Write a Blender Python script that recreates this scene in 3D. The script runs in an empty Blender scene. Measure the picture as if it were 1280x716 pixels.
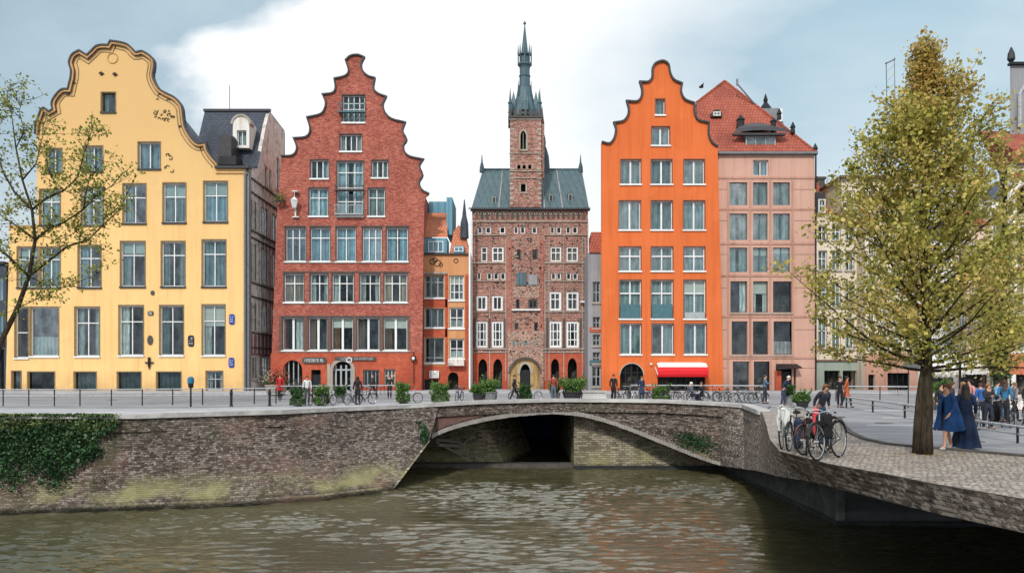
import bpy, math, random
import numpy as np
from mathutils import Vector, Matrix
from mathutils.geometry import tessellate_polygon

# ------------------------------------------------------------------ frame of reference
F, HOR, CH = 1000.0, 462.0, 2.2            # focal length (photo px), horizon row, eye height above the street
WATER = -4.6
def PX(px, Y): return (px - 640.0) * Y / F
def PZ(py, Y): return CH - (py - HOR) * Y / F
def GY(py, z=0.0): return (CH - z) * F / (py - HOR)     # depth of a ground point seen at row py
R = math.radians
scene = bpy.context.scene
COL = scene.collection
rnd = random.Random(7)

# ------------------------------------------------------------------ mesh helpers
class MB:
    def __init__(s): s.v = []; s.f = []; s.sm = False
    def add(s, vs, fs):
        o = len(s.v); s.v += [tuple(p) for p in vs]; s.f += [tuple(i + o for i in f) for f in fs]; return s
    def box(s, x0, x1, y0, y1, z0, z1, T=None):
        p = [(x0,y0,z0),(x1,y0,z0),(x1,y1,z0),(x0,y1,z0),(x0,y0,z1),(x1,y0,z1),(x1,y1,z1),(x0,y1,z1)]
        if T: p = [T(*q) for q in p]
        return s.add(p, [(0,3,2,1),(4,5,6,7),(0,1,5,4),(1,2,6,5),(2,3,7,6),(3,0,4,7)])
    def hexa(s, b, t):
        return s.add(list(b)+list(t), [(0,3,2,1),(4,5,6,7),(0,1,5,4),(1,2,6,5),(2,3,7,6),(3,0,4,7)])
    def tube(s, pts, r, n=6, cap=True):
        pts = [Vector(p) for p in pts]
        if not isinstance(r, (list, tuple)): r = [r]*len(pts)
        vs = []; prev = None
        for i, p in enumerate(pts):
            d = (pts[min(i+1, len(pts)-1)] - pts[max(i-1, 0)])
            d = d.normalized() if d.length > 1e-9 else Vector((0,0,1))
            a = Vector((0,0,1)) if abs(d.z) < .9 else Vector((1,0,0))
            if prev is not None:
                a = prev
            x = (a - d*a.dot(d)).normalized(); y = d.cross(x); prev = x
            for k in range(n):
                t = 2*math.pi*k/n
                vs.append(p + x*(math.cos(t)*r[i]) + y*(math.sin(t)*r[i]))
        fs = []
        for i in range(len(pts)-1):
            for k in range(n):
                k2 = (k+1) % n
                fs.append((i*n+k, i*n+k2, (i+1)*n+k2, (i+1)*n+k))
        if cap:
            fs.append(tuple(range(n-1, -1, -1))); fs.append(tuple((len(pts)-1)*n+k for k in range(n)))
        return s.add(vs, fs)
    def lathe(s, prof, c=(0,0,0), n=12, rot=0, sx=1, sy=1):
        vs = []
        for r, z in prof:
            for k in range(n):
                t = 2*math.pi*(k+.5)/n + rot
                vs.append((c[0]+math.cos(t)*r*sx, c[1]+math.sin(t)*r*sy, c[2]+z))
        fs = []
        for i in range(len(prof)-1):
            for k in range(n):
                k2 = (k+1) % n
                fs.append((i*n+k, i*n+k2, (i+1)*n+k2, (i+1)*n+k))
        fs.append(tuple(range(n-1, -1, -1))); fs.append(tuple((len(prof)-1)*n+k for k in range(n)))
        return s.add(vs, fs)
    def torus(s, c, R0, r, axis='y', n=24, m=6, squash=1.0):
        vs = []
        for i in range(n):
            a = 2*math.pi*i/n
            for j in range(m):
                b = 2*math.pi*j/m
                rr = R0 + r*math.cos(b); w = r*math.sin(b)*squash
                if axis == 'y': vs.append((c[0]+rr*math.cos(a), c[1]+w, c[2]+rr*math.sin(a)))
                elif axis == 'x': vs.append((c[0]+w, c[1]+rr*math.cos(a), c[2]+rr*math.sin(a)))
                else: vs.append((c[0]+rr*math.cos(a), c[1]+rr*math.sin(a), c[2]+w))
        fs = []
        for i in range(n):
            for j in range(m):
                i2 = (i+1) % n; j2 = (j+1) % m
                fs.append((i*m+j, i2*m+j, i2*m+j2, i*m+j2))
        return s.add(vs, fs)
    def ball(s, c, r, n=10, m=7, sx=1, sy=1, sz=1):
        prof = [(max(.0005, r*math.sin(math.pi*i/m)), -r*math.cos(math.pi*i/m)*sz) for i in range(m+1)]
        return s.lathe(prof, c, n, 0, sx, sy)
    def grid(s, rows):
        n = len(rows[0]); vs = [p for r in rows for p in r]; fs = []
        for i in range(len(rows)-1):
            for j in range(n-1):
                fs.append((i*n+j, i*n+j+1, (i+1)*n+j+1, (i+1)*n+j))
        return s.add(vs, fs)
    def build(s, name, mat, parent=None, loc=None, smooth=False):
        off = Vector((0,0,0))
        q = parent
        while q is not None: off += q.location; q = q.parent
        if loc is not None and parent is None: off = Vector(loc)
        me = bpy.data.meshes.new(name)
        me.from_pydata([(p[0]-off.x, p[1]-off.y, p[2]-off.z) for p in s.v], [], s.f)
        me.materials.append(mat)
        if smooth or s.sm: me.polygons.foreach_set('use_smooth', [True]*len(me.polygons))
        me.update()
        o = bpy.data.objects.new(name, me); COL.objects.link(o)
        if parent is not None: o.parent = parent
        elif loc is not None: o.location = loc
        return o

def build_each(mb, name, mat, parent, nv=8, nf=6):
    """one object per box collected in mb"""
    out = []
    for i in range(len(mb.v)//nv):
        m = MB(); m.v = mb.v[i*nv:(i+1)*nv]; m.f = [tuple(q-i*nv for q in f) for f in mb.f[i*nf:(i+1)*nf]]
        out.append(m.build(name, mat, parent))
    return out

def tag(o, label=None, cat=None, group=None, kind=None):
    if label: o['label'] = label
    if cat: o['category'] = cat
    if group: o['group'] = group
    if kind: o['kind'] = kind
    return o
def thing(name, loc, label, cat, group=None, rz=0):
    o = bpy.data.objects.new(name, None); COL.objects.link(o)
    o.location = loc; o.rotation_euler = (0,0,rz); o.empty_display_size = .2
    return tag(o, label, cat, group)
def children(o): return [c for c in bpy.data.objects if c.parent == o]
def copy_tree(o, parent=None, kids=None):
    c = o.copy(); COL.objects.link(c)
    if parent is not None: c.parent = parent
    for ch in children(o): copy_tree(ch, c)
    return c

# ------------------------------------------------------------------ material helpers
def newmat(name):
    m = bpy.data.materials.new(name); m.use_nodes = True
    nt = m.node_tree; nt.nodes.clear()
    out = nt.nodes.new('ShaderNodeOutputMaterial')
    return m, nt, out
class N:
    """small wrapper for building node trees"""
    def __init__(s, nt): s.nt = nt
    def n(s, t, **kw):
        nd = s.nt.nodes.new(t)
        for k, v in kw.items():
            if k.startswith('i_'): nd.inputs[k[2:].replace('_', ' ')].default_value = v
            else: setattr(nd, k, v)
        return nd
    def l(s, a, b): s.nt.links.new(a, b)
    def coord(s, which='Object'): return s.n('ShaderNodeTexCoord').outputs[which]
    def mapping(s, vec, scale=(1,1,1), loc=(0,0,0), rot=(0,0,0)):
        m = s.n('ShaderNodeMapping'); s.l(vec, m.inputs['Vector'])
        m.inputs['Scale'].default_value = scale; m.inputs['Location'].default_value = loc; m.inputs['Rotation'].default_value = rot
        return m.outputs[0]
    def noise(s, vec, scale, detail=3, rough=.55, dist=0):
        t = s.n('ShaderNodeTexNoise'); s.l(vec, t.inputs['Vector'])
        t.inputs['Scale'].default_value = scale; t.inputs['Detail'].default_value = detail
        t.inputs['Roughness'].default_value = rough; t.inputs['Distortion'].default_value = dist
        return t.outputs['Fac']
    def rng(s, val, a, b, c=0., d=1., clamp=True):
        m = s.n('ShaderNodeMapRange'); s.l(val, m.inputs['Value']); m.clamp = clamp
        m.inputs['From Min'].default_value = a; m.inputs['From Max'].default_value = b
        m.inputs['To Min'].default_value = c; m.inputs['To Max'].default_value = d
        return m.outputs[0]
    def math(s, op, a, b=None, c=None):
        m = s.n('ShaderNodeMath', operation=op)
        for i, x in enumerate((a, b, c)):
            if x is None: continue
            if isinstance(x, (int, float)): m.inputs[i].default_value = x
            else: s.l(x, m.inputs[i])
        return m.outputs[0]
    def mix(s, fac, a, b, mode='MIX'):
        m = s.n('ShaderNodeMix', data_type='RGBA', blend_type=mode)
        for i, x in ((0, fac), (6, a), (7, b)):
            if isinstance(x, (int, float)): m.inputs[i].default_value = x
            elif isinstance(x, tuple): m.inputs[i].default_value = (*x[:3], 1)
            else: s.l(x, m.inputs[i])
        return m.outputs[2]
    def ramp(s, fac, stops, interp='LINEAR'):
        r = s.n('ShaderNodeValToRGB'); s.l(fac, r.inputs[0]); cr = r.color_ramp; cr.interpolation = interp
        while len(cr.elements) < len(stops): cr.elements.new(.5)
        for e, (p, c) in zip(cr.elements, stops): e.position = p; e.color = (*c[:3], 1)
        return r.outputs[0]
    def sep(s, vec):
        m = s.n('ShaderNodeSeparateXYZ'); s.l(vec, m.inputs[0]); return m.outputs
    def comb(s, x, y, z=0.):
        m = s.n('ShaderNodeCombineXYZ')
        for i, v in enumerate((x, y, z)):
            if isinstance(v, (int, float)): m.inputs[i].default_value = v
            else: s.l(v, m.inputs[i])
        return m.outputs[0]
    def bump(s, h, strength=.3, dist=.05, normal=None):
        b = s.n('ShaderNodeBump'); s.l(h, b.inputs['Height'])
        b.inputs['Strength'].default_value = strength; b.inputs['Distance'].default_value = dist
        if normal is not None: s.l(normal, b.inputs['Normal'])
        return b.outputs[0]
    def pbr(s, out, col, rough=.8, normal=None, metal=0., spec=.3):
        p = s.n('ShaderNodeBsdfPrincipled')
        if isinstance(col, tuple): p.inputs['Base Color'].default_value = (*col[:3], 1)
        else: s.l(col, p.inputs['Base Color'])
        if isinstance(rough, (int, float)): p.inputs['Roughness'].default_value = rough
        else: s.l(rough, p.inputs['Roughness'])
        p.inputs['Metallic'].default_value = metal
        p.inputs['Specular IOR Level'].default_value = spec
        if normal is not None: s.l(normal, p.inputs['Normal'])
        if out is not None: s.l(p.outputs[0], out.inputs[0])
        return p

def plain(name, col, rough=.6, metal=0., var=.25, scale=6., spec=.3):
    m, nt, out = newmat(name); g = N(nt)
    c = g.coord(); f = g.noise(c, scale, 4)
    rn = g.n('ShaderNodeObjectInfo').outputs['Random']
    k = g.math('MULTIPLY', g.rng(f, .3, .7, 1-var, 1+var), g.rng(rn, 0, 1, .92, 1.08))
    cc = g.mix(1., (1,1,1), (1,1,1), 'MULTIPLY')
    v = g.n('ShaderNodeVectorMath', operation='SCALE'); v.inputs[0].default_value = col; g.l(k, v.inputs['Scale'])
    g.pbr(out, v.outputs[0], rough, g.bump(f, .15, .01), metal, spec)
    return m

def plaster(name, col, stain=(.55,.45,.35), var=.12, streak=.2, grime=.35, fine=10., top=None):
    m, nt, out = newmat(name); g = N(nt); c = g.coord()
    big = g.noise(c, .18, 5, .6)
    st = g.noise(g.mapping(c, (1.6, 1.6, .10)), 1.0, 5, .65)
    fn = g.noise(c, fine, 3, .6)
    st2 = g.noise(g.mapping(c, (5.5, 5.5, .16), (3,1,7)), 1.0, 4, .6)
    pt = g.noise(g.mapping(c, (1,1,.8), (8,2,3)), .42, 2, .4, .6)
    base = g.mix(g.rng(big, .35, .7, 0, var*2.2), col, tuple(a*b for a, b in zip(col, (.78,.76,.74))))
    base = g.mix(g.rng(st, .5, .78, 0, streak*2), base, tuple(a*b for a, b in zip(col, stain)))
    z = g.sep(c)[2]
    base = g.mix(g.math('MULTIPLY', g.rng(st2, .52, .74, 0, streak*2.2), g.rng(big, .4, .6, .3, 1)), base, tuple(a*b for a, b in zip(col, (.62,.56,.5))))
    base = g.mix(g.rng(pt, .60, .63, 0, .16), base, tuple(min(1,a*1.15+.03) for a in col))
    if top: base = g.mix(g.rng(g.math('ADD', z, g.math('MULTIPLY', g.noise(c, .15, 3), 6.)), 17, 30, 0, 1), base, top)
    gr = g.math('MULTIPLY', g.rng(z, 0, 2.2, grime*2, 0), g.rng(g.noise(c, .9, 4), .3, .6, .3, 1))
    base = g.mix(gr, base, tuple(a*b for a, b in zip(col, (.5,.48,.46))))
    base = g.mix(g.rng(fn, .3, .7, 0, .10), base, tuple(a*.7 for a in col))
    h = g.math('ADD', g.noise(c, 1.2, 3), g.math('MULTIPLY', fn, .25))
    g.pbr(out, base, .86, g.bump(h, .25, .06), spec=.2)
    return m

def brick(name, cols, mortar, bw=.25, bh=.085, msize=.012, speck=.0, speckcol=(.7,.66,.6), rough=.9, bump=.5, big=.25, moss=False, grime=.25, lo=.18, contrast=.5, two=True):
    m, nt, out = newmat(name); g = N(nt); c = g.coord()
    x, y, z = g.sep(c)
    u = g.math('ADD', x, y) if two else g.math('ADD', x, g.math('MULTIPLY', y, .35))
    w = g.math('ADD', z, g.math('MULTIPLY', g.noise(c, .35, 2), .12)) if moss else z
    vec = g.comb(u, w)
    b = g.n('ShaderNodeTexBrick'); g.l(vec, b.inputs['Vector'])
    b.inputs['Scale'].default_value = 1; b.inputs['Brick Width'].default_value = bw; b.inputs['Row Height'].default_value = bh
    b.inputs['Mortar Size'].default_value = msize; b.inputs['Mortar Smooth'].default_value = .4; b.inputs['Bias'].default_value = 0
    b.inputs['Color1'].default_value = (0,0,0,1); b.inputs['Color2'].default_value = (1,1,1,1); b.inputs['Mortar'].default_value = (.5,.5,.5,1)
    val = g.sep(b.outputs['Color'])[0]
    nf = g.noise(c, 1.6, 5, .7)
    v2 = g.math('ADD', g.math('MULTIPLY', g.math('SUBTRACT', val, .5), contrast), g.rng(nf, .25, .75, 0, 1))
    colr = g.ramp(v2, [(i/(len(cols)-1), cc) for i, cc in enumerate(cols)])
    base = g.mix(b.outputs['Fac'], colr, mortar)
    bg = g.noise(c, big, 5, .6)
    base = g.mix(g.rng(bg, .35, .7, 0, .45), base, tuple(a*.55 for a in cols[0]))
    if speck > 0:
        sp = g.noise(g.mapping(c, (1, 1, 1.6)), 4.5, 3, .75)
        base = g.mix(g.rng(sp, .60-.1*speck, .66, 0, .8), base, speckcol)
        sp2 = g.noise(g.mapping(c, (1, 1, 1.4), (9, 3, 5)), 5.5, 3, .75)
        base = g.mix(g.rng(sp2, .58, .66, 0, .75), base, tuple(a*.25 for a in cols[0]))
    if moss:
        zj = g.math('ADD', z, g.math('MULTIPLY', g.math('SUBTRACT', g.noise(c, .5, 5, .7), .5), 1.6))
        band = g.math('MULTIPLY', g.rng(zj, -4.5, -4.1, 0, 1), g.rng(zj, -2.9, -3.8, 0, 1))
        patch = g.rng(g.noise(g.mapping(c, (1,1,1.5), (4,2,7)), .45, 4, .6), .42, .58, .15, 1)
        base = g.mix(g.math('MULTIPLY', band, g.math('MULTIPLY', patch, .9)), base, g.mix(g.noise(c, 2.5, 4), (.20,.20,.06), (.44,.39,.23)))
        low = g.rng(g.math('ADD', z, g.math('MULTIPLY', g.noise(c, 1.2, 3), .4)), -4.35, -4.0, 1, 0)
        base = g.mix(g.math('MULTIPLY', low, .92), base, (.012,.014,.008))
        pk = g.rng(g.noise(g.mapping(c, (1,1,2), (1,9,3)), .22, 3), .55, .68, 0, .35)
        base = g.mix(pk, base, (.26,.15,.11))
        gn = g.rng(g.noise(g.mapping(c, (1,1,.6), (6,1,2)), .35, 4), .58, .7, 0, .4)
        base = g.mix(gn, base, (.05,.07,.03))
    elif grime:
        gr = g.math('MULTIPLY', g.rng(z, 0, 2.0, grime*2, 0), g.rng(nf, .3, .6, .3, 1))
        base = g.mix(gr, base, tuple(a*.5 for a in cols[0]))
    hh = g.math('ADD', g.math('MULTIPLY', g.math('SUBTRACT', 1., b.outputs['Fac']), .6), g.math('MULTIPLY', g.noise(c, 7, 4, .7), .8))
    g.pbr(out, base, rough, g.bump(hh, bump, .03 if not moss else .06), spec=.15)
    return m

def rooftile(name, c1, c2, dark, tw=.28, th=.32, slope_axis='z'):
    m, nt, out = newmat(name); g = N(nt); c = g.coord(); x, y, z = g.sep(c)
    vec = g.comb(g.math('ADD', x, g.math('MULTIPLY', y, .0 if slope_axis=='z' else 1)), g.math('MULTIPLY', z, 1.15))
    b = g.n('ShaderNodeTexBrick'); g.l(vec, b.inputs['Vector'])
    b.inputs['Scale'].default_value = 1; b.inputs['Brick Width'].default_value = tw; b.inputs['Row Height'].default_value = th
    b.inputs['Mortar Size'].default_value = .035; b.inputs['Mortar Smooth'].default_value = .8
    b.inputs['Color1'].default_value = (0,0,0,1); b.inputs['Color2'].default_value = (1,1,1,1)
    v = g.math('ADD', g.math('MULTIPLY', g.sep(b.outputs['Color'])[0], .5), g.math('MULTIPLY', g.noise(c, .8, 5, .7), .6))
    base = g.mix(v, c1, c2); base = g.mix(g.math('MULTIPLY', b.outputs['Fac'], .75), base, dark)
    base = g.mix(g.rng(g.noise(g.mapping(c, (1,1,.5)), .5, 4), .5, .75, 0, .55), base, dark)
    g.pbr(out, base, .75, g.bump(g.math('SUBTRACT', 1., b.outputs['Fac']), .6, .05), spec=.25)
    return m

def seam_metal(name, c1, c2, w=.6):
    m, nt, out = newmat(name); g = N(nt); c = g.coord(); x, y, z = g.sep(c)
    s = g.math('FRACT', g.math('DIVIDE', g.math('ADD', x, g.math('MULTIPLY', y, .3)), w))
    seam = g.math('ADD', g.rng(s, 0, .1, 1, 0), g.rng(s, .93, 1, 0, 1))
    st = g.noise(g.mapping(c, (2,2,.12)), 1.2, 5, .7)
    base = g.mix(g.rng(st, .3, .7, 0, 1), c1, c2)
    base = g.mix(g.math('MULTIPLY', seam, .5), base, tuple(a*.4 for a in c1))
    g.pbr(out, base, .55, g.bump(seam, .4, .05), .15, .4)
    return m

def leafmat(name, stops, trans=.35, clump=.9, dark=.5):
    m, nt, out = newmat(name); g = N(nt); c = g.coord()
    geo = g.n('ShaderNodeNewGeometry'); ri = geo.outputs['Random Per Island']
    cl = g.noise(c, clump, 3, .6)
    f = g.math('ADD', g.math('MULTIPLY', ri, .55), g.math('MULTIPLY', g.rng(cl, .3, .7, 0, 1), .5))
    base = g.ramp(f, stops)
    dk = g.rng(g.math('FRACT', g.math('MULTIPLY', ri, 17.3)), .0, 1., dark, 1.15)
    v = g.n('ShaderNodeVectorMath', operation='SCALE'); g.l(base, v.inputs[0]); g.l(dk, v.inputs['Scale'])
    d = g.n('ShaderNodeBsdfPrincipled'); g.l(v.outputs[0], d.inputs['Base Color']); d.inputs['Roughness'].default_value = .5; d.inputs['Specular IOR Level'].default_value = .35
    t = g.n('ShaderNodeBsdfTranslucent'); g.l(v.outputs[0], t.inputs['Color'])
    mx = g.n('ShaderNodeMixShader'); mx.inputs[0].default_value = trans
    g.l(d.outputs[0], mx.inputs[1]); g.l(t.outputs[0], mx.inputs[2]); g.l(mx.outputs[0], out.inputs[0])
    return m

def glassmat(name, refl=.12, tint=(.75,.85,.85), rough=.03, grad=.0):
    m, nt, out = newmat(name); g = N(nt); c = g.coord()
    rn = g.n('ShaderNodeObjectInfo').outputs['Random']
    lw = g.n('ShaderNodeLayerWeight'); lw.inputs[0].default_value = .25
    fac = g.math('MULTIPLY', g.math('ADD', g.math('MULTIPLY', lw.outputs['Facing'], .5), refl), g.rng(rn, 0, 1, .55, 1.45))
    wob = g.noise(g.mapping(c, (1,1,.7)), 1.1, 3)
    patch = g.rng(g.noise(g.mapping(c, (1.2,1.2,.8), (3,5,1)), .9, 4, .65), .38, .62, .6, 1.25)
    fac = g.math('MULTIPLY', fac, patch)
    gl = g.n('ShaderNodeBsdfGlossy'); gl.inputs['Roughness'].default_value = rough; gl.inputs['Color'].default_value = (.92,.97,1,1)
    g.l(g.bump(wob, .12, .05), gl.inputs['Normal'])
    tr = g.n('ShaderNodeBsdfTransparent'); tr.inputs['Color'].default_value = (*tint, 1)
    mx = g.n('ShaderNodeMixShader'); g.l(fac, mx.inputs[0]); g.l(tr.outputs[0], mx.inputs[1]); g.l(gl.outputs[0], mx.inputs[2]); g.l(mx.outputs[0], out.inputs[0])
    return m

def curtainmat(name, col, stripe=9.):
    m, nt, out = newmat(name); g = N(nt); c = g.coord(); x, y, z = g.sep(c)
    s = g.math('SINE', g.math('MULTIPLY', g.math('ADD', g.math('ADD', x, y), g.math('MULTIPLY', g.noise(c, .8, 2), .5)), stripe*2))
    n2 = g.noise(c, 1.3, 3)
    k = g.math('MULTIPLY', g.rng(s, -1, 1, .6, 1.1), g.rng(n2, .3, .7, .7, 1.15))
    k = g.math('MULTIPLY', k, g.rng(g.n('ShaderNodeObjectInfo').outputs['Random'], 0, 1, .7, 1.15))
    v = g.n('ShaderNodeVectorMath', operation='SCALE'); v.inputs[0].default_value = col; g.l(k, v.inputs['Scale'])
    g.pbr(out, v.outputs[0], .9)
    return m

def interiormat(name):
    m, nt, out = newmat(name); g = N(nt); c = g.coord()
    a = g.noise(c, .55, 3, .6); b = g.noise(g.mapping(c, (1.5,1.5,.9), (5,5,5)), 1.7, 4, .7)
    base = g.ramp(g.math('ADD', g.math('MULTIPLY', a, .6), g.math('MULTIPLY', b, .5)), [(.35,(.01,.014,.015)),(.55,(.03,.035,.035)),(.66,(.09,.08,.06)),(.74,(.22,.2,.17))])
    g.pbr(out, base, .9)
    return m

def barkmat(name, c1, c2, s=14):
    m, nt, out = newmat(name); g = N(nt); c = g.coord()
    a = g.noise(g.mapping(c, (1,1,.22)), s, 5, .7, .4); b = g.noise(c, 1.2, 4)
    base = g.mix(g.rng(a, .35, .65), c1, c2); base = g.mix(g.rng(b, .5, .7, 0, .5), base, (.07,.08,.035))
    g.pbr(out, base, .95, g.bump(a, .9, .05), spec=.1)
    return m

def groundmat(name, c1, c2, scale=.5, line=0):
    m, nt, out = newmat(name); g = N(nt); c = g.coord()
    a = g.noise(c, scale, 6, .65); b = g.noise(c, 14, 3, .7)
    base = g.mix(g.rng(a, .3, .7), c1, c2); base = g.mix(g.rng(b, .35, .65, 0, .35), base, tuple(q*.55 for q in c1))
    st = g.noise(g.mapping(c, (.06,.9,1)), 1.3, 4, .7)
    base = g.mix(g.rng(st, .5, .68, 0, .45), base, tuple(min(1, q*1.35) for q in c2))
    st = g.noise(g.mapping(c, (.05,.8,1), (5,9,2)), 1.6, 4, .7)
    base = g.mix(g.rng(st, .55, .72, 0, .5), base, tuple(q*.5 for q in c1))
    if line:
        x, y, z = g.sep(c)
        bt = g.n('ShaderNodeTexBrick'); g.l(g.comb(x, y), bt.inputs['Vector'])
        bt.inputs['Scale'].default_value = 1; bt.inputs['Brick Width'].default_value = line*1.5; bt.inputs['Row Height'].default_value = line; bt.inputs['Mortar Size'].default_value = line*.04
        base = g.mix(g.math('MULTIPLY', bt.outputs['Fac'], .5), base, tuple(q*.4 for q in c1))
    g.pbr(out, base, .85, g.bump(b, .3, .02), spec=.25)
    return m

def cobblemat(name, c1, c2, c3, sx=7.0, sy=9.5, wall=False):
    m, nt, out = newmat(name); g = N(nt); c = g.coord()
    if wall:
        x, y, z = g.sep(c); c2v = g.comb(g.math('ADD', x, g.math('MULTIPLY', y, .8)), g.math('MULTIPLY', z, 1.5)); vec = g.mapping(c2v, (sx, sx, 1))
    else:
        vec = g.mapping(c, (sx, sy, 1), rot=(0,0,.35))
    wv = g.n('ShaderNodeVectorMath', operation='ADD'); g.l(vec, wv.inputs[0])
    nn = g.n('ShaderNodeTexNoise'); g.l(c, nn.inputs['Vector']); nn.inputs['Scale'].default_value = 3
    sc = g.n('ShaderNodeVectorMath', operation='SCALE'); g.l(nn.outputs['Color'], sc.inputs[0]); sc.inputs['Scale'].default_value = .6; g.l(sc.outputs[0], wv.inputs[1])
    vo = g.n('ShaderNodeTexVoronoi', feature='F1', voronoi_dimensions='2D'); g.l(wv.outputs[0], vo.inputs['Vector']); vo.inputs['Scale'].default_value = 1; vo.inputs['Randomness'].default_value = .8
    ve = g.n('ShaderNodeTexVoronoi', feature='DISTANCE_TO_EDGE', voronoi_dimensions='2D'); g.l(wv.outputs[0], ve.inputs['Vector']); ve.inputs['Scale'].default_value = 1; ve.inputs['Randomness'].default_value = .8
    rv = g.sep(vo.outputs['Color'])[0]
    base = g.ramp(rv, [(0, c1), (.5, c2), (1, c3)])
    big = g.noise(c, .6, 5, .65)
    base = g.mix(g.rng(big, .45, .7, 0, .5), base, tuple(q*.6 for q in c1))
    base = g.mix(g.rng(ve.outputs['Distance'], 0, .13, .85, 0), base, (.04,.035,.03))
    fine = g.noise(c, 28, 3, .7)
    base = g.mix(g.rng(fine, .3, .7, 0, .3), base, tuple(q*.6 for q in c2))
    h = g.math('ADD', g.rng(ve.outputs['Distance'], 0, .3, 0, 1), g.math('MULTIPLY', fine, .25))
    h = g.math('ADD', h, g.math('MULTIPLY', rv, .5))
    g.pbr(out, base, .8, g.bump(h, .8, .06), spec=.25)
    return m

def watermat():
    m, nt, out = newmat('canal water'); g = N(nt); c = g.coord()
    def waves(scx, scy, s, loc, d=3, dist=.3):
        return g.noise(g.mapping(c, (scx, scy, 1), loc), s, d, .55, dist)
    w1 = waves(.38, 1.0, 1.25, (0,0,0), 4, .6)
    w2 = waves(.7, 1.7, 2.6, (5,3,0), 3, .4)
    w3 = waves(.12, .2, .9, (9,1,0), 3)
    h = g.math('ADD', g.math('MULTIPLY', w1, .85), g.math('MULTIPLY', w2, .33))
    h = g.math('MULTIPLY', h, g.rng(w3, .35, .65, .55, 1.25))
    mud = g.mix(g.rng(g.noise(g.mapping(c, (.3,.6,1)), .35, 4), .35, .65), (.050,.046,.022), (.082,.075,.042))
    p = g.pbr(out, mud, .06, g.bump(h, .6, .10), spec=.5)
    p.inputs['IOR'].default_value = 1.42
    return m
# ------------------------------------------------------------------ materials in use
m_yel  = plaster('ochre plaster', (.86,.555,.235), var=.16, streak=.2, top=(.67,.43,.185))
m_yeltrim = plaster('ochre moulding', (.60,.36,.15), var=.2, streak=.5)
m_org  = plaster('orange plaster', (.70,.165,.048), stain=(.70,.52,.42), var=.26, streak=.32)
m_pink = plaster('pink render', (.58,.35,.275), stain=(.7,.65,.6), var=.2, streak=.4)
m_pinkband = plaster('pink stone band', (.49,.275,.21), var=.25, streak=.5)
m_peach = plaster('peach plaster', (.62,.30,.14), var=.2, streak=.3)
m_cream = plaster('cream plaster', (.74,.66,.54), var=.25, streak=.5)
m_white = plaster('white plaster', (.78,.76,.72), var=.25, streak=.5)
m_greypl = plaster('grey render', (.30,.31,.33), var=.3, streak=.5)
m_mauve = plaster('mauve plaster', (.22,.115,.12), var=.2, streak=.4)
m_dkstone = plaster('dark stone trim', (.09,.085,.08), var=.2, streak=.3)
m_stone = plaster('pale weathered stone', (.42,.38,.33), var=.4, streak=.6)
m_redbrick = brick('red brick', [(.26,.05,.038),(.42,.10,.072),(.56,.18,.125)], (.38,.19,.14), .3, .11, .014, speck=.12, speckcol=(.62,.33,.24), bump=.5, contrast=.9)
m_redpaint = brick('red painted brick', [(.38,.06,.03),(.50,.10,.05),(.56,.15,.08)], (.36,.13,.09), .3, .12, .012, bump=.3)
m_towerbrick = brick('mottled tower brick', [(.13,.045,.032),(.33,.12,.085),(.48,.22,.165)], (.42,.27,.22), .42, .16, .03, speck=1., speckcol=(.56,.40,.34), bump=.8, contrast=1.0)
m_ornate = brick('rough carved brickwork', [(.13,.05,.035),(.34,.12,.08),(.48,.23,.15)], (.42,.30,.24), .36, .2, .04, speck=1.6, speckcol=(.56,.44,.36), bump=1., contrast=1.1)
m_quay = brick('old canal wall brick', [(.065,.045,.037),(.155,.108,.088),(.30,.24,.21)], (.11,.093,.08), .30, .10, .02, speck=.5, speckcol=(.44,.41,.37), bump=1.0, moss=True, contrast=1.4, two=False)
m_abut = brick('abutment brick', [(.17,.14,.10),(.36,.31,.22),(.55,.48,.36)], (.17,.15,.12), .42, .15, .025, speck=.2, speckcol=(.40,.36,.26), bump=.9, moss=True, contrast=1.2, two=False)
m_slate = rooftile('blue grey slate', (.045,.055,.075), (.095,.11,.14), (.018,.02,.028), .35, .26)
m_redtile = rooftile('red clay tile', (.30,.065,.04), (.42,.12,.075), (.09,.025,.02), .34, .44)
m_orgtile = rooftile('orange clay tile', (.55,.17,.08), (.62,.25,.14), (.2,.07,.04), .3, .4)
m_copper = seam_metal('verdigris copper roof', (.05,.095,.11), (.095,.15,.165), .75)
m_copperdk = seam_metal('dark copper spire', (.035,.065,.08), (.10,.17,.20), .4)
m_bluemetal = seam_metal('blue metal cladding', (.09,.25,.34), (.15,.33,.42), .7)
m_lead = plain('lead coping', (.05,.05,.055), .6, .2)
m_darkmetal = plain('dark painted metal', (.018,.020,.022), .45, .3)
m_lightmetal = plain('galvanised rail', (.42,.43,.44), .5, .3)
m_midmetal = plain('grey metal', (.16,.17,.18), .5, .3)
m_wframe = plain('white window paint', (.72,.73,.72), .5, var=.12)
m_cframe = plain('cream window paint', (.60,.55,.45), .55, var=.15)
m_gframe = plain('grey window paint', (.33,.36,.37), .5, var=.15)
m_dframe = plain('dark window frame', (.05,.055,.055), .5)
m_tframe = plain('teal window paint', (.06,.14,.16), .5)
m_bframe = plain('brown window frame', (.14,.075,.055), .6)
m_surround = plain('dark reveal strip', (.20,.15,.09), .8, var=.4)  # dark brown strips around openings and along the inner gable line
m_glass = glassmat('window glass', .055)
m_glassup = glassmat('upper window glass', .105, (.6,.75,.78))
m_glassdk = glassmat('dark shop glass', .05, (.6,.65,.66))
m_glasspale = glassmat('pale reflecting glass', .15, (.6,.75,.76))
m_cwhite = curtainmat('white net curtain', (.62,.64,.62), 8)
m_cteal = curtainmat('grey green curtain', (.30,.385,.385), 6)
m_cblue = curtainmat('pale blue curtain', (.36,.50,.56), 6)
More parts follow.
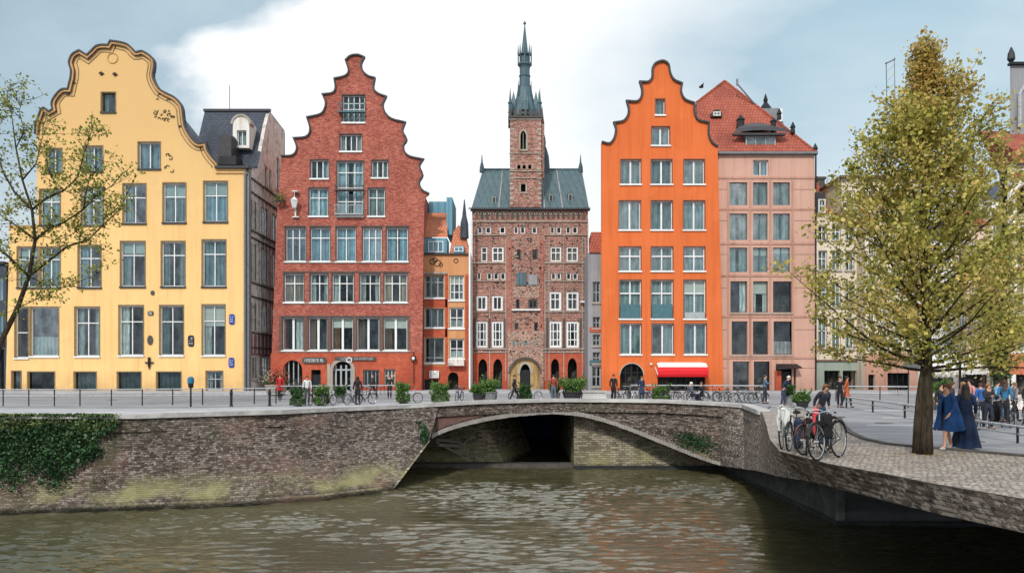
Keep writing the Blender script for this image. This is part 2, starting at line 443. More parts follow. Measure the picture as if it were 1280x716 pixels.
m_cdark = curtainmat('dark teal curtain', (.07,.13,.14), 7)
m_cbrown = curtainmat('brown shutter', (.20,.10,.05), 10)
m_cwarm = curtainmat('warm curtain', (.45,.34,.24), 7)
m_blind = plain('cream roller blind', (.55,.53,.47), .8, var=.12)
m_cboard = curtainmat('grey board shutter', (.72,.65,.60), 12)
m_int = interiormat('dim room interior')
m_wood = barkmat('weathered timber', (.46,.41,.38), (.78,.72,.68), 7)
m_wooddk = barkmat('dark timber', (.045,.035,.03), (.11,.09,.08), 6)
m_concrete = groundmat('concrete', (.20,.19,.18), (.34,.33,.31), 1.2)
m_dkconcrete = groundmat('wet shade dark concrete', (.018,.021,.023), (.05,.055,.055), .6)  # shade under the deck put into this colour; also footings and bed
m_coping = groundmat('pale coping stone', (.34,.33,.32), (.55,.53,.51), 1.0, line=0)
m_arch = groundmat('pale arch stone', (.24,.22,.20), (.42,.39,.36), 1.2)
m_asph = groundmat('street asphalt', (.20,.20,.212), (.31,.31,.325), .5)
m_pave = groundmat('pale paving', (.34,.34,.36), (.50,.50,.52), .5, line=.6)
m_line = groundmat('white road paint', (.55,.55,.55), (.75,.75,.75), 1.5)
m_cobble = cobblemat('cobbles', (.30,.25,.21), (.47,.405,.35), (.64,.57,.50))
m_edge = brick('rough terrace masonry', [(.075,.055,.045),(.19,.145,.12),(.36,.30,.26)], (.13,.11,.095), .24, .105, .022, speck=.8, speckcol=(.50,.45,.40), bump=1.0, contrast=1.4, grime=0)
m_cobwall = cobblemat('rough stone edge', (.13,.107,.09), (.27,.23,.20), (.47,.42,.37), 14, 1, wall=True)
m_kerb = groundmat('dark kerb stone', (.06,.055,.05), (.13,.12,.11), 1.5)
m_bark = barkmat('tree bark', (.022,.017,.012), (.075,.057,.040))
m_water = watermat()
m_red = plain('red awning canvas', (.62,.012,.020), .6, var=.15)
m_tire = plain('tyre rubber', (.015,.015,.016), .8)
m_chrome = plain('bicycle metal', (.45,.45,.45), .3, .7)

# ------------------------------------------------------------------ facade tools
class Face:
    """a flat facade: u along the wall, d into the building, z up"""
    def __init__(s, root, T, Y=None): s.root = root; s.T = T; s.Y = Y
    def box(s, name, mat, u0, u1, d0, d1, z0, z1, parent=None):
        return MB().box(u0, u1, d0, d1, z0, z1, s.T).build(name, mat, parent or s.root)
    def wall(s, name, mat, outline, holes, depth=.4, parent=None):
        loops = [[Vector((u, z, 0)) for u, z in L] for L in [outline] + holes]
        tris = tessellate_polygon(loops)
        flat = [p for L in loops for p in L]; n = len(flat)
        mb = MB()
        da, db = (0, depth) if depth > 0 else (depth, 0)
        vs = [s.T(p.x, da, p.y) for p in flat] + [s.T(p.x, db, p.y) for p in flat]
        fs = [tuple(t) for t in tris]
        o = 0
        for L in loops:
            k = len(L)
            for i in range(k):
                a, b = o+i, o+(i+1) % k
                fs.append((a, b, b+n, a+n))
            o += k
        mb.add(vs, fs)
        return mb.build(name, mat, parent or s.root)

def front(root, Y): return Face(root, lambda u, d, z: (u, Y+d, z), Y)
def rect(u0, u1, z0, z1): return [(u0, z0), (u1, z0), (u1, z1), (u0, z1)]
def arch(u0, u1, z0, z1, pointed=False, n=12):
    w = (u1-u0)/2; cx = (u0+u1)/2
    pts = [(u0, z0), (u1, z0)]
    if not pointed:
        h = min(w, z1-z0-.05); zc = z1-h
        for i in range(n+1):
            t = math.pi*i/n; pts.append((cx+w*math.cos(t), zc+h*math.sin(t)))
    else:
        h = min(w*1.9, (z1-z0)*.6); zc = z1-h
        m = n//2
        for i in range(m+1):
            t = i/m; pts.append((u1 - w*(1-math.cos(t*math.pi/2)), zc + h*math.sin(t*math.pi/2)))
        for i in range(m-1, -1, -1):
            t = i/m; pts.append((u0 + w*(1-math.cos(t*math.pi/2)), zc + h*math.sin(t*math.pi/2)))
    return pts

def bar(mb, fc, u0, u1, z0, z1, d0, d1): mb.box(u0, u1, d0, d1, z0, z1, fc.T)

def window(fc, u0, u1, z0, z1, nx=2, tr=(.66,), fm=None, ft=.10, mt=.09, rec=.27, cur=None, cm=None, sill=None, glass=None, trim=None, name='window', sx=.12, sd=.14, hood=None, tt=.1):
    fm = fm or m_wframe; glass = glass or m_glass
    ft = min(ft, .17*(u1-u0)); mb = MB(); d0, d1 = rec, rec+.09
    if cur in ('full','gap','sides','left') and z1-z0 > 2.5 and rnd.random() < .22:
        blind = True
    else: blind = False
    bar(mb, fc, u0, u0+ft, z0, z1, d0, d1); bar(mb, fc, u1-ft, u1, z0, z1, d0, d1)
    bar(mb, fc, u0+ft, u1-ft, z0, z0+ft, d0+.002, d1); bar(mb, fc, u0+ft, u1-ft, z1-ft, z1, d0+.002, d1)
    for i in range(1, nx):
        u = u0+(u1-u0)*i/nx; bar(mb, fc, u-mt/2, u+mt/2, z0+ft, z1-ft, d0+.012, d1-.003)
    for t in tr:
        z = z0+(z1-z0)*t; bar(mb, fc, u0+ft, u1-ft, z-mt/2, z+mt/2, d0+.02, d1-.006)
    w = mb.build(name, fm, fc.root)
    MB().add([fc.T(u0+.02, d0+.05, z0+.02), fc.T(u1-.02, d0+.05, z0+.02), fc.T(u1-.02, d0+.05, z1-.02), fc.T(u0+.02, d0+.05, z1-.02)], [(0,1,2,3)]).build('pane', glass, w)
    if sill is not None:
        MB().box(u0-sx, u1+sx, -sd, rec, z0-.16, z0, fc.T).build('sill', sill, w)
    if trim is not None:
        mb = MB(); k = tt
        bar(mb, fc, u0-k, u0, z0, z1+k, -.03, .02); bar(mb, fc, u1, u1+k, z0, z1+k, -.028, .02); bar(mb, fc, u0, u1, z1, z1+k, -.032, .02)
        mb.build('surround', trim, w)
    if hood is not None:
        MB().box(u0-.22, u1+.22, -.16, .02, z1+.1, z1+.24, fc.T).build('lintel', hood, w)
    if blind:
        zb = z1-(z1-z0)*rnd.uniform(.2,.45); MB().add([fc.T(u0+.05,rec+.17,zb),fc.T(u1-.05,rec+.17,zb),fc.T(u1-.05,rec+.17,z1),fc.T(u0+.05,rec+.17,z1)],[(0,1,2,3)]).build('roller_blind', m_blind, w)
    if cur:
        W = u1-u0; hh = z1-z0; segs = []
        if cur == 'full': segs = [(u0, u1, z0, z1)]
        elif cur == 'sides': segs = [(u0, u0+W*.27, z0, z1), (u1-W*.27, u1, z0, z1)]
        elif cur == 'left': segs = [(u0, u0+W*.34, z0, z1)]
        elif cur == 'right': segs = [(u1-W*.4, u1, z0, z1)]
        elif cur == 'low': segs = [(u0, u1, z0, z0+hh*.4)]
        elif cur == 'top': segs = [(u0, u1, z0+hh*.55, z1)]
        elif cur == 'gap': segs = [(u0, u0+W*.42, z0, z1), (u1-W*.42, u1, z0, z1)]
        mb = MB()
        for a, b, za, zb in segs:
            n = max(4, int((b-a)/.09)); rows = []
            for z in (za, zb):
                rows.append([fc.T(a+(b-a)*i/n, rec+.26+.05*math.sin(i*2.1+a), z) for i in range(n+1)])
            mb.grid(rows)
        mb.build('curtain', cm or m_cwhite, w)
    return w

def pxr(Y, x0, y0, x1, y1): return (PX(x0, Y), PX(x1, Y), max(.03, PZ(y1, Y)), PZ(y0, Y))

def smoothline(pts, n=4, corner=62):
    """Catmull-Rom through pts but keeps sharp corners"""
    out = []; P = [Vector((a, b)) for a, b in pts]
    def iscorner(i):
        if i <= 0 or i >= len(P)-1: return True
        a = (P[i]-P[i-1]); b = (P[i+1]-P[i])
        if a.length < 1e-6 or b.length < 1e-6: return True
        return math.degrees(a.angle(b)) > corner
    for i in range(len(P)-1):
        p1, p2 = P[i], P[i+1]
        p0 = P[i-1] if not iscorner(i) else p1*2-p2
        p3 = P[i+2] if not iscorner(i+1) else p2*2-p1
        for k in range(n):
            t = k/n
            q = .5*((2*p1)+(p2-p0)*t+(2*p0-5*p1+4*p2-p3)*t*t+(-p0+3*p1-3*p2+p3)*t**3)
            out.append((q.x, q.y))
    out.append(tuple(P[-1])); return out

def coping(fc, name, mat, pts, o0, o1, d0, d1, parent=None):
    """moulding that follows a gable outline; o0..o1 = offsets along the outward normal"""
    P = [Vector(p) for p in pts]; mb = MB(); ring = []
    for i, p in enumerate(P):
        a = (P[i]-P[i-1]) if i else (P[1]-P[0]); b = (P[i+1]-P[i]) if i < len(P)-1 else (P[-1]-P[-2])
        a = a.normalized() if a.length > 1e-6 else Vector((1,0)); b = b.normalized() if b.length > 1e-6 else a
        t = a+b; t = t.normalized() if t.length > .2 else a
        nn = Vector((-t.y, t.x)); k = 1/max(.55, nn.dot(Vector((-a.y, a.x))))
        q0 = p+nn*o0*k; q1 = p+nn*o1*k
        ring.append([fc.T(q0.x, d0, q0.y), fc.T(q1.x, d0, q1.y), fc.T(q1.x, d1, q1.y), fc.T(q0.x, d1, q0.y)])
    vs = [v for r_ in ring for v in r_]; fs = []
    for i in range(len(ring)-1):
        for j in range(4):
            fs.append((i*4+j, i*4+(j+1) % 4, (i+1)*4+(j+1) % 4, (i+1)*4+j))
    fs += [(0,1,2,3), tuple((len(ring)-1)*4+j for j in (3,2,1,0))]
    mb.add(vs, fs); return mb.build(name, mat, parent or fc.root)

def body(root, x0, x1, Y0, Y1, zt, mat, name='side_wall'):
    """side and rear walls behind a facade, as one mesh"""
    mb = MB()
    mb.box(x0, x0+.3, Y0, Y1, 0, zt); mb.box(x1-.3, x1, Y0, Y1, 0, zt); mb.box(x0+.3, x1-.3, Y1-.3, Y1, 0, zt)
    return mb.build(name, mat, root)
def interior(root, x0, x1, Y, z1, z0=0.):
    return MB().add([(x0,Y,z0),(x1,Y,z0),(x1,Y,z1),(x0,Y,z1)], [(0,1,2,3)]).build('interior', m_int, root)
def gable_roof(root, x0, x1, Y0, Y1, ze, zr, mat, ov=.0, xr=None):
    xr = (x0+x1)/2 if xr is None else xr; t = .15
    mb = MB(); mb.add([(x0-ov,Y0,ze),(x1+ov,Y0,ze),(xr,Y0,zr),(x0-ov,Y1,ze),(x1+ov,Y1,ze),(xr,Y1,zr)], [(0,2,5,3),(1,4,5,2),(3,5,4)])
    return mb.build('roof', mat, root)

def text_strokes(mb, T, u0, u1, z0, z1, d, n, seed):
    """small letter-like raised strokes (writing too small to read in the photograph)"""
    r_ = random.Random(seed); w = (u1-u0)/n
    for i in range(n):
        a = u0+i*w; b = a+w*.72; k = w*.16
        if r_.random() < .12: continue
        mb.box(a, a+k, d-.02, d, z0, z1, T)
        if r_.random() < .7: mb.box(a+k, b, d-.02, d, z1-k, z1, T)
        if r_.random() < .6: mb.box(a+k, b, d-.02, d, (z0+z1)/2-k/2, (z0+z1)/2+k/2, T)
        if r_.random() < .5: mb.box(a+k, b, d-.02, d, z0, z0+k, T)
        if r_.random() < .5: mb.box(b-k, b, d-.02, d, z0+k, z1-k, T)

# ================================================================== YELLOW HOUSE
def yellow_house():
    Y = 80.; root = thing('gabled_house', (PX(160,Y), Y, 0), 'ochre yellow house with a tall curved scroll gable, left of the brick red house', 'house')
    fc = front(root, Y)
    g = [(46,168),(46.6,157),(49.5,149.5),(53,139),(56,136.5),(62,141.5),(68,138),(67,129),(72,120),(79,113.5),(87,113),(88.5,106),(90.5,98),(91,88),(88.5,79),(92.5,69.5),(100.4,65),(110,71),(116,65.4),(122,59.5),(130,58),(136.5,58.5),(139.5,53),(151,54.7),(161,58),(170,67),(179,66),(191,74.5),(192.5,84.6),(191,97),(198,111.4),(209,118.5),(219,123.7),(227,133.7),(229,147),(231.5,160.6),(239.4,174),(248,180.7),(257,179.5),(259.5,189.6),(266,198.5),(272,205),(272,211)]
    gs = smoothline([(PX(a,Y), PZ(b,Y)) for a, b in g], 3, 55)
    out = [(PX(7,Y), 0), (PX(306,Y), 0), (PX(307,Y), PZ(211,Y))] + list(reversed(gs)) + [(PX(46,Y), PZ(283,Y)), (PX(12,Y), PZ(285,Y))]
    W = []
    def add(x0,y0,x1,y1,**k): W.append((pxr(Y,x0,y0,x1,y1), k))
    S = dict(fm=m_wframe, sill=m_lead, trim=m_surround, glass=m_glassup, hood=None)
    add(127,116,144,140, nx=1, tr=(), cur='left', cm=m_cteal, fm=m_dframe, **{k:v for k,v in S.items() if k!='fm'})
    for x0,y0,x1,y1 in [(58,186,77,215),(104,183,128,214),(173,178,200,211)]: add(x0,y0,x1,y1, nx=2, tr=(), cur='gap', cm=m_cblue, **S)
    for i,(x0,y0,x1,y1) in enumerate([(50,237,75,281),(102,234,129,281),(154,230,182,279),(204,229,232,278),(255,227,284,277)]): add(x0,y0,x1,y1, cur=['full','sides','left','full','full'][i], cm=[m_cteal,m_cwhite,m_cteal,m_cteal,m_cblue][i], **S)
    for i,(x0,y0,x1,y1) in enumerate([(22,309,47,359),(50,309,75,359),(98,307,126,359),(151,302,181,358),(202,302,231,358),(253,300,282,358)]): add(x0,y0,x1,y1, cur=['left','full','left','left','sides','full'][i], cm=[m_cwhite,m_cteal,m_cblue,m_cteal,m_cteal,m_cteal][i], tr=(.7,), **S)
    S4 = dict(S); S4['glass'] = m_glass; S4['sill'] = m_wframe
    add(19,384,35,447, nx=1, tr=(.5,), cur=None, **S4); add(38,384,73,445, nx=1, tr=(), cur='low', cm=m_cwhite, **dict(S4, glass=m_glasspale))
    for i,(x0,y0,x1,y1) in enumerate([(94,384,124,445),(149,382,179,444),(200,382,229,444),(253,381,281,444)]): add(x0,y0,x1,y1, cur=['sides','left','left','left'][i], cm=[m_cteal,m_cwhite,m_cdark,m_cwhite][i], tr=(.68,), **S4)
    S5 = dict(fm=m_dframe, trim=m_surround, glass=m_glassdk, tr=(), nx=1, ft=.06)
    for i,(x0,y0,x1,y1) in enumerate([(15,464,26,488.2),(35,465,68,488.2),(93,465,120,488),(147,465,176,488),(196,465,226,488)]): add(x0,y0,x1,y1, cur=['full',None,'full','full','full'][i], cm=m_cdark, **S5)
    add(258,464,278,488, nx=2, tr=(.6,), fm=m_gframe, trim=m_surround, glass=m_glass, cur='sides', cm=m_cwhite)
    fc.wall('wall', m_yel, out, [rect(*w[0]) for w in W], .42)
    for w, k in W: window(fc, *w, **k)
    # thin shadowed hood line above each main window
    coping(fc, 'gable_coping', m_lead, gs, .0, .15, -.30, .25)
    coping(fc, 'gable_moulding', m_yeltrim, gs, -.20, .0, -.20, .1)
    coping(fc, 'gable_moulding', m_bframe, gs, -.26, -.20, -.24, .1)
    coping(fc, 'gable_inner_line', m_surround, gs, -.62, -.55, -.05, .05)
    # eaves cornice, right of the scroll
    a, b, z = PX(270,Y), PX(309,Y), PZ(211,Y)
    fc.box('cornice', m_lead, a, b+.2, -.35, .3, z+.0, z+.22)
    fc.box('cornice_band', m_yeltrim, a, b, -.12, 0, z-.5, z-.38)
    fc.box('parapet', m_yeltrim, PX(11,Y), PX(47,Y), -.1, .3, PZ(285,Y), PZ(285,Y)+.25)
    fc.box('plinth', m_stone, PX(7,Y), PX(306,Y), -.07, 0, 0.0, .12)
    fc.box('drainpipe', m_midmetal, PX(305.2,Y), PX(307.4,Y), -.14, -.02, .1, PZ(213,Y))
    # round relief under the crown of the gable, wall anchors and small ornaments
    mb = MB(); cx, cz = PX(141,Y), PZ(73,Y)
    mb.torus((cx, Y-.03, cz), .5, .06, 'y', 20, 5); mb.build('round_relief', m_yeltrim, root)
    for px, py in [(127,93),(144,94)]:
        mb = MB(); mb.ball((PX(px,Y), Y-.05, PZ(py,Y)), .16, sz=.8); mb.tube([(PX(px-3,Y),Y-.06,PZ(py-1,Y)),(PX(px,Y),Y-.1,PZ(py-2.5,Y)),(PX(px+3,Y),Y-.06,PZ(py,Y))], .06, 5); mb.build('wall_boss', m_wooddk, root)
    r_ = random.Random(3)
    def scroll(pxs, pys, n, s0):
        mb = MB()
        for i in range(n):
            px = r_.uniform(*pxs); py = r_.uniform(*pys); rr = r_.uniform(.08, s0); c = (PX(px,Y), Y-.03, PZ(py,Y)); a0 = r_.uniform(0, 6.28); pts = []
            for k in range(6):
                t = a0+k*.75; q = rr*(1-.1*k); pts.append((c[0]+q*math.cos(t), c[1], c[2]+q*math.sin(t)))
            MB().tube(pts, .045, 5).build('scroll_ornament', m_wooddk, root)
    scroll((188,215),(138,151),14,.24); scroll((206,217),(193,214),6,.24); scroll((196,212),(116,126),5,.25)
    for px, py in [(85,118),(92,104),(216,146),(226,158)]:
        MB().box(PX(px-2.5,Y), PX(px+2.5,Y), Y-.12, Y-.0, PZ(py+.8,Y), PZ(py-.8,Y)).build('scroll_tip', m_wooddk, root)
    # plaques
    def plaque(px, py, w, h, mat, nm, seed=None, oval=False):
        mb = MB(); x, z = PX(px,Y), PZ(py,Y); w *= Y/F/2; h *= Y/F/2
        k = 10; ring = []
        for i in range(16):
            t = 2*math.pi*(i+.5)/16; e = 1. if oval else .45
            ring.append((x+w*math.copysign(abs(math.cos(t))**e, math.cos(t)), z+h*math.copysign(abs(math.sin(t))**e, math.sin(t))))
        vs = [(a, Y-.09, b) for a, b in ring]+[(a, Y-.01, b) for a, b in ring]
        mb.add(vs, [tuple(range(16)), tuple(range(31, 15, -1))]+[(i, (i+1)%16, 16+(i+1)%16, 16+i) for i in range(16)])
        o = mb.build(nm, mat, root)
        if seed is not None:
            mk = MB(); T = fc.T
            for j in range(3): text_strokes(mk, T, x-w*.65, x+w*.65, z+h*(.45-.45*j)-h*.12, z+h*(.45-.45*j)+h*.14, -.092, 4, seed+j)
            mk.build('lettering', m_wframe, o)
    m_blue = plain('blue enamel', (.015,.045,.28), .35); m_dk = plain('dark enamel', (.02,.02,.03), .4)
    plaque(290,399,7,13,m_blue,'blue_plaque',11); plaque(289.5,453,7,12.5,m_blue,'blue_plaque',21); plaque(239,426,7.5,14,m_dk,'dark_plaque',31)
    plaque(188,425,7,12,m_dkstone,'oval_medallion',None,True); plaque(191,366,5,6,m_dkstone,'oval_medallion',None,True); plaque(188.5,391.5,7,5.5,m_dkstone,'small_panel',41)
    mb = MB(); x, z = PX(187,Y), PZ(454,Y)
    mb.lathe([(.02,-.62),(.12,-.3),(.16,.0),(.3,.05),(.14,.12),(.12,.42),(.18,.5),(.1,.62)], (x,Y-.12,z), 8, 0, 1, .5); mb.box(x-.42,x+.42,Y-.16,Y-.02,z+.02,z+.14); mb.build('wall_lantern', m_darkmetal, root)
    # rear volume and roof (gable roof running back)
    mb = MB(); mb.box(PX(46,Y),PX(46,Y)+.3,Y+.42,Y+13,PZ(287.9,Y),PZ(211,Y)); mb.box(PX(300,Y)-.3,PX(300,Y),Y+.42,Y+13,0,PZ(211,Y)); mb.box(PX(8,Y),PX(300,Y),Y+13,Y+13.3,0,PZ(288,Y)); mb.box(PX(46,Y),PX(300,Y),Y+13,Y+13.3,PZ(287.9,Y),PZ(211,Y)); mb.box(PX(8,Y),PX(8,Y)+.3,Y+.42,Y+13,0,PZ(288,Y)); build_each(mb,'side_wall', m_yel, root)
    gable_roof(root, PX(50,Y), PX(255,Y), Y+.42, Y+13, PZ(211,Y), PZ(80,Y), m_slate, .0, PX(150,Y))
    MB().box(PX(8,Y), PX(46,Y), Y+.42, Y+13, PZ(288,Y), PZ(286.5,Y)).build('side_roof', m_lead, root); interior(root, PX(9,Y)+.3, PX(46.4,Y)+.3, Y+1.8, PZ(288,Y))
    interior(root, PX(46.5,Y)+.3, PX(299,Y), Y+1.8, PZ(212,Y)); 
    interior(root, PX(110,Y), PX(160,Y), Y+1.0, PZ(100,Y), PZ(212,Y)); 
    return root
yellow_house()

# ================================================================== TIMBER HOUSE beside it
def timber_house():
    X = PX(307.5, 80.); Y0, Y1 = 80.6, 93.7
    root = thing('timber_house', (X-4, Y0, 0), 'weathered grey timber sided house with a blue slate mansard roof, behind the yellow house', 'house')
    fc = Face(root, lambda u, d, z: (X-d, u, z))
    # u = depth Y.  pixel -> Y on this plane:  Y = X*F/(px-640)
    def UY(px): return X*F/(px-640)
    def q(px, py): Yq = UY(px); return (Yq, PZ(py, Yq))
    out = [(Y0, 0), (Y1, 0), (Y1, 29.6), (Y1-.2, 30.0), (87.8, 30.5), (86.5, 28.6), (83.7, 23.2), (Y0, 22.6)]
    W = []
    rows = [(1.2, 3.6), (6.2, 9.1), (11.3, 15.2), (16.6, 19.6)]
    cols = [(81.3, 84.0), (84.6, 87.6), (88.3, 91.6)]
    for r_, (z0, z1) in enumerate(rows):
        for (a, b) in cols: W.append((a, b, z0, z1))
    W += [(86.0, 87.2, 22.0, 24.2), (87.6, 88.6, 22.0, 24.2), (90.2, 91.6, 22.6, 26.2)]
    fc.wall('wall', m_wood, out, [rect(*w) for w in W], .35)
    for i, w in enumerate(W):
        window(fc, *w, nx=3 if i < 12 else 1, tr=(.5,) if i % 2 else (), fm=m_wood, ft=.14, mt=.1, rec=.12, glass=m_glass, cur='full' if i % 4 else 'gap', cm=m_cboard, sill=m_stone, sd=.12)
    mb = MB()
    for z in (4.4, 5.9, 9.6, 11.0, 15.6, 16.3, 20.2, 21.6): mb.box(Y0, Y1, -.14, 0, z, z+.16, fc.T)
    build_each(mb, 'floor_beam', m_wooddk, root)
    mb = MB()
    for k in range(11):
        y = Y0+.05+k*1.27
        mb.box(y, y+.16, -.09, 0, 3.9, 21.6, fc.T)
    for k in range(22):
        y = Y0+.3+k*.6
        for za, zb in ((9.8, 11.0), (15.8, 16.3), (20.4, 21.6)):
            mb.box(y, y+.1, -.07, 0, za, zb, fc.T)
    build_each(mb, 'timber_stud', m_wood, root)
    fc.box('ground_floor_band', m_mauve, Y0, Y1, -.06, 0, 3.7, 5.8)
    fc.box('corner_post', m_midmetal, Y0-.45, Y0+.25, -.25, .2, 0, 22.4)
    # roof: steep slate front slope up to a flat ridge
    xl, xr = PX(256, 87.8), X
    zf = 22.7
    mb = MB(); mb.add([(PX(236,81.2),81.2,zf),(xr,81.2,zf),(xr,83.7,23.4),(xr,87.8,30.55),(xl,87.8,30.55),(PX(240,83.7),83.7,23.6),(xl,Y1,30.1),(xr,Y1,30.1),(xl-3,Y1,20)], [(0,1,2,5),(5,2,3,4),(4,3,7,6),(5,4,6,8)])
    rf = mb.build('roof', m_slate, root)
    MB().box(xl-.1, xr+.12, 87.6, 87.95, 30.5, 30.75).build('ridge_cap', m_lead, rf)
    MB().tube([(PX(287,88),88,30.7),(PX(287,88),88,33.4)], .04, 5).build('antenna', m_midmetal, rf)
    # white arched dormer
    def U(px, py, Yq): return PX(px, Yq), PZ(py, Yq)
    Yd = 83.9
    dfc = front(root, Yd)
    a0, b0 = PX(291,Yd), PX(311.5,Yd); zb, zt = PZ(185,Yd), PZ(156,Yd)
    oa = arch(a0, b0, zb, zt+.9)
    w = (PX(296,Yd), PX(308,Yd), PZ(182,Yd), PZ(163,Yd))
    dfc.wall('dormer', m_white, oa, [rect(*w)], 2.6)
    window(dfc, *w, nx=2, tr=(), ft=.1, cur='full', cm=m_cwhite)
    coping(dfc, 'dormer_coping', m_stone, list(reversed(oa[2:])), 0, .2, -.12, 1.2)
    # dark metal dormer hood and lead box next to the yellow gable
    mb = MB(); x0, x1 = PX(273,82.2), PX(289,82.2)
    pts = arch(x0, x1, PZ(210,82.2), PZ(166,82.2)); 
    n = len(pts); mb.add([(a, 82.2, b) for a, b in pts]+[(a, 85.5, b+.4) for a, b in pts], [tuple(range(n))]+[(i, (i+1)%n, n+(i+1)%n, n+i) for i in range(n)])
    mb.build('lead_hood', m_lead, root)
    mb = MB(); mb.box(PX(274,81.4), PX(295,81.4), 81.4, 83.5, PZ(206,81.4), PZ(195,81.4)); mb.build('lead_box', m_darkmetal, root)
    fc2 = front(root, 81.)
    fc2.box('gutter', m_darkmetal, PX(272,81), xr+.25, -.3, .2, PZ(212,81), PZ(209,81))
    MB().box(xl-4, xr-.5, 84, Y1, 0, 22).build('rear_wall', m_wood, root)
    MB().add([(xr-1.2, Y0+.1, 0),(xr-1.2, Y1, 0),(xr-1.2, Y1, 29.5),(xr-1.2, 88, 29.5),(xr-1.2, 83.7, 22.5),(xr-1.2, Y0+.1, 22.3)], [(0,1,2,3,4,5)]).build('interior', m_int, root)
    MB().box(xl, X, Y1-.2, Y1, 0, 30).build('back_wall', m_wood, root)
timber_house()

# ================================================================== RED BRICK HOUSE
def red_house():
    Y = 83.; root = thing('stepped_house', (PX(435,Y), Y, 0), 'brick red house with a wavy stepped gable, white windows and two small shop signs', 'house')
    fc = front(root, Y)
    g = [(351.6,196),(364.6,195.5),(370.7,190.6),(372,183),(368.5,173.7),(381.5,172.5),(387.5,167.6),(388.5,159),(385,147.6),(401.4,143.6),(407,135.8),(408,127.6),(404.5,119),(416.2,117.2),(420.3,110.7),(419,99.3),(432,96),(436.8,89),(433,76),(438.3,71.2),(447,69.8),(454,72.3),(450.6,80),(452.5,89),(459.5,96),(467.5,98.4),(466,110.7),(472,117.8),(481.4,121.5),(477.7,130.7),(480.5,141),(489,149.5),(505.3,153.8),(502.3,164),(507.5,174.4),(503.5,181.4),(504.9,190),(512,196.5),(527.5,199.9),(523.5,207.5),(527.5,219),(523,228),(527,238),(536,243)]
    gs = smoothline([(PX(a,Y), PZ(b,Y)) for a, b in g], 3, 62)
    out = [(PX(338,Y), 0), (PX(527,Y), 0), (PX(530,Y), PZ(262,Y)), (PX(532,Y), PZ(246,Y))] + list(reversed(gs)) + [(PX(346,Y), PZ(270,Y))]
    W = []
    def add(x0,y0,x1,y1,**k): W.append((pxr(Y,x0,y0,x1,y1), k))
    S = dict(fm=m_wframe, sill=m_wframe, trim=m_dkstone, tt=.08, sx=.08, glass=m_glass)
    add(428,119,456,153, nx=4, tr=(.5,.72), cur='low', cm=m_cteal, **S)
    add(425,168,452,189, nx=4, tr=(), cur='sides', cm=m_cwhite, **S)
    add(388,200,410.5,223, nx=3, tr=(), cur='right', cm=m_cblue, **S); add(464.5,200.5,485,222, nx=3, tr=(), cur='gap', cm=m_cteal, **S)
    add(421,201.5,454,270, nx=3, tr=(.27,.52,.80), cur='gap', cm=m_cblue, **S)
    for (x0,x1,c) in [(386,410,m_cblue),(460,481,m_cteal)]: add(x0,235,x1,270, nx=2, tr=(.66,), cur='full', cm=c, **S)
    Sb = dict(S); Sb['glass'] = m_glassup
    for i,(x0,x1) in enumerate([(357,382),(388,412.5),(420,444.5),(453,477),(483,510)]): add(x0,284.5,x1,326.5, nx=3 if i in (0,3) else 2, tr=(.7,), cur=['gap','full','full','full','gap'][i], cm=[m_cdark,m_cblue,m_cblue,m_cblue,m_cblue][i], **Sb)
    for i,(x0,x1) in enumerate([(355,380),(387.5,410),(415,442),(449.5,475),(480,509)]): add(x0,342,x1,377.5, nx=[2,2,3,2,3][i], tr=(.66,), cur=['full','sides','left','sides','sides'][i], cm=[m_cwarm,m_cwhite,m_cwhite,m_cwhite,m_cwarm][i], **S)
    for i,(x0,x1) in enumerate([(353,379),(385.5,409),(414.5,441),(446,474),(479.5,509)]): add(x0,397,x1,437.5, nx=2, tr=(), cur=['right','left','left','left','left'][i], cm=[m_cwhite,m_cbrown,m_cbrown,m_cbrown,m_cbrown][i], ft=.09, mt=.22, **S)
    holes = [rect(*w[0]) for w in W]
    A1 = arch(PX(354,Y),PX(378,Y),.03,PZ(450,Y)); D1 = rect(PX(389,Y),PX(401,Y),.03,PZ(462,Y)); A2 = arch(PX(416,Y),PX(441,Y),.03,PZ(451,Y))
    W2 = [(pxr(Y,454,462,474,484), dict(nx=4,tr=(),fm=m_greypl,glass=m_glassdk)), (pxr(Y,480,461,494,482), dict(nx=3,tr=(.6,),fm=m_cframe,glass=m_glass,cur='full',cm=m_cwarm))]
    fc.wall('wall', m_redbrick, out, holes+[A1, D1, A2]+[rect(*w[0]) for w in W2], .42)
    for w, k in W+W2: window(fc, *w, **k)
    coping(fc, 'gable_coping', m_lead, gs, .0, .15, -.2, .3)
    # brighter painted band of the ground floor, brick piers between grouped windows
    fc.wall('ground_floor_band', m_redpaint, rect(PX(338.4,Y),PX(526.5,Y),.01,PZ(441.5,Y)), [A1,D1,A2]+[rect(*w[0]) for w in W2], -.04)
    mb = MB()
    for px in (350.5,382.2,411.8,443.6,476.8,511): mb.box(PX(px-1.6,Y),PX(px+1.6,Y),-.05,0,PZ(440,Y),PZ(395,Y),fc.T)
    build_each(mb, 'window_pier', m_bframe, root)
    mb = MB()
    for x0,x1,y in [(354,512,327.8),(353,511,378.8),(350,513,438.7),(386,411,271),(459,482,271)]: mb.box(PX(x0,Y),PX(x1,Y),-.11,-.02,PZ(y+.9,Y),PZ(y-.5,Y),fc.T)
    build_each(mb, 'sill_course', m_stone, root)
    mb = MB()
    for x0,x1,y in [(355,382,282.8),(386.5,414,282.8),(418.5,446,282.8),(451,479,282.8),(481.5,512,282.8),(353,512,340),(350,512,395.3)]: mb.box(PX(x0,Y),PX(x1,Y),-.06,0,PZ(y+.7,Y),PZ(y-.6,Y),fc.T)
    build_each(mb, 'lintel_course', m_dkstone, root)
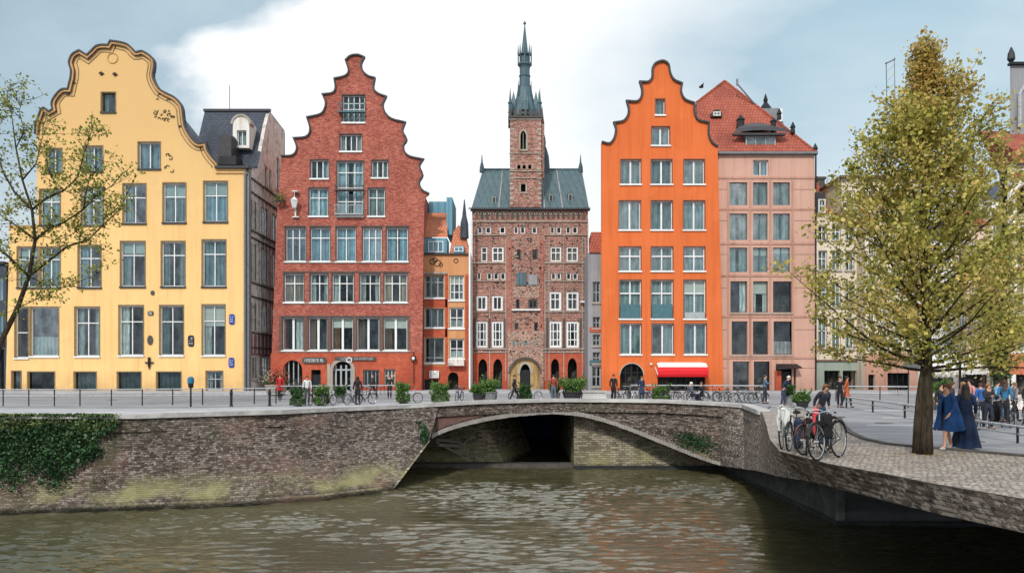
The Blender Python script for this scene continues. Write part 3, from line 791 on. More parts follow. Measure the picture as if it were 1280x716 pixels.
    # balconies on the middle windows
    def balc(x0,x1,y0,y1,m):
        b = MB(); u0,u1,z0,z1 = PX(x0,Y),PX(x1,Y),PZ(y1,Y),PZ(y0,Y)
        b.box(u0,u1,-.6,0,z0-.12,z0,fc.T); b.box(u0,u1,-.6,-.55,z1-.06,z1,fc.T)
        k = int((u1-u0)/.16)
        for i in range(k+1): u = u0+(u1-u0-.03)*i/k; b.box(u,u+.03,-.59,-.56,z0,z1-.06,fc.T)
        for u in (u0,u1-.04): b.box(u,u+.04,-.55,0,z1-.06,z1,fc.T)
        b.build('balcony', m, root)
    balc(424,456.5,131,141,m_tframe); balc(419.5,455,233,238,m_dkstone); balc(419.5,455,257,268,m_gframe)
    # doors inside the openings
    fc.box('door', m_darkmetal, PX(389,Y),PX(401,Y),.25,.33,.03,PZ(468,Y))
    b = MB()
    for k in range(5): x = PX(354+k*6,Y); b.box(x-.05,x+.05,.3,.38,.03,PZ(452,Y),fc.T)
    build_each(b, 'door_frame', m_gframe, root)
    b = MB()
    for k in range(4): x = PX(419+k*6.5,Y); b.box(x-.09,x+.09,.3,.4,.03,PZ(456,Y),fc.T)
    b.box(PX(416,Y),PX(441,Y),.29,.37,PZ(463,Y),PZ(461,Y),fc.T)
    build_each(b, 'door_frame', m_gframe, root)
    # grey stone surround of the main arch
    ga = arch(PX(412.5,Y),PX(444,Y),.02,PZ(447,Y)); 
    fc.wall('stone_arch', m_stone, ga, [arch(PX(416.3,Y),PX(440.7,Y),.04,PZ(451.3,Y))], -.16)
    fc.box('stone_pier', m_stone, PX(409.5,Y),PX(413,Y),-.18,0,0,PZ(455,Y))
    # signs (writing too small to read)
    sg = MB(); x0,x1,z0,z1 = PX(378,Y),PX(408.5,Y),PZ(454,Y),PZ(446.5,Y); h = (z1-z0)/2
    ring = [(x0+h*.6,z0),(x1-h*.6,z0),(x1-h*.1,z0+h*.5),(x1,z0+h),(x1-h*.1,z1-h*.5),(x1-h*.6,z1),(x0+h*.6,z1),(x0+h*.1,z1-h*.5),(x0,z0+h),(x0+h*.1,z0+h*.5)]
    n = len(ring); sg.add([(a,Y-.2,b) for a,b in ring]+[(a,Y-.04,b) for a,b in ring],[tuple(range(n))]+[(i,(i+1)%n,n+(i+1)%n,n+i) for i in range(n)])
    so = sg.build('shop_sign', m_dkstone, root); mk = MB(); text_strokes(mk, fc.T, x0+.3, x1-.3, z0+h*.5, z1-h*.5, -.202, 12, 5); mk.build('lettering', m_wframe, so)
    x0,x1,z0,z1 = PX(419,Y),PX(470,Y),PZ(450.5,Y),PZ(446,Y)
    so = fc.box('shop_sign', m_dkstone, x0, x1, -.2, -.17, z0, z1); mk = MB(); text_strokes(mk, fc.T, x0+.6, x1-.1, z0+.08, z1-.08, -.202, 20, 8); mk.build('lettering', m_lightmetal, so)
    mk = MB(); mk.torus((PX(437,Y),Y-.22,PZ(450,Y)),.26,.05,'y',16,5); mk.build('ring_emblem', m_wframe, so)
    # white statue-like wall lantern at the left
    b = MB(); x, z = PX(370,Y), PZ(256,Y)
    b.lathe([(.05,-.55),(.20,-.45),(.40,.28),(.46,.32),(.12,.62),(.03,.7),(.03,1.3)], (x, Y-.6, z), 6); b.box(x-.3,x+.3,Y-.62,Y,z+1.25,z+1.33); b.box(x-.06,x+.06,Y-.3,Y,z-1.35,z-.5); b.box(x-.34,x+.34,Y-.25,Y,z-1.35,z-1.25)
    b.build('wall_lantern', m_wframe, root)
    # lamp on a rod at the right
    b = MB(); x, z = PX(517.5,Y), PZ(448,Y)
    b.ball((x,Y-.4,z),.3); b.tube([(x,Y-.4,z+.3),(x,Y-.4,z+.7)],.05,5); b.box(x-.03,x+.03,Y-.4,Y,z+.65,z+.72); b.tube([(x,Y-.3,z-.2),(x,Y-.3,z-2.6)],.04,5); lo = b.build('wall_lamp', m_darkmetal, root)
    MB().ball((x,Y-.55,z),.2).build('lamp_glass', m_wframe, lo)
    body(root, PX(352,Y), PX(526,Y), Y+.42, Y+12, PZ(235,Y), m_redbrick)
    gable_roof(root, PX(353,Y), PX(525,Y), Y+.42, Y+12, PZ(235,Y), PZ(100,Y), m_orgtile, 0, PX(443,Y))
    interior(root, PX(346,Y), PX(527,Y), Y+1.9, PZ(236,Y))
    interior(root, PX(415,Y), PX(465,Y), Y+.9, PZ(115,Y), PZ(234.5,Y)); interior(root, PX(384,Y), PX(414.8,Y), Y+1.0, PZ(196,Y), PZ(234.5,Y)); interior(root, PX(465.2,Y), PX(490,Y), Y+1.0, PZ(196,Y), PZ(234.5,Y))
red_house()

# ================================================================== SMALL PAIR OF HOUSES
def small_house():
    Y = 86.; root = thing('narrow_house', (PX(558,Y), Y, 0), 'narrow peach coloured house with orange roofs and a blue dormer, beside the tower hall', 'house')
    fc = front(root, Y); W = []
    def add(x0,y0,x1,y1,**k): W.append((pxr(Y,x0,y0,x1,y1), k))
    S = dict(fm=m_wframe, sill=m_wframe, glass=m_glass)
    add(531,344,555,372, nx=3, tr=(.7,), cur='left', cm=m_cteal, **dict(S, fm=m_gframe)); add(531,385,555,409, nx=3, tr=(), cur='full', cm=m_cdark, **dict(S, fm=m_gframe)); add(531,422,555,453, nx=2, tr=(.2,), **dict(S, fm=m_gframe))
    add(561.5,344,580,375, nx=3, tr=(.33,.66), cur='gap', cm=m_cteal, ft=.16, **S); add(561.5,384,580,410, nx=2, tr=(.5,), cur='low', cm=m_cwhite, ft=.16, **S); add(561.5,423,580,448, nx=2, tr=(.5,), cur='low', cm=m_cwhite, ft=.16, **S)
    A = arch(PX(560,Y),PX(573,Y),.03,PZ(465,Y)); D = rect(PX(530.5,Y),PX(548,Y),.03,PZ(474,Y))
    low = PZ(457,Y)
    fc.wall('wall', m_peach, rect(PX(527.5,Y),PX(588,Y),0,PZ(318,Y)), [rect(*w[0]) for w in W]+[A,D], .4)
    for w, k in W: window(fc, *w, **k)
    fc.wall('ground_floor_band', m_redpaint, rect(PX(528,Y),PX(587.5,Y),.01,low), [A,D], -.05)
    mb = MB()
    for x0,x1,y0,y1 in [(529,559,374,384),(529,559,411,421),(556.5,560,343,456),(581.5,587.5,343,456)]: mb.box(PX(x0,Y),PX(x1,Y),-.04,0,PZ(y1,Y),PZ(y0,Y),fc.T)
    build_each(mb, 'red_pilaster', m_redpaint, root)
    fc.box('cornice', m_stone, PX(527,Y),PX(559,Y),-.2,.1,PZ(342.5,Y),PZ(340,Y)); fc.box('cornice', m_lead, PX(528,Y),PX(588.5,Y),-.25,.1,PZ(318.5,Y),PZ(316.6,Y))
    # ornament on the orange band
    mb = MB()
    for px, py, r_ in [(541,327,.3),(547,329,.34),(544,325,.25),(551,331,.2),(570,326,.22)]:
        mb.torus((PX(px,Y),Y-.02,PZ(py,Y)), r_, .05, 'y', 10, 4)
    mb.build('relief_ornament', m_wooddk, root)
    # balcony box with greenery, sign
    bo = fc.box('balcony', m_wood, PX(560.5,Y),PX(580.5,Y),-.8,0,PZ(457,Y),PZ(449,Y))
    s = fc.box('shop_sign', m_wframe, PX(537,Y),PX(549,Y),-.35,-.28,PZ(472,Y),PZ(463,Y)); mk = MB()
    for j in range(3): text_strokes(mk, fc.T, PX(538,Y), PX(548,Y), PZ(470.5-j*2.6,Y), PZ(469-j*2.6,Y), -.352, 6, 50+j)
    mk.build('lettering', m_bframe, s)
    fc.box('door', m_darkmetal, PX(530.5,Y),PX(548,Y),.2,.3,.03,1.9)
    # dormer floor, roofs
    mb = MB(); mb.box(PX(530,Y),PX(558.5,Y),Y+.3,Y+3,PZ(317,Y),PZ(297,Y)); mb.build('dormer', m_bluemetal, root)
    d = front(root, Y+.2); window(d, PX(535,Y),PX(554,Y),PZ(315,Y),PZ(301,Y), nx=3, tr=(), rec=-.0, glass=m_glassup, cur='full', cm=m_cblue)
    mb = MB(); mb.add([(PX(530,Y),Y+.3,PZ(296,Y)),(PX(559,Y),Y+.3,PZ(296,Y)),(PX(559,Y+4),Y+4,PZ(266,Y+4)),(PX(534,Y+4),Y+4,PZ(266,Y+4))],[(0,1,2,3)]); mb.build('roof', m_orgtile, root)
    mb = MB(); mb.box(PX(536,Y+4),PX(560,Y+4),Y+4,Y+8,PZ(268,Y+4),PZ(252,Y+4)); mb.box(PX(560,Y+4),PX(567,Y+4),Y+2,Y+8,PZ(297,Y+4),PZ(251.5,Y+4)); mb.build('roof_box', m_bluemetal, root)
    mb = MB(); x0,x1,xm = PX(561,Y),PX(587,Y),PX(572,Y)
    mb.add([(x0,Y+.4,PZ(317,Y)),(x1,Y+.4,PZ(317,Y)),(PX(580,Y),Y+1.5,PZ(284,Y)),(xm,Y+1.5,PZ(278,Y)),(PX(566,Y),Y+1.5,PZ(286,Y)),(x0,Y+6,PZ(317,Y)),(x1,Y+6,PZ(317,Y)),(xm,Y+6,PZ(278,Y))],[(0,1,2,3,4),(1,6,7,3,2),(0,4,3,7,5)]); mb.build('roof', m_orgtile, root)
    mb = MB(); mb.box(PX(567,Y),PX(580,Y),Y-.05,Y+1.2,PZ(316,Y),PZ(307.5,Y)); mb.build('dormer', m_bluemetal, root)
    d = front(root, Y-.12); window(d, PX(568,Y),PX(579,Y),PZ(314.5,Y),PZ(309,Y), nx=2, tr=(), rec=0, ft=.07, glass=m_glassup)
    mb = MB(); mb.lathe([(.5,0),(.45,1.6),(.25,2.4),(.05,4.2)], (PX(580.5,Y+1),Y+1,PZ(296,Y)), 8); mb.build('turret', m_slate, root)
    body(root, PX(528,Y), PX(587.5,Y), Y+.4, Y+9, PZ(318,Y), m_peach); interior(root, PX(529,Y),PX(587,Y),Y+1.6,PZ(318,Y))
    MB().add([(PX(527.7,Y),Y+.4,PZ(317.9,Y)),(PX(588,Y),Y+.4,PZ(317.9,Y)),(PX(588,Y),Y+9,PZ(317.9,Y)),(PX(527.7,Y),Y+9,PZ(317.9,Y))],[(0,1,2,3)]).build('attic_floor', m_lead, root)
    fc.box('drainpipe', m_wframe, PX(586.2,Y),PX(588.2,Y),-.3,-.1,.1,PZ(262,Y))
small_house()

# ================================================================== TOWER HALL
def tower_hall():
    Y = 88.; root = thing('tower_hall', (PX(662,Y), Y, 0), 'x', 'town hall')
    root['label'] = 'mottled red brick hall with teal copper roof and a slender tower ending in a spire'
    fc = front(root, Y); W = []
    def add(x0,y0,x1,y1,**k): W.append((pxr(Y,x0,y0,x1,y1), k))
    S = dict(fm=m_wframe, glass=m_glassdk, ft=.15, mt=.1, rec=.08)
    for x0,x1 in [(597,603),(607,613.5),(624.5,631.5),(642.5,647.5),(650.5,656),(665,671),(688,693),(695.5,701.5),(707.5,713),(715.5,722)]: add(x0,283.5,x1,292, nx=1, tr=(), **S)
    for x0,x1,n in [(601.5,609,1),(615,629.5,2),(688,701.5,2),(708,722.5,2)]: add(x0,308.5,x1,327, nx=n, tr=(.6,), cur='gap', cm=m_cwarm, **S)
    for x0,x1 in [(646,651),(665.5,672)]: add(x0,312,x1,324.5, nx=1, tr=(), fm=m_dkstone, **{k:v for k,v in S.items() if k!='fm'})
    for x0,x1 in [(596.5,601),(609,614.5),(617,623),(625.5,631.5),(689,694.5),(696,701),(708,713.5),(716,722)]: add(x0,341,x1,349.5, nx=1, tr=(), **S)
    for x0,x1,y0,y1 in [(595.5,609,369.5,388),(615,628.5,369.5,388),(686.5,701.5,364.5,388),(707.8,723.3,364.5,388)]: add(x0,y0,x1,y1, nx=2, tr=(.6,) if y0<365 else (), cur='sides', cm=m_cwarm, **dict(S, ft=.24))
    for x0,x1 in [(645,649.5),(660.5,672)]: add(x0,374,x1,385.5, nx=1 if x0<650 else 2, tr=(), fm=m_dkstone, **{k:v for k,v in S.items() if k!='fm'})
    for x0,x1 in [(595.2,609.4),(614.7,629.2),(686.3,702),(707.8,723.6)]: add(x0,401.5,x1,434.3, nx=3, tr=(.3,.62), cur='left' if x0<650 else 'sides', cm=m_cdark, **dict(S, ft=.24))
    for x0,x1,y0,y1 in [(643.5,648,403.5,411.5),(667.5,672.5,403,413.5)]: add(x0,y0,x1,y1, nx=1, tr=(), fm=m_dkstone, **{k:v for k,v in S.items() if k!='fm'})
    PA = [arch(PX(a,Y),PX(b,Y),.03,PZ(t,Y),True) for a,b,t in [(598,609,448.5),(616.5,627.8,448.5),(688.8,699,448.3),(709.5,721.3,447.6)]]
    G = arch(PX(650,Y),PX(663,Y),.03,PZ(455,Y),True)
    out = [(PX(591.5,Y),0),(PX(734,Y),0),(PX(735,Y),PZ(262,Y)),(PX(590,Y),PZ(262,Y))]
    fc.wall('wall', m_towerbrick, out, [rect(*w[0]) for w in W]+PA+[G], .45)
    for w, k in W: window(fc, *w, **k)
    # red painted ground floor
    for a,b,ps in [(591.8,634.5,PA[:2]),(680,733,PA[2:])]:
        fc.wall('ground_floor_band', m_redpaint, rect(PX(a,Y),PX(b,Y),.01,PZ(441.5,Y)), ps, -.05)
    # gatehouse: carved stone field with a big shallow arch
    big = arch(PX(637,Y),PX(675.5,Y),.03,PZ(447.5,Y)); 
    fc.wall('carved_portal', m_ornate, rect(PX(634.7,Y),PX(679.5,Y),.02,PZ(414,Y)), [big], -.35)
    m_sand = plaster('ochre stained arch', (.50,.35,.16), stain=(.4,.3,.2), var=.5, streak=.9)
    fc.wall('portal_niche', m_sand, big, [G], -.02)
    coping(fc, 'portal_arch_rim', m_dkstone, list(reversed(big[2:])), -.04, .14, -.42, -.3)
    coping(fc, 'gate_rim', m_stone, list(reversed(G[2:])), .02, .28, -.14, 0)
    fc.box('gate', m_darkmetal, PX(650,Y),PX(663,Y),.25,.32,.03,PZ(462,Y))
    # blue green painted lettering strip, too small to read
    mk = MB(); text_strokes(mk, fc.T, PX(640.5,Y),PX(671,Y),PZ(431.5,Y),PZ(427,Y),-.37,11,77)
    m_teal = plain('teal sign paint', (.04,.24,.28), .6, var=.5); mk.build('lettering', m_teal, root)
    # shield-like teal panels, ledge
    fc.box('carved_panel', m_copperdk, PX(646,Y),PX(658,Y),-.18,0,PZ(356.5,Y),PZ(341,Y)); fc.box('carved_panel', m_greypl, PX(660.5,Y),PX(671.5,Y),-.14,0,PZ(356,Y),PZ(343.5,Y))
    fc.box('ledge', m_wframe, PX(639.5,Y),PX(675.5,Y),-.3,0,PZ(388.2,Y),PZ(386.3,Y))
    fc.box('carved_frieze', m_ornate, PX(641,Y),PX(674,Y),-.06,0,PZ(372,Y),PZ(358,Y))
    # orange-red centre bay strips
    mb = MB()
    for a,b in [(632.8,639.5),(675,679.5)]: mb.box(PX(a,Y),PX(b,Y),-.10,0,PZ(441,Y),PZ(300,Y),fc.T)
    build_each(mb, 'pilaster', brick('red mottled pier brick', [(.22,.06,.045),(.42,.13,.09),(.52,.20,.15)], (.36,.2,.16), .42, .16, .03, speck=.5, speckcol=(.50,.35,.3), bump=.6), root)
    # stone string courses and pale pipes
    mb = MB()
    for y,h in [(277,1.4),(294,1.0),(328.6,1.4),(351.2,1.1),(436,1.5),(440,1.2),(389.5,1.)]:
        for a,b in [(591.5,633),(680,734)] if y>290 else [(591.5,734)]: mb.box(PX(a,Y),PX(b,Y),-.14,0,PZ(y+h/2,Y),PZ(y-h/2,Y),fc.T)
    build_each(mb, 'string_course', m_stone, root)
    mb = MB()
    for px,t in [(612,364),(632.2,300),(681.2,342),(704.7,280),(727.8,296),(731.7,300),(686.3,300)]: mb.box(PX(px-.5,Y),PX(px+.5,Y),-.1,0,1.0,PZ(t,Y),fc.T)
    build_each(mb, 'pale_pipe', m_stone, root)
    mb = MB()
    for px in (593,611.8,631,684.2,704.8,726): mb.box(PX(px-1.2,Y),PX(px+1.2,Y),-.13,0,PZ(438,Y),PZ(398,Y),fc.T)
    build_each(mb, 'window_pier', m_dkstone, root)
    # frieze of little arches under the eaves
    for i in range(22):
        px = 594.5+i*6.35
        c = arch(PX(px,Y),PX(px+3.4,Y),PZ(273.5,Y),PZ(265.5,Y),True,6)
        n = len(c); mb = MB(); mb.add([(a,Y-.06,b) for a,b in c],[tuple(range(n))]); mb.build('blind_arch', m_dkstone if i%3 else m_bframe, root)
        q = coping(fc,'blind_arch_rim',m_stone,list(reversed(c[2:])),0,.09,-.12,-.02)
    # random carved stone details over the facade
    r_ = random.Random(12); mb = MB(); mb2 = MB()
    for k in range(260):
        px = r_.uniform(592,733); py = r_.choice([r_.uniform(296,307), r_.uniform(330,340), r_.uniform(352,363), r_.uniform(390,400), r_.uniform(279,283)])
        w, h = r_.uniform(.6,2.2), r_.uniform(.6,2.0)
        (mb if k%2 else mb2).box(PX(px,Y),PX(px+w,Y),-.08,0,PZ(py+h,Y),PZ(py,Y),fc.T)
    for k in range(200):
        px = r_.uniform(636,678); py = r_.uniform(296,444); w, h = r_.uniform(.6,2.6), r_.uniform(.6,2.2)
        if 447 > py > 414 or not (370 < py < 390): (mb if k%2 else mb2).box(PX(px,Y),PX(px+w,Y),-.42 if py > 414 else -.1,0,PZ(py+h,Y),PZ(py,Y),fc.T)
    tag(mb.build('carved_relief', m_stone, root), kind='stuff'); tag(mb2.build('carved_relief', m_wooddk, root), kind='stuff')
    # eaves, copper roof
    fc.box('eaves', m_lead, PX(586,Y),PX(737.5,Y),-.5,.6,PZ(262.8,Y),PZ(260.8,Y))
    Yr = 93.; ez = PZ(261,Y)+.02
    A = [(PX(589.5,Y),Y-.3,ez),(PX(736,Y),Y-.3,ez),(PX(736,Y),Y+11,ez),(PX(589.5,Y),Y+11,ez)]
    Bt = [(PX(603.5,Yr),Yr,PZ(212.5,Yr)),(PX(727,Yr),Yr,PZ(211.5,Yr)),(PX(727,Yr),Yr+1,PZ(211.5,Yr)),(PX(603.5,Yr),Yr+1,PZ(212.5,Yr))]
    rf = MB().hexa(A,Bt).build('roof', m_copper, root)
    MB().box(PX(603,Yr),PX(727.5,Yr),Yr-.1,Yr+1.1,PZ(212,Yr),PZ(210.8,Yr)).build('ridge_cap', m_copperdk, rf)
    for px,t in [(602.5,192),(725.5,192)]:
        b = MB(); zb = PZ(214,Yr); zt = PZ(t,Yr); b.lathe([(.32,0),(.28,.6),(.18,1.0),(.12,1.1),(.03,zt-zb)],(PX(px,Yr),Yr-.2,zb-.2),6); b.build('pinnacle', m_copperdk, root)
    for px,py in [(617.5,251),(688.5,248.5),(712.5,248)]:
        t = (262-py)/50; Ys = Y-.3+t*5.2
        b = MB(); b.box(PX(px-3.3,Ys),PX(px+3.3,Ys),Ys-.45,Ys+1.2,PZ(py+6,Ys),PZ(py-6,Ys)); q = b.build('roof_dormer', m_copper, root)
        window(front(root,Ys-.5), PX(px-2.5,Ys),PX(px+2.5,Ys),PZ(py+5.2,Ys),PZ(py-4,Ys), nx=1,tr=(),rec=0,ft=.12,fm=m_stone,glass=m_glassdk)
    b = MB()
    for px in (623.5,680.5,703): 
        b.hexa([(PX(px-.9,Y),Y-.42,ez),(PX(px+.9,Y),Y-.42,ez),(PX(px+.9,Y),Y,ez),(PX(px-.9,Y),Y,ez)],[(PX(px*.85+98.2-.7,Yr),Yr-.12,PZ(213,Yr)),(PX(px*.85+98.2+.7,Yr),Yr-.12,PZ(213,Yr)),(PX(px*.85+98.2+.7,Yr),Yr+.2,PZ(213,Yr)),(PX(px*.85+98.2-.7,Yr),Yr+.2,PZ(213,Yr))])
    build_each(b, 'roof_rib', m_greypl, root)
    b = MB(); c = (PX(681,Yr),Yr,PZ(213,Yr)); b.lathe([(.65,-1),(.6,.4),(.5,1.6),(.2,2.6),(.1,2.8),(.13,3.2),(.02,4.1)],c,8); b.build('roof_turret', m_copperdk, root)
    # tower shaft
    Yt = 87.65; x0,x1 = PX(637.5,Yt),PX(676.5,Yt); zt = PZ(148,Yt); zb = PZ(259,Yt)
    ft_ = front(root, Yt); 
    L = arch(PX(650.5,Yt),PX(657.5,Yt),PZ(186.5,Yt),PZ(164,Yt),True); L2 = rect(PX(651,Yt),PX(657,Yt),PZ(240,Yt),PZ(230,Yt))
    A3 = [arch(PX(a,Yt),PX(a+3.6,Yt),PZ(211.3,Yt),PZ(206,Yt)) for a in (646.8,653.5,660.5)]
    tw = ft_.wall('tower_shaft', m_towerbrick, rect(x0,x1,zb,zt), [L,L2]+A3, .5)
    b = MB(); b.box(x0,x0+.35,Yt+.5,Yt+3.5,zb,zt); b.box(x1-.35,x1,Yt+.5,Yt+3.5,zb,zt); b.box(x0+.35,x1-.35,Yt+3.2,Yt+3.5,zb,zt); b.build('tower_side_wall', m_towerbrick, root)
    b = MB(); b.box(x0+.4,x1-.4,Yt+.8,Yt+.9,zb,zt-.02); b.build('tower_interior', m_int, root)
    coping(ft_, 'lancet_surround', m_stone, list(reversed(L[1:]+L[:1])), .0, .19, -.08, .02)
    ft_.box('lancet_sill', m_stone, PX(648.3,Yt),PX(660,Yt),-.12,.02,PZ(189,Yt),PZ(187,Yt))
    b = MB(); b.box(PX(653.6,Yt),PX(654.3,Yt),Yt+.15,Yt+.22,PZ(186.5,Yt),PZ(165,Yt)); b.build('lancet_mullion', m_stone, root)
    b = MB()
    for u0,u1,z0,z1 in [(649.3,651,240.5,229),(657,658.7,240.5,229),(649.3,658.7,242,240)]: b.box(PX(u0,Yt),PX(u1,Yt),-.08,.02,PZ(z0,Yt),PZ(z1,Yt),ft_.T)
    build_each(b, 'tower_window_surround', m_stone, root)
    b = MB()
    for a in (645,651.2,658,665): b.box(PX(a,Yt),PX(a+1.4,Yt),-.1,.02,PZ(212,Yt),PZ(205,Yt),ft_.T)
    build_each(b, 'arcade_column', m_stone, root)
    b = MB()
    for k in range(18):
        z = zb+.3+k*(zt-zb)/18
        for a,c2 in ((x0-.03,x0+.3+.15*(k%2)),(x1-.3-.15*(k%2),x1+.03)): b.box(a,c2,Yt-.05,Yt+.02,z,z+.22)
    build_each(b, 'quoin', m_stone, root)
    b = MB()
    for y in (149.5,192,222.5,214): b.box(x0-.1,x1+.1,Yt-.12,Yt+.02,PZ(y+.6,Yt),PZ(y-.4,Yt))
    build_each(b, 'tower_string_course', m_stone, root)
    # parapet with battlements and corner pinnacles
    b = MB(); zp = zt
    b.box(x0-.2,x1+.2,Yt-.2,Yt+3.7,zp,zp+.25)
    for i in range(7):
        x = x0-.15+i*(x1-x0+.3-.3)/6
        for yy in (Yt-.15, Yt+3.4): b.box(x,x+.3,yy,yy+.25,zp+.25,zp+.95)
    for i in range(1,6):
        y = Yt-.15+i*3.55/6
        for xx in (x0-.15,x1-.1): b.box(xx,xx+.25,y,y+.3,zp+.25,zp+.95)
    build_each(b, 'battlement', m_dkstone, root)
    cx, cy = PX(656.2,Yt), Yt+1.75
    def zz(py): return PZ(py, cy)
    for sx in (-1,1):
        for sy in (-1,1):
            b = MB(); px_ = cx+sx*1.62; b.lathe([(.22,0),(.22,1.6),(.3,1.7),(.16,1.9),(.02,3.3 if sy<0 else 4.)],(px_,cy+sy*1.6,zp),6); b.build('pinnacle', m_copperdk, root)
    b = MB(); b.lathe([(.28,-5),(.28,1.2),(.2,1.6),(.03,3.)],(x1+.12,Yt+.6,zp-1.5),6); b.build('stair_turret', m_towerbrick, root)
    k = Yt/F
    sp = MB(); sp.lathe([(1.5,zz(148)),(1.34,zz(138)),(1.12,zz(130)),(.95,zz(122)),(.80,zz(113)),(.72,zz(110)),(.74,zz(109)),(.74,zz(108)),(.60,zz(107)),(.58,zz(97)),(.66,zz(96)),(.66,zz(95)),(.56,zz(94)),(.56,zz(86)),(.66,zz(83.5)),(.80,zz(82)),(.80,zz(80)),(.52,zz(79)),(.50,zz(71)),(.74,zz(69.5)),(.74,zz(68.2)),(.40,zz(67)),(.34,zz(62)),(.20,zz(48)),(.05,zz(32)),(.04,zz(29)),(.03,zz(26))],(cx,cy,0),8,R(22.5)); so = sp.build('spire', m_copperdk, root)
    MB().ball((cx,cy,zz(29.5)),.17).build('finial_ball', m_copperdk, so)
    for i in range(8):
        b = MB(); t = 2*math.pi*i/8; b.tube([(cx+.72*math.cos(t),cy+.72*math.sin(t),zz(83)),(cx+.74*math.cos(t),cy+.74*math.sin(t),zz(67.5))],.07,5); 
        (b.lathe([(.09,0),(.1,.5),(.02,1.6)],(cx+1.0*math.cos(t+R(45)),cy+1.0*math.sin(t+R(45)),zz(122)),5) if i%2==0 else None)
        b.lathe([(.1,0),(.02,1.0)],(cx+.72*math.cos(t),cy+.72*math.sin(t),zz(68.2)),5)
        b.build('gallery_post', m_copperdk, so)
    b = MB()
    for i in range(4):
        t = R(45)+math.pi/2*i; dx, dy = math.cos(t-R(45)), math.sin(t-R(45))
        c = (cx+1.25*dx, cy+1.25*dy, zz(136)); b.lathe([(.5,-.6),(.5,.4),(.25,1.1),(.02,1.9)],c,4,0)
    b.build('spire_gablet', m_copperdk, so)
    b = MB(); b.box(PX(591.5,Y),PX(591.5,Y)+.3,Y+.45,Y+11,0,PZ(262,Y)); b.box(PX(735,Y)-.3,PX(735,Y),Y+.45,Y+11,0,PZ(262,Y)); build_each(b, 'side_wall', m_towerbrick, root)
    interior(root, PX(593,Y),PX(733,Y),Y+1.6,PZ(262,Y))
    fc.box('rain_pipe', m_wframe, PX(589,Y),PX(590.8,Y),-.3,-.05,.1,PZ(275,Y))
    fc.box('rain_pipe', m_wframe, PX(734.6,Y),PX(736,Y),-.3,-.05,.1,PZ(275,Y))
    fc.box('wall_sign', m_wframe, PX(725,Y),PX(730.5,Y),-.5,-.1,PZ(378.5,Y),PZ(376.5,Y))
tower_hall()

# ================================================================== GREY INFILL right of the tower
def infill():
    Y = 83.6; root = thing('infill_building', (PX(744,Y), Y, 0), 'grey rendered building with a dark red mansard, in the gap right of the tower hall', 'building')
    fc = front(root, Y); W = []
    for y in (352,396,418,440,): W.append(pxr(Y,741,y,750,y+(26 if y==352 else 14)))
    W.append(pxr(Y,740,458,751,483))
    fc.wall('wall', m_greypl, rect(PX(735,Y),PX(757,Y),0,PZ(316,Y)), [rect(*w) for w in W], .4)
    for w in W: window(fc, *w, nx=2, tr=(.5,), fm=m_gframe, glass=m_glass, sill=m_stone)
    mb = MB(); mb.add([(PX(736,Y),Y-.2,PZ(316,Y)),(PX(758,Y),Y-.2,PZ(316,Y)),(PX(758,Y+3),Y+3,PZ(290,Y+3)),(PX(739,Y+3),Y+3,PZ(290,Y+3)),(PX(758,Y),Y+9,PZ(316,Y)),(PX(736,Y),Y+9,PZ(316,Y))],[(0,1,2,3),(3,2,4,5)]); mb.build('roof', m_redtile, root)
    body(root, PX(735,Y),PX(757,Y),Y+.4,Y+9,PZ(316,Y),m_greypl); interior(root, PX(736,Y)+.2,PX(756,Y)-.2,Y+1.4,PZ(317,Y))
    fc.box('shop_front_band', m_tframe, PX(737,Y),PX(755,Y),-.12,0,PZ(456,Y),PZ(450,Y)); fc.box('brick_band', m_redpaint, PX(737,Y),PX(755,Y),-.08,0,PZ(415,Y),PZ(409,Y))
infill()

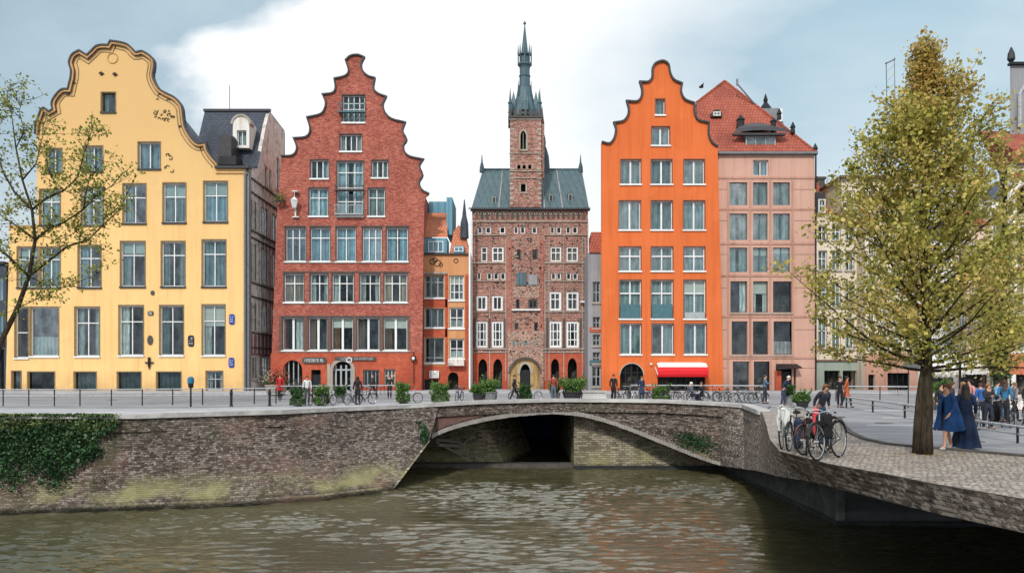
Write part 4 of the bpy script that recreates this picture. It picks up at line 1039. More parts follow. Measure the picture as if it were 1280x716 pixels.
# ================================================================== ORANGE HOUSE
def orange_house():
    Y = 82.; root = thing('gabled_house', (PX(828,Y), Y, 0), 'bright orange house with a bell shaped gable and a red awning over its cafe', 'house')
    fc = front(root, Y)
    g = [(751.7,178.5),(761.5,180.7),(768,174),(771,162),(769,154.5),(780,152.2),(785.8,143.8),(787,136),(785,127.8),(797,128),(802.6,120.7),(803.6,112),(801.5,103.8),(811,103.5),(816.4,96),(816.9,84.5),(821.5,79.5),(829,77.8),(834.7,82),(836.5,92),(841.6,101),(851.3,105.4),(850.2,116),(855.3,125.5),(866.7,130),(867,142),(872,151),(885,154.5),(884.5,168),(888.6,178.5),(897,184.4)]
    gs = smoothline([(PX(a,Y), PZ(b,Y)) for a, b in g], 3, 62)
    out = [(PX(752,Y), 0), (PX(904.5,Y), 0)] + list(reversed(gs))
    W = []
    def add(x0,y0,x1,y1,**k): W.append((pxr(Y,x0,y0,x1,y1), k))
    S = dict(fm=m_wframe, sill=m_wframe, glass=m_glassup, cur='full', cm=m_cteal, trim=m_bframe, tt=.07, ft=.08, mt=.17)
    add(819.5,124,831,143.5, nx=1, tr=(), **dict(S, fm=m_cframe)); add(814.7,158.5,837,181.5, nx=2, tr=(), **S)
    for x0,x1 in [(776,801),(814,840),(855,880.5)]: add(x0,199.5,x1,230, nx=2, tr=(), **S)
    for x0,x1 in [(774,800.6),(814,840.5),(854.5,881)]: add(x0,251,x1,287, nx=2, tr=(), **S)
    for x0,x1 in [(774.3,801),(814.2,841),(855,881)]: add(x0,308.5,x1,338.5, nx=2, tr=(.62,), **dict(S, mt=.13))
    for i,(x0,x1) in enumerate([(774.5,801.4),(814.2,841.2),(855,882)]): add(x0,350,x1,398, nx=2, tr=(.66,), **dict(S, mt=.13, glass=m_glass))
    for i,(x0,x1) in enumerate([(775.5,801.5),(815,841.8),(855.7,883)]): add(x0,404.5,x1,442.5, nx=2, tr=(), **dict(S, cur='full' if i!=1 else 'right'))
    A = arch(PX(775,Y),PX(804.5,Y),.03,PZ(454,Y)); D = rect(PX(822,Y),PX(882,Y),.03,PZ(469,Y))
    fc.wall('wall', m_org, out, [rect(*w[0]) for w in W]+[A,D], .42)
    for w, k in W: window(fc, *w, **k)
    # balustrades of the fourth row (dark glass)
    for i,(x0,x1) in enumerate([(774.8,801),(814.5,841),(855.3,881.8)]):
        fc.box('glass_balustrade', m_tframe if i<2 else m_gframe, PX(x0,Y)+.05,PX(x1,Y)-.05,.06,.1,PZ(397.5,Y),PZ(380 if i<2 else 390,Y))
    coping(fc, 'gable_coping', m_lead, gs, .0, .17, -.25, .3)
    coping(fc, 'arch_rim', m_stone, list(reversed(A[2:])), -.02, .08, -.04, .1)
    b = MB()
    for k in range(1,4): x = PX(775+k*7.4,Y); b.box(x-.05,x+.05,.3,.36,.03,PZ(456,Y),fc.T)
    b.box(PX(775,Y),PX(804.5,Y),.29,.37,PZ(466,Y),PZ(465,Y),fc.T); build_each(b, 'door_frame', m_darkmetal, root)
    b = MB()
    for k in range(1,5): x = PX(822+k*12,Y); b.box(x-.05,x+.05,.3,.36,.03,PZ(469.5,Y),fc.T)
    build_each(b, 'shop_front', m_darkmetal, root)
    # awning
    u0,u1 = PX(820,Y),PX(881,Y); n=9; rows=[]
    prof = [(0,PZ(452.6,Y)),(-.5,PZ(453.6,Y)),(-1.0,PZ(456.5,Y)),(-1.25,PZ(459,Y))]
    for d,z in prof: rows.append([fc.T(u0+(u1-u0)*(i/n) + (.4 if d>-.3 and i==0 else 0)-(.4 if d>-.3 and i==n else 0), d, z) for i in range(n+1)])
    aw = MB().grid(rows).build('awning', m_wframe, root)
    rows=[]
    for d,z in [(-1.27,PZ(458.6,Y)),(-1.42,PZ(463,Y)),(-1.42,PZ(467.5,Y)),(-1.30,PZ(470.5,Y)),(-1.0,PZ(471,Y))]: rows.append([fc.T(u0-.05+(u1-u0+.1)*i/n, d, z) for i in range(n+1)])
    MB().grid(rows).build('valance', m_red, aw)
    b = MB(); b.tube([fc.T(u1+.06,-1.3,PZ(468,Y)),fc.T(u1+.06,0,PZ(459,Y))],.05,5); b.tube([fc.T(u0-.06,-1.3,PZ(468,Y)),fc.T(u0-.06,0,PZ(459,Y))],.05,5); b.build('awning_arm', m_wframe, aw)
    b = MB(); b.ball((PX(813.5,Y),Y-.2,PZ(455,Y)),.13); b.box(PX(813,Y),PX(814,Y),Y-.2,Y,PZ(455.4,Y),PZ(454.9,Y)); b.build('camera_dome', m_wframe, root)
    k = 12/Y; zt = PZ(190,Y); mb = MB()
    mb.add([(PX(753,Y),Y+.42,0),(PX(754.5,Y)*(1+k),Y+12,0),(PX(754.5,Y)*(1+k),Y+12,zt),(PX(753,Y),Y+.42,zt)],[(0,1,2,3)]).build('side_wall', m_org, root)
    MB().add([(PX(896,Y),Y+.42,0),(PX(896,Y),Y+12,0),(PX(896,Y),Y+12,zt),(PX(896,Y),Y+.42,zt),(PX(754.5,Y)*(1+k),Y+12,0),(PX(754.5,Y)*(1+k),Y+12,zt)],[(0,1,2,3),(1,4,5,2)]).build('rear_wall', m_org, root)
    MB().add([(PX(756,Y),Y+.42,zt),(PX(884,Y),Y+.42,zt),(PX(828,Y),Y+.42,PZ(112,Y)),(PX(757,Y)*(1+k),Y+12,zt),(PX(884,Y),Y+12,zt),(PX(828,Y),Y+12,PZ(112,Y))],[(0,2,5,3),(1,4,5,2),(3,5,4)]).build('roof', m_slate, root)
    interior(root, PX(753.5,Y)+.3,PX(895,Y),Y+1.5,PZ(191,Y)); interior(root, PX(805,Y),PX(845,Y),Y+.9,PZ(116,Y),PZ(190,Y))
orange_house()

# ================================================================== PINK HOUSE
def pink_house():
    Y = 83.; root = thing('hipped_house', (PX(958,Y), Y, 0), 'dusty pink square house with a steep red tiled hip roof beside the orange house', 'house')
    fc = front(root, Y); W = []
    def add(x0,y0,x1,y1,**k): W.append((pxr(Y,x0,y0,x1,y1), k))
    S = dict(fm=m_bframe, glass=m_glasspale, cur='gap', cm=m_cteal, ft=.07, mt=.14, tr=(), rec=.22)
    add(941.5,200,960.5,219.5, nx=2, fm=m_wframe, glass=m_glassup, cur='gap', cm=m_cblue, tr=())
    for y0,y1 in [(228,256.5),(267,300),(309.5,340)]:
        for i,(x0,x1) in enumerate([(912,934),(941.3,959.5),(966.3,987.5)]): add(x0,y0,x1,y1, nx=2 if i else 1, **dict(S, fm=m_tframe))
    for i,(x0,x1) in enumerate([(913,934),(941.4,960),(966.3,990)]): add(x0,351.5,x1,390.5, nx=1, **dict(S, glass=m_glass, cur=['right','sides',None][i], cm=m_cwhite))
    for i,(x0,x1) in enumerate([(914.6,934.3),(941.2,960.5),(967,991)]): add(x0,401.5,x1,443, nx=1, **dict(S, glass=m_glassdk, cur='low' if i==2 else None, cm=m_cwhite))
    for i,(x0,x1) in enumerate([(916,936.5),(942.3,963)]): add(x0,451.5,x1,488.3, nx=1, **dict(S, glass=m_glassdk, cur=None))
    D = rect(PX(970,Y),PX(995,Y),.03,PZ(455,Y))
    fc.wall('wall', m_pink, [(PX(899,Y),0),(PX(1020,Y),0),(PX(1018,Y),PZ(193,Y)),(PX(897,Y),PZ(193,Y))], [rect(*w[0]) for w in W]+[D], .42)
    for w, k in W: window(fc, *w, **k)
    mb = MB()
    for y in (222.5,261.5,304.5,344.5,395.5,447): mb.box(PX(898,Y),PX(1018.5,Y),-.07,0,PZ(y+1.3,Y),PZ(y-1.1,Y),fc.T)
    build_each(mb, 'floor_band', m_pinkband, root)
    mb = MB()
    for px in (910,937.6,963,990.8): mb.box(PX(px-1.3,Y),PX(px+1.3,Y),-.05,0,.1,PZ(226,Y),fc.T)
    build_each(mb, 'pilaster', m_pinkband, root)
    mb = MB()
    for y in (237,276,318,360,412,460): mb.box(PX(993,Y),PX(1018.5,Y),-.012,0,PZ(y+.25,Y),PZ(y-.25,Y),fc.T); mb.box(PX(898,Y),PX(909,Y),-.012,0,PZ(y+.25,Y),PZ(y-.25,Y),fc.T)
    build_each(mb, 'joint_line', m_bframe, root)
    mb = MB()
    for x0,x1 in [(912,991)]: mb.box(PX(x0,Y),PX(x1,Y),-.14,-.06,PZ(392.6,Y),PZ(391,Y),fc.T)
    mb.box(PX(912,Y),PX(992,Y),-.14,-.06,PZ(445.3,Y),PZ(443.8,Y),fc.T); build_each(mb, 'sill_course', m_stone, root)
    fc.box('eaves', m_midmetal, PX(894,Y),PX(1020.5,Y),-.45,.3,PZ(193.5,Y),PZ(190.8,Y))
    fc.box('drainpipe', m_darkmetal, PX(1018.4,Y),PX(1019.9,Y),-.2,-.05,.1,PZ(193,Y))
    # door canopy and doorway
    c = MB(); c.add([fc.T(PX(967,Y),-1.1,PZ(461,Y)),fc.T(PX(998,Y),-1.1,PZ(459,Y)),fc.T(PX(996,Y),0,PZ(454.5,Y)),fc.T(PX(970,Y),0,PZ(454.5,Y)),fc.T(PX(967,Y),-1.1,PZ(462,Y)),fc.T(PX(998,Y),-1.1,PZ(460,Y))],[(0,1,2,3),(0,4,5,1),(0,3,4),(1,5,2)]); c.build('door_canopy', m_darkmetal, root)
    fc.box('door_panel', m_redpaint, PX(968,Y),PX(975.5,Y),-.3,-.06,.02,PZ(463,Y))
    fc.box('door', m_darkmetal, PX(976,Y),PX(995,Y),.3,.36,.03,PZ(464,Y))
    # hip roof
    ez = PZ(191,Y); Ya = 91.; ap = (PX(905.5,Ya),Ya,PZ(101.5,Ya)); ap2 = (PX(905.5,Ya),Ya+1.5,PZ(101.5,Ya))
    a = (PX(872,Y),Y-.2,ez-.0); b_ = (PX(1019.5,Y),Y-.2,ez); c_ = (PX(1019.5,Y),Y+16,ez); d_ = (PX(872,Y),Y+16,ez)
    k = (PX(871,Y+5),Y+5,PZ(128,Y+5))
    b = MB(); b.add([a,b_,c_,d_,ap,ap2,k,(k[0],Y+12,k[2])],[(0,1,4,6),(1,2,5,4),(2,3,7,5),(6,4,5,7),(0,6,7,3)]); rf = b.build('roof', m_redtile, root)
    b = MB(); b.tube([b_,ap],.16,6); b.tube([ap,k],.14,6); b.build('ridge_tile', m_redtile, rf)
    # large dormer
    Yd = 83.6; df = front(root, Yd); u0,u1,z0,z1 = PX(932,Yd),PX(969.5,Yd),PZ(190.5,Yd),PZ(170.5,Yd)
    b = MB(); b.box(u0,u1,Yd+.1,Yd+3.5,z0,z1+.3); b.build('dormer', m_midmetal, root)
    window(df,u0,u1,z0,z1,nx=3,tr=(),rec=-.04,fm=m_gframe,ft=.14,glass=m_glassup,cur=None)
    b = MB(); rows=[]
    for d,dz,ins in [(-.5,0.,-1.1),(-.1,.55,-.6),(1.0,1.2,.2),(3.2,1.9,1.5)]: rows.append([(u0-0.3+ins*1.0+ (u1-u0+.6-2*ins)*i/6, Yd+d, z1+.25+dz+.25*math.sin(math.pi*i/6)) for i in range(7)])
    b.grid(rows); b.box(u0-1.4,u1+.9,Yd-.5,Yd+.0,z1+.0,z1+.22); b.build('dormer_roof', m_lead, root)
    b = MB(); b.lathe([(.45,0),(.4,.8),(.5,.9),(.1,1.4)],(PX(931,Yd),Yd+1.6,z1+1.3),6); b.build('dormer_finial', m_darkmetal, root); MB().lathe([(.3,0),(.28,1.5),(.38,1.6),(.05,2.0)],(PX(970,Yd),Yd+.8,z1+.2),6).build('dormer_finial', m_darkmetal, root)
    # eyebrow dormer
    Ye = 86.2; b = MB(); pts = arch(PX(889,Ye),PX(903,Ye),PZ(146,Ye),PZ(137,Ye)); n = len(pts); b.add([(p,Ye,q) for p,q in pts]+[(p,Ye+3,q) for p,q in pts],[tuple(range(n))]+[(i,(i+1)%n,n+(i+1)%n,n+i) for i in range(n)]); b.build('dormer', m_wooddk, root)
    window(front(root,Ye-.08),PX(891.5,Ye),PX(900.5,Ye),PZ(145,Ye),PZ(140,Ye),nx=2,tr=(),rec=0,ft=.1)
    # metal roof cabin, antennas, finials
    Yc = 88.; b = MB(); b.hexa([(PX(948,Yc),Yc,PZ(158,Yc)),(PX(981,Yc),Yc,PZ(160,Yc)),(PX(981,Yc),Yc+3,PZ(160,Yc)),(PX(948,Yc),Yc+3,PZ(158,Yc))],[(PX(953,Yc),Yc+.6,PZ(133.5,Yc)),(PX(976,Yc),Yc+.6,PZ(133,Yc)),(PX(976,Yc),Yc+2.6,PZ(133,Yc)),(PX(953,Yc),Yc+2.6,PZ(133.5,Yc))]); b.build('roof_cabin', m_midmetal, root)
    b = MB(); b.box(PX(972,Yc)+.2,PX(979,Yc)-.1,Yc-.04,Yc+.3,PZ(152,Yc),PZ(136,Yc)); b.build('cabin_window', m_wframe, root)
    b = MB(); b.lathe([(.8,0),(.5,.5),(.2,.9),(.25,1.2),(.03,1.9)],(PX(962,Yc),Yc+1.4,PZ(133.5,Yc)),8); b.build('cabin_finial', m_darkmetal, root)
    b = MB(); b.tube([(PX(921.5,Yc),Yc,PZ(105,Yc)),(PX(950,Yc),Yc,PZ(138,Yc))],.09,5); b.tube([(PX(921.5,Yc),Yc,PZ(99,Yc)),(PX(921.5,Yc),Yc,PZ(107,Yc))],.12,5); b.build('antenna', m_midmetal, root)
    for px,py,Yq in [(1019,190,83.),(991,163,84.5),(974,146,86.)]:
        b = MB(); b.lathe([(.25,-.3),(.2,.2),(.3,.3),(.03,.9)],(PX(px,Yq),Yq,PZ(py,Yq)),6); b.build('roof_finial', m_darkmetal, root)
    body(root, PX(898,Y),PX(1018,Y),Y+.42,Y+16,PZ(193,Y),m_pink); interior(root, PX(899.5,Y)+.3,PX(1017,Y)-.3,Y+1.6,PZ(193,Y))
pink_house()

# ================================================================== BUILDINGS BEHIND THE TREE
def right_buildings():
    Y = 86.; root = thing('shop_house', (PX(1050,Y), Y, 0), 'cream house with pale green shopfront and red roof dormer, just right of the pink house', 'house')
    fc = front(root, Y); W = []
    for y0,y1 in [(282,300),(313,338),(352,384),(398,436)]:
        for x0,x1 in [(1023,1034),(1040,1051),(1057,1068)]: W.append(pxr(Y,x0,y0,x1,y1))
    D = [rect(*pxr(Y,1030,463,1050,488.)), rect(*pxr(Y,1053,463,1077,486))]
    fc.wall('wall', m_cream, rect(PX(1020.5,Y),PX(1080,Y),0,PZ(268,Y)), [rect(*w) for w in W]+D, .4)
    for w in W: window(fc,*w,nx=2,tr=(.6,),fm=m_wframe,glass=m_glassup,cur='gap',cm=m_cwhite,sill=m_stone)
    fc.wall('shop_front_band', plaster('pale green shop panel',(.30,.36,.31)), rect(PX(1021,Y),PX(1079.5,Y),.01,PZ(451,Y)), D, -.08)
    fc.box('cornice', m_bframe, PX(1020,Y),PX(1081,Y),-.25,.1,PZ(451.5,Y),PZ(449.5,Y))
    b = MB()
    for px in (1036,1043,1061,1069): b.box(PX(px-.5,Y),PX(px+.5,Y),.2,.28,.03,PZ(463.5,Y),fc.T)
    build_each(b, 'shop_window_frame', m_darkmetal, root)
    b = MB(); b.add([(PX(1020,Y),Y,PZ(268,Y)),(PX(1080,Y),Y,PZ(268,Y)),(PX(1050,Y+5),Y+5,PZ(246,Y+5)),(PX(1020,Y+5),Y+5,PZ(219,Y+5)),(PX(1080,Y),Y+10,PZ(268,Y)),(PX(1020,Y),Y+10,PZ(268,Y))],[(0,1,2,3),(1,4,2),(3,2,4,5)]); b.build('roof', m_redtile, root)
    b = MB(); b.box(PX(1019.5,Y-.5),PX(1031.5,Y-.5),Y-.3,Y+3,PZ(269,Y),PZ(247,Y)); c = arch(PX(1019.5,Y-.3),PX(1032,Y-.3),PZ(250,Y),PZ(240,Y)); n=len(c); b.add([(p,Y-.32,q) for p,q in c]+[(p,Y+3,q) for p,q in c],[tuple(range(n))]+[(i,(i+1)%n,n+(i+1)%n,n+i) for i in range(n)]); b.build('dormer', m_lead, root)
    window(front(root,Y-.45),PX(1021,Y),PX(1030,Y),PZ(267,Y),PZ(250,Y),nx=2,tr=(.5,),rec=0,ft=.14,glass=m_glassup,cur='full',cm=m_cwhite)
    b = MB(); b.box(PX(1022,Y+4),PX(1031,Y+4),Y+4,Y+5,PZ(235,Y+4),PZ(224,Y+4)); b.box(PX(1021,Y+4),PX(1032.5,Y+4),Y+3.9,Y+5.1,PZ(224,Y+4),PZ(221,Y+4)); b.build('chimney', m_dkstone, root)
    interior(root, PX(1021.5,Y),PX(1079,Y),Y+1.5,PZ(268.5,Y)); body(root, PX(1020.5,Y),PX(1080,Y),Y+.4,Y+10,PZ(268,Y),m_pinkband)
    # cream block
    Y = 84.; root = thing('flat_roofed_building', (PX(1100,Y), Y, 0), 'cream flat roofed building with a pink ground floor, behind the trunk of the big tree', 'building')
    fc = front(root, Y); W = []
    for y0,y1 in [(238,268),(284,318),(332,362),(376,404),(414,436)]:
        for x0,x1 in [(1086,1094),(1100,1108),(1116,1126),(1132,1141)]: W.append(pxr(Y,x0,y0,x1,y1))
    for y0,y1 in [(238,256)]: 
        for x0,x1 in [(1058,1066),(1071,1079)]: W.append(pxr(Y,x0,y0,x1,y1))
    D = [rect(*pxr(Y,1085,468,1093.5,487)), rect(*pxr(Y,1109,466,1137,487))]
    fc.wall('wall', m_cream, [(PX(1081,Y),0),(PX(1147,Y),0),(PX(1147,Y),PZ(223,Y)),(PX(1052,Y),PZ(223,Y)),(PX(1052,Y),PZ(262,Y)),(PX(1081,Y),PZ(262,Y))], [rect(*w) for w in W]+D, .4)
    for w in W: window(fc,*w,nx=2,tr=(.6,),fm=m_wframe,glass=m_glassup,cur='gap',cm=m_cwhite,sill=m_stone)
    fc.wall('ground_floor_band', m_pinkband, rect(PX(1081.5,Y),PX(1146.5,Y),.01,PZ(441,Y)), D, -.07)
    b = MB()
    for px in (1089,1116,1123,1130): b.box(PX(px-.4,Y),PX(px+.4,Y),.2,.28,.03,PZ(466.5,Y),fc.T)
    build_each(b, 'shop_window_frame', m_darkmetal, root)
    fc.box('roof_slab', m_bframe, PX(1049,Y),PX(1149,Y),-.5,10,PZ(223.2,Y),PZ(220.5,Y))
    interior(root, PX(1082,Y),PX(1146,Y),Y+1.5,PZ(224,Y)); interior(root, PX(1053,Y),PX(1081.9,Y),Y+1.5,PZ(224,Y),PZ(262,Y))
    b = MB(); b.box(PX(1147,Y)-.3,PX(1147,Y),Y+.4,Y+10,0,PZ(223,Y)); b.box(PX(1081,Y),PX(1081,Y)+.3,Y+.4,Y+10,0,PZ(262,Y)); b.box(PX(1052,Y),PX(1052,Y)+.3,Y+.4,Y+10,PZ(262,Y),PZ(223,Y)); b.box(PX(1052,Y)+.3,PX(1081,Y),Y+.4,Y+10,PZ(262,Y),PZ(262,Y)+.2); build_each(b, 'side_wall', m_cream, root)
    b = MB(); b.box(PX(1062,Y),PX(1078,Y),Y-.2,Y+.0,PZ(254,Y)-.0,PZ(252,Y)); b.build('balcony_slab', m_stone, root)
    # white and rose terraces at the far right
    specs = [('pale white terrace house with plain sash windows, behind the flower stall', m_white, 1148,1196,300,96., m_slate), ('rose coloured terrace house with red hipped roof, behind the parked bicycles', plaster('pale rose plaster',(.70,.52,.44),var=.25,streak=.4), 1196,1238,282,96., m_redtile), ('tall off white terrace house nearest the right edge building', m_white, 1238,1300,250,96., m_slate)]
    for lab, mt_, xa, xb, yt, Y, rm in specs:
        root = thing('terrace_house', (PX((xa+xb)/2,Y), Y, 0), lab, 'house')
        fc = front(root, Y); W = []; nr = 5
        top = yt+12; hgt = (446-top)/nr
        for r_ in range(nr):
            nc = max(2, int((xb-xa)/13)); st = (xb-xa-6)/nc
            for c in range(nc): W.append(pxr(Y, xa+4+c*st, top+r_*hgt+4, xa+4+c*st+st*.62, top+r_*hgt+hgt*.78))
        fc.wall('wall', mt_, rect(PX(xa,Y),PX(xb,Y),0,PZ(yt,Y)), [rect(*w) for w in W]+[rect(*pxr(Y,xa+4,456,xb-4,484.5))], .4)
        for w in W: window(fc,*w,nx=2,tr=(.6,),glass=m_glassup,cur='gap',cm=m_cwhite,sill=m_stone)
        b = MB(); n = 5
        for i in range(n+1): x = PX(xa+4+(xb-xa-8)*i/n,Y); b.box(x-.08,x+.08,.2,.3,.03,PZ(456,Y),fc.T)
        build_each(b, 'shop_window_frame', m_darkmetal, root)
        b = MB(); b.add([(PX(xa,Y),Y-.3,PZ(yt,Y)),(PX(xb,Y),Y-.3,PZ(yt,Y)),(PX(xb-5,Y+5),Y+5,PZ(yt-22,Y+5)),(PX(xa+5,Y+5),Y+5,PZ(yt-22,Y+5)),(PX(xb,Y),Y+11,PZ(yt,Y)),(PX(xa,Y),Y+11,PZ(yt,Y))],[(0,1,2,3),(1,4,2),(2,4,5,3),(0,3,5)]); b.build('roof', rm, root)
        interior(root, PX(xa,Y)+.1,PX(xb,Y)-.1,Y+1.5,PZ(yt,Y)-.05); body(root, PX(xa,Y),PX(xb,Y),Y+.4,Y+10,PZ(yt,Y),mt_)
    # right edge building
    Y = 62.; root = thing('corner_building', (PX(1300,Y), Y, 0), 'white arched building with red roof and grey upper block, cut by right edge', 'building')
    fc = front(root, Y); W=[]
    A = [arch(PX(a,Y),PX(a+24,Y),PZ(z1,Y),PZ(z0,Y)) for a in (1271,1306,1342) for z0,z1 in ((232,268),(284,330))]
    R_ = [rect(*pxr(Y,a,z0,a+22,z1)) for a in (1272,1307,1343) for z0,z1 in ((348,392),(404,440))]
    fc.wall('wall', m_white, rect(PX(1263,Y),PX(1390,Y),0,PZ(206,Y)), A+R_+[rect(*pxr(Y,1270,464,1380,496))], .4)
    for a in (1272,1307,1343):
        for z0,z1 in ((348,392),(404,440)): window(fc,*pxr(Y,a,z0,a+22,z1),nx=2,tr=(.6,),glass=m_glassup)
    for c in A: coping(fc,'arch_rim',m_mauve,list(reversed(c[2:])),0,.12,-.1,.05)
    fc.box('cornice', m_redtile, PX(1262,Y),PX(1392,Y),-.3,.1,PZ(222,Y),PZ(216,Y)); fc.box('cornice', m_redtile, PX(1262,Y),PX(1392,Y),-.2,.1,PZ(339,Y),PZ(335,Y))
    b = MB(); b.add([(PX(1262,Y),Y-.4,PZ(188,Y)),(PX(1392,Y),Y-.4,PZ(188,Y)),(PX(1392,Y),Y+5,PZ(140,Y)),(PX(1268,Y),Y+5,PZ(140,Y)),(PX(1262,Y),Y-.4,PZ(206,Y)),(PX(1392,Y),Y-.4,PZ(206,Y)),(PX(1264,Y+12),Y+12,PZ(206,Y))],[(0,1,2,3),(0,4,5,1),(0,3,6,4)]); b.build('roof', m_redtile, root)
    b = MB(); Yq=Y+4; b.hexa([(PX(1262.5,Yq),Yq,PZ(190,Yq)),(PX(1392,Yq),Yq,PZ(190,Yq)),(PX(1392,Yq),Y+12,PZ(190,Yq)),(PX(1263.5,Y+12),Y+12,PZ(190,Yq))],[(PX(1262.5,Yq),Yq,PZ(82,Yq)),(PX(1392,Yq),Yq,PZ(82,Yq)),(PX(1392,Yq),Y+12,PZ(82,Yq)),(PX(1263.5,Y+12),Y+12,PZ(82,Yq))]); b.build('upper_block', m_greypl, root)
    b = MB(); b.box(PX(1261,Y+4),PX(1394,Y+4),Y+3.7,Y+4.2,PZ(82,Y+4),PZ(79,Y+4)); b.lathe([(.1,0),(.3,.3),(.25,.8),(.05,1.3)],(PX(1264,Y+4),Y+4,PZ(79,Y+4)),6); b.build('block_cornice', m_darkmetal, root)
    b = MB(); b.tube([(PX(1274,Y+3.9),Y+3.85,PZ(160,Y+4)),(PX(1274,Y+3.9),Y+3.85,PZ(118,Y+4)),(PX(1280,Y+3.9),Y+3.85,PZ(108,Y+4)),(PX(1292,Y+4),Y+3.85,PZ(104,Y+4))],.15,6); b.build('vent_pipe', m_lightmetal, root)
    interior(root, PX(1264,Y),PX(1389,Y),Y+1.5,PZ(206,Y)); MB().add([(PX(1263,Y),Y+.4,0),(PX(1264,Y+12),Y+12,0),(PX(1264,Y+12),Y+12,PZ(206,Y)),(PX(1263,Y),Y+.4,PZ(206,Y))],[(0,1,2,3)]).build('side_wall', m_white, root)
    # dark building at the left edge
    Y = 80.9; root = thing('shop_building', (PX(-45,Y), Y, 0), 'dark slate blue shop building cut off by the left edge', 'building')
    fc = front(root, Y); W = [pxr(Y,a,y0,a+16,y1) for a in (-100,-76,-52,-30,-12) for y0,y1 in ((345,375),(390,420))]
    D = [rect(*pxr(Y,a,436,a+24,490)) for a in (-98,-68,-38,-20)]
    fc.wall('wall', plaster('slate blue render',(.06,.075,.10)), rect(PX(-110,Y),PX(8,Y),0,PZ(330,Y)), [rect(*w) for w in W]+D[:3]+[rect(*pxr(Y,-6,436,5,490))], .4)
    for w in W: window(fc,*w,nx=2,tr=(),fm=m_gframe,glass=m_glassup,cur='full',cm=m_cblue)
    fc.box('roof', m_lead, PX(-112,Y),PX(6.5,Y),-.3,8,PZ(330,Y),PZ(327,Y)); fc.box('fascia', m_mauve, PX(-110,Y),PX(6,Y),-.2,0,PZ(432,Y),PZ(426,Y))
    interior(root, PX(-109,Y),PX(6,Y),Y+1.5,PZ(330,Y)); MB().box(PX(8,Y)-.3,PX(8,Y),Y+.4,Y+8,0,PZ(330,Y)).build('side_wall', m_greypl, root)
right_buildings()
# ================================================================== GROUND, CANAL WALLS, BRIDGE
def lerp_table(tab, x):
    if x <= tab[0][0]: return tab[0][1]
    for (a, va), (b, vb) in zip(tab, tab[1:]):
        if x <= b: return va+(vb-va)*(x-a)/(b-a)
    return tab[-1][1]
EDGE_Y = [(-600,47),(-300,42),(0,39.6),(170,39.4),(260,41.3),(350,43.3),(420,46.3),(510,49.8),(600,52),(690,54),(750,54),(830,53.4),(900,51),(930,49),(952,42)]
EDGE_Z = [(500,0),(600,.18),(690,.23),(750,.22),(830,.19),(900,.11),(945,.05),(960,0)]
def edge(px):
    Y = lerp_table(EDGE_Y, px); return Vector((PX(px,Y), Y, lerp_table(EDGE_Z, px)))

ex = [-600,-450,-300,-200,-100,0,60,120,170,215,260,305,350,385,420,465,510,540,570,600,640,690,720,750,790,830,865,900,930,952]
E = [edge(x) for x in ex]
# deck (right hand cobbled terrace) edge: top line and lower line
DT = [(930,49),(952,42),(958,32),(962,25.5),(974,21.6),(1035,18.7),(1105,16.9),(1168,15.4),(1280,13.6),(1420,11.8)]
DB = [(930,586,45),(948,588.5,38),(958,591,31),(972,595,25.8),(1002,599.5,22.2),(1050,611,19.2),(1110,626.5,17.2),(1170,641.5,15.7),(1280,666,13.8),(1420,700,12.0)]
dtop = [Vector((PX(a,Y),Y,.05 if a == 930 else 0.)) for a,Y in DT]+[Vector((13.5,9.4,0)),Vector((22,7,0)),Vector((60,2,0))]
dbot = [Vector((PX(a,Y),Y,PZ(p,Y))) for a,p,Y in DB]+[Vector((13.6,9.6,-.62)),Vector((22,7.2,-.62)),Vector((60,2.2,-.62))]

# one street sheet: from the canal edge out to the horizon
pts = [(p.x, p.y) for p in E[:-2]]+[(p.x, p.y) for p in dtop]+[(400,0),(900,0),(900,1500),(-900,1500),(-900,60)]
tri = tessellate_polygon([[Vector((a,b,0)) for a,b in pts]])
tag(MB().add([(a,b,0) for a,b in pts], [tuple(t) for t in tri]).build('street', m_asph), kind='structure')
# coping-side promenade and the pavement in front of the houses
def strip(name, mat, a, b, z, xs):
    rows = [[(edge(x).x, edge(x).y+a, z) for x in xs], [(edge(x).x+0.0, edge(x).y+b, z) for x in xs]]
    return tag(MB().grid(rows).build(name, mat), kind='structure')
strip('promenade', m_pave, .5, 4.4, .004, [x for x in ex if x <= 930])
strip('lane_line', m_line, 4.9, 5.35, .005, [x for x in ex if x <= 930])
strip('lane_line', m_line, 9.6, 9.9, .005, [x for x in ex if x <= 930])
tag(MB().box(-400, PX(1150,84), 73.5, 80.2, .0, .10).build('pavement', m_pave), kind='structure')
tag(MB().box(-36, 60, 80.2, 96, .0, .06).build('pavement', m_pave), kind='structure')
tag(MB().add([(-300,69,.006),(60,69,.006),(60,69.5,.006),(-300,69.5,.006)],[(0,1,2,3)]).build('lane_line', m_line), kind='structure')
# lines and asphalt of the road on the right
for y0, y1, x0, x1 in [(36.5,36.9,17,60),(31.5,31.75,14,50),(43,43.5,19,70)]:
    tag(MB().add([(x0,y0,.006),(x1,y0-2,.006),(x1,y1-2,.006),(x0,y1,.006)],[(0,1,2,3)]).build('lane_line', m_line), kind='structure')
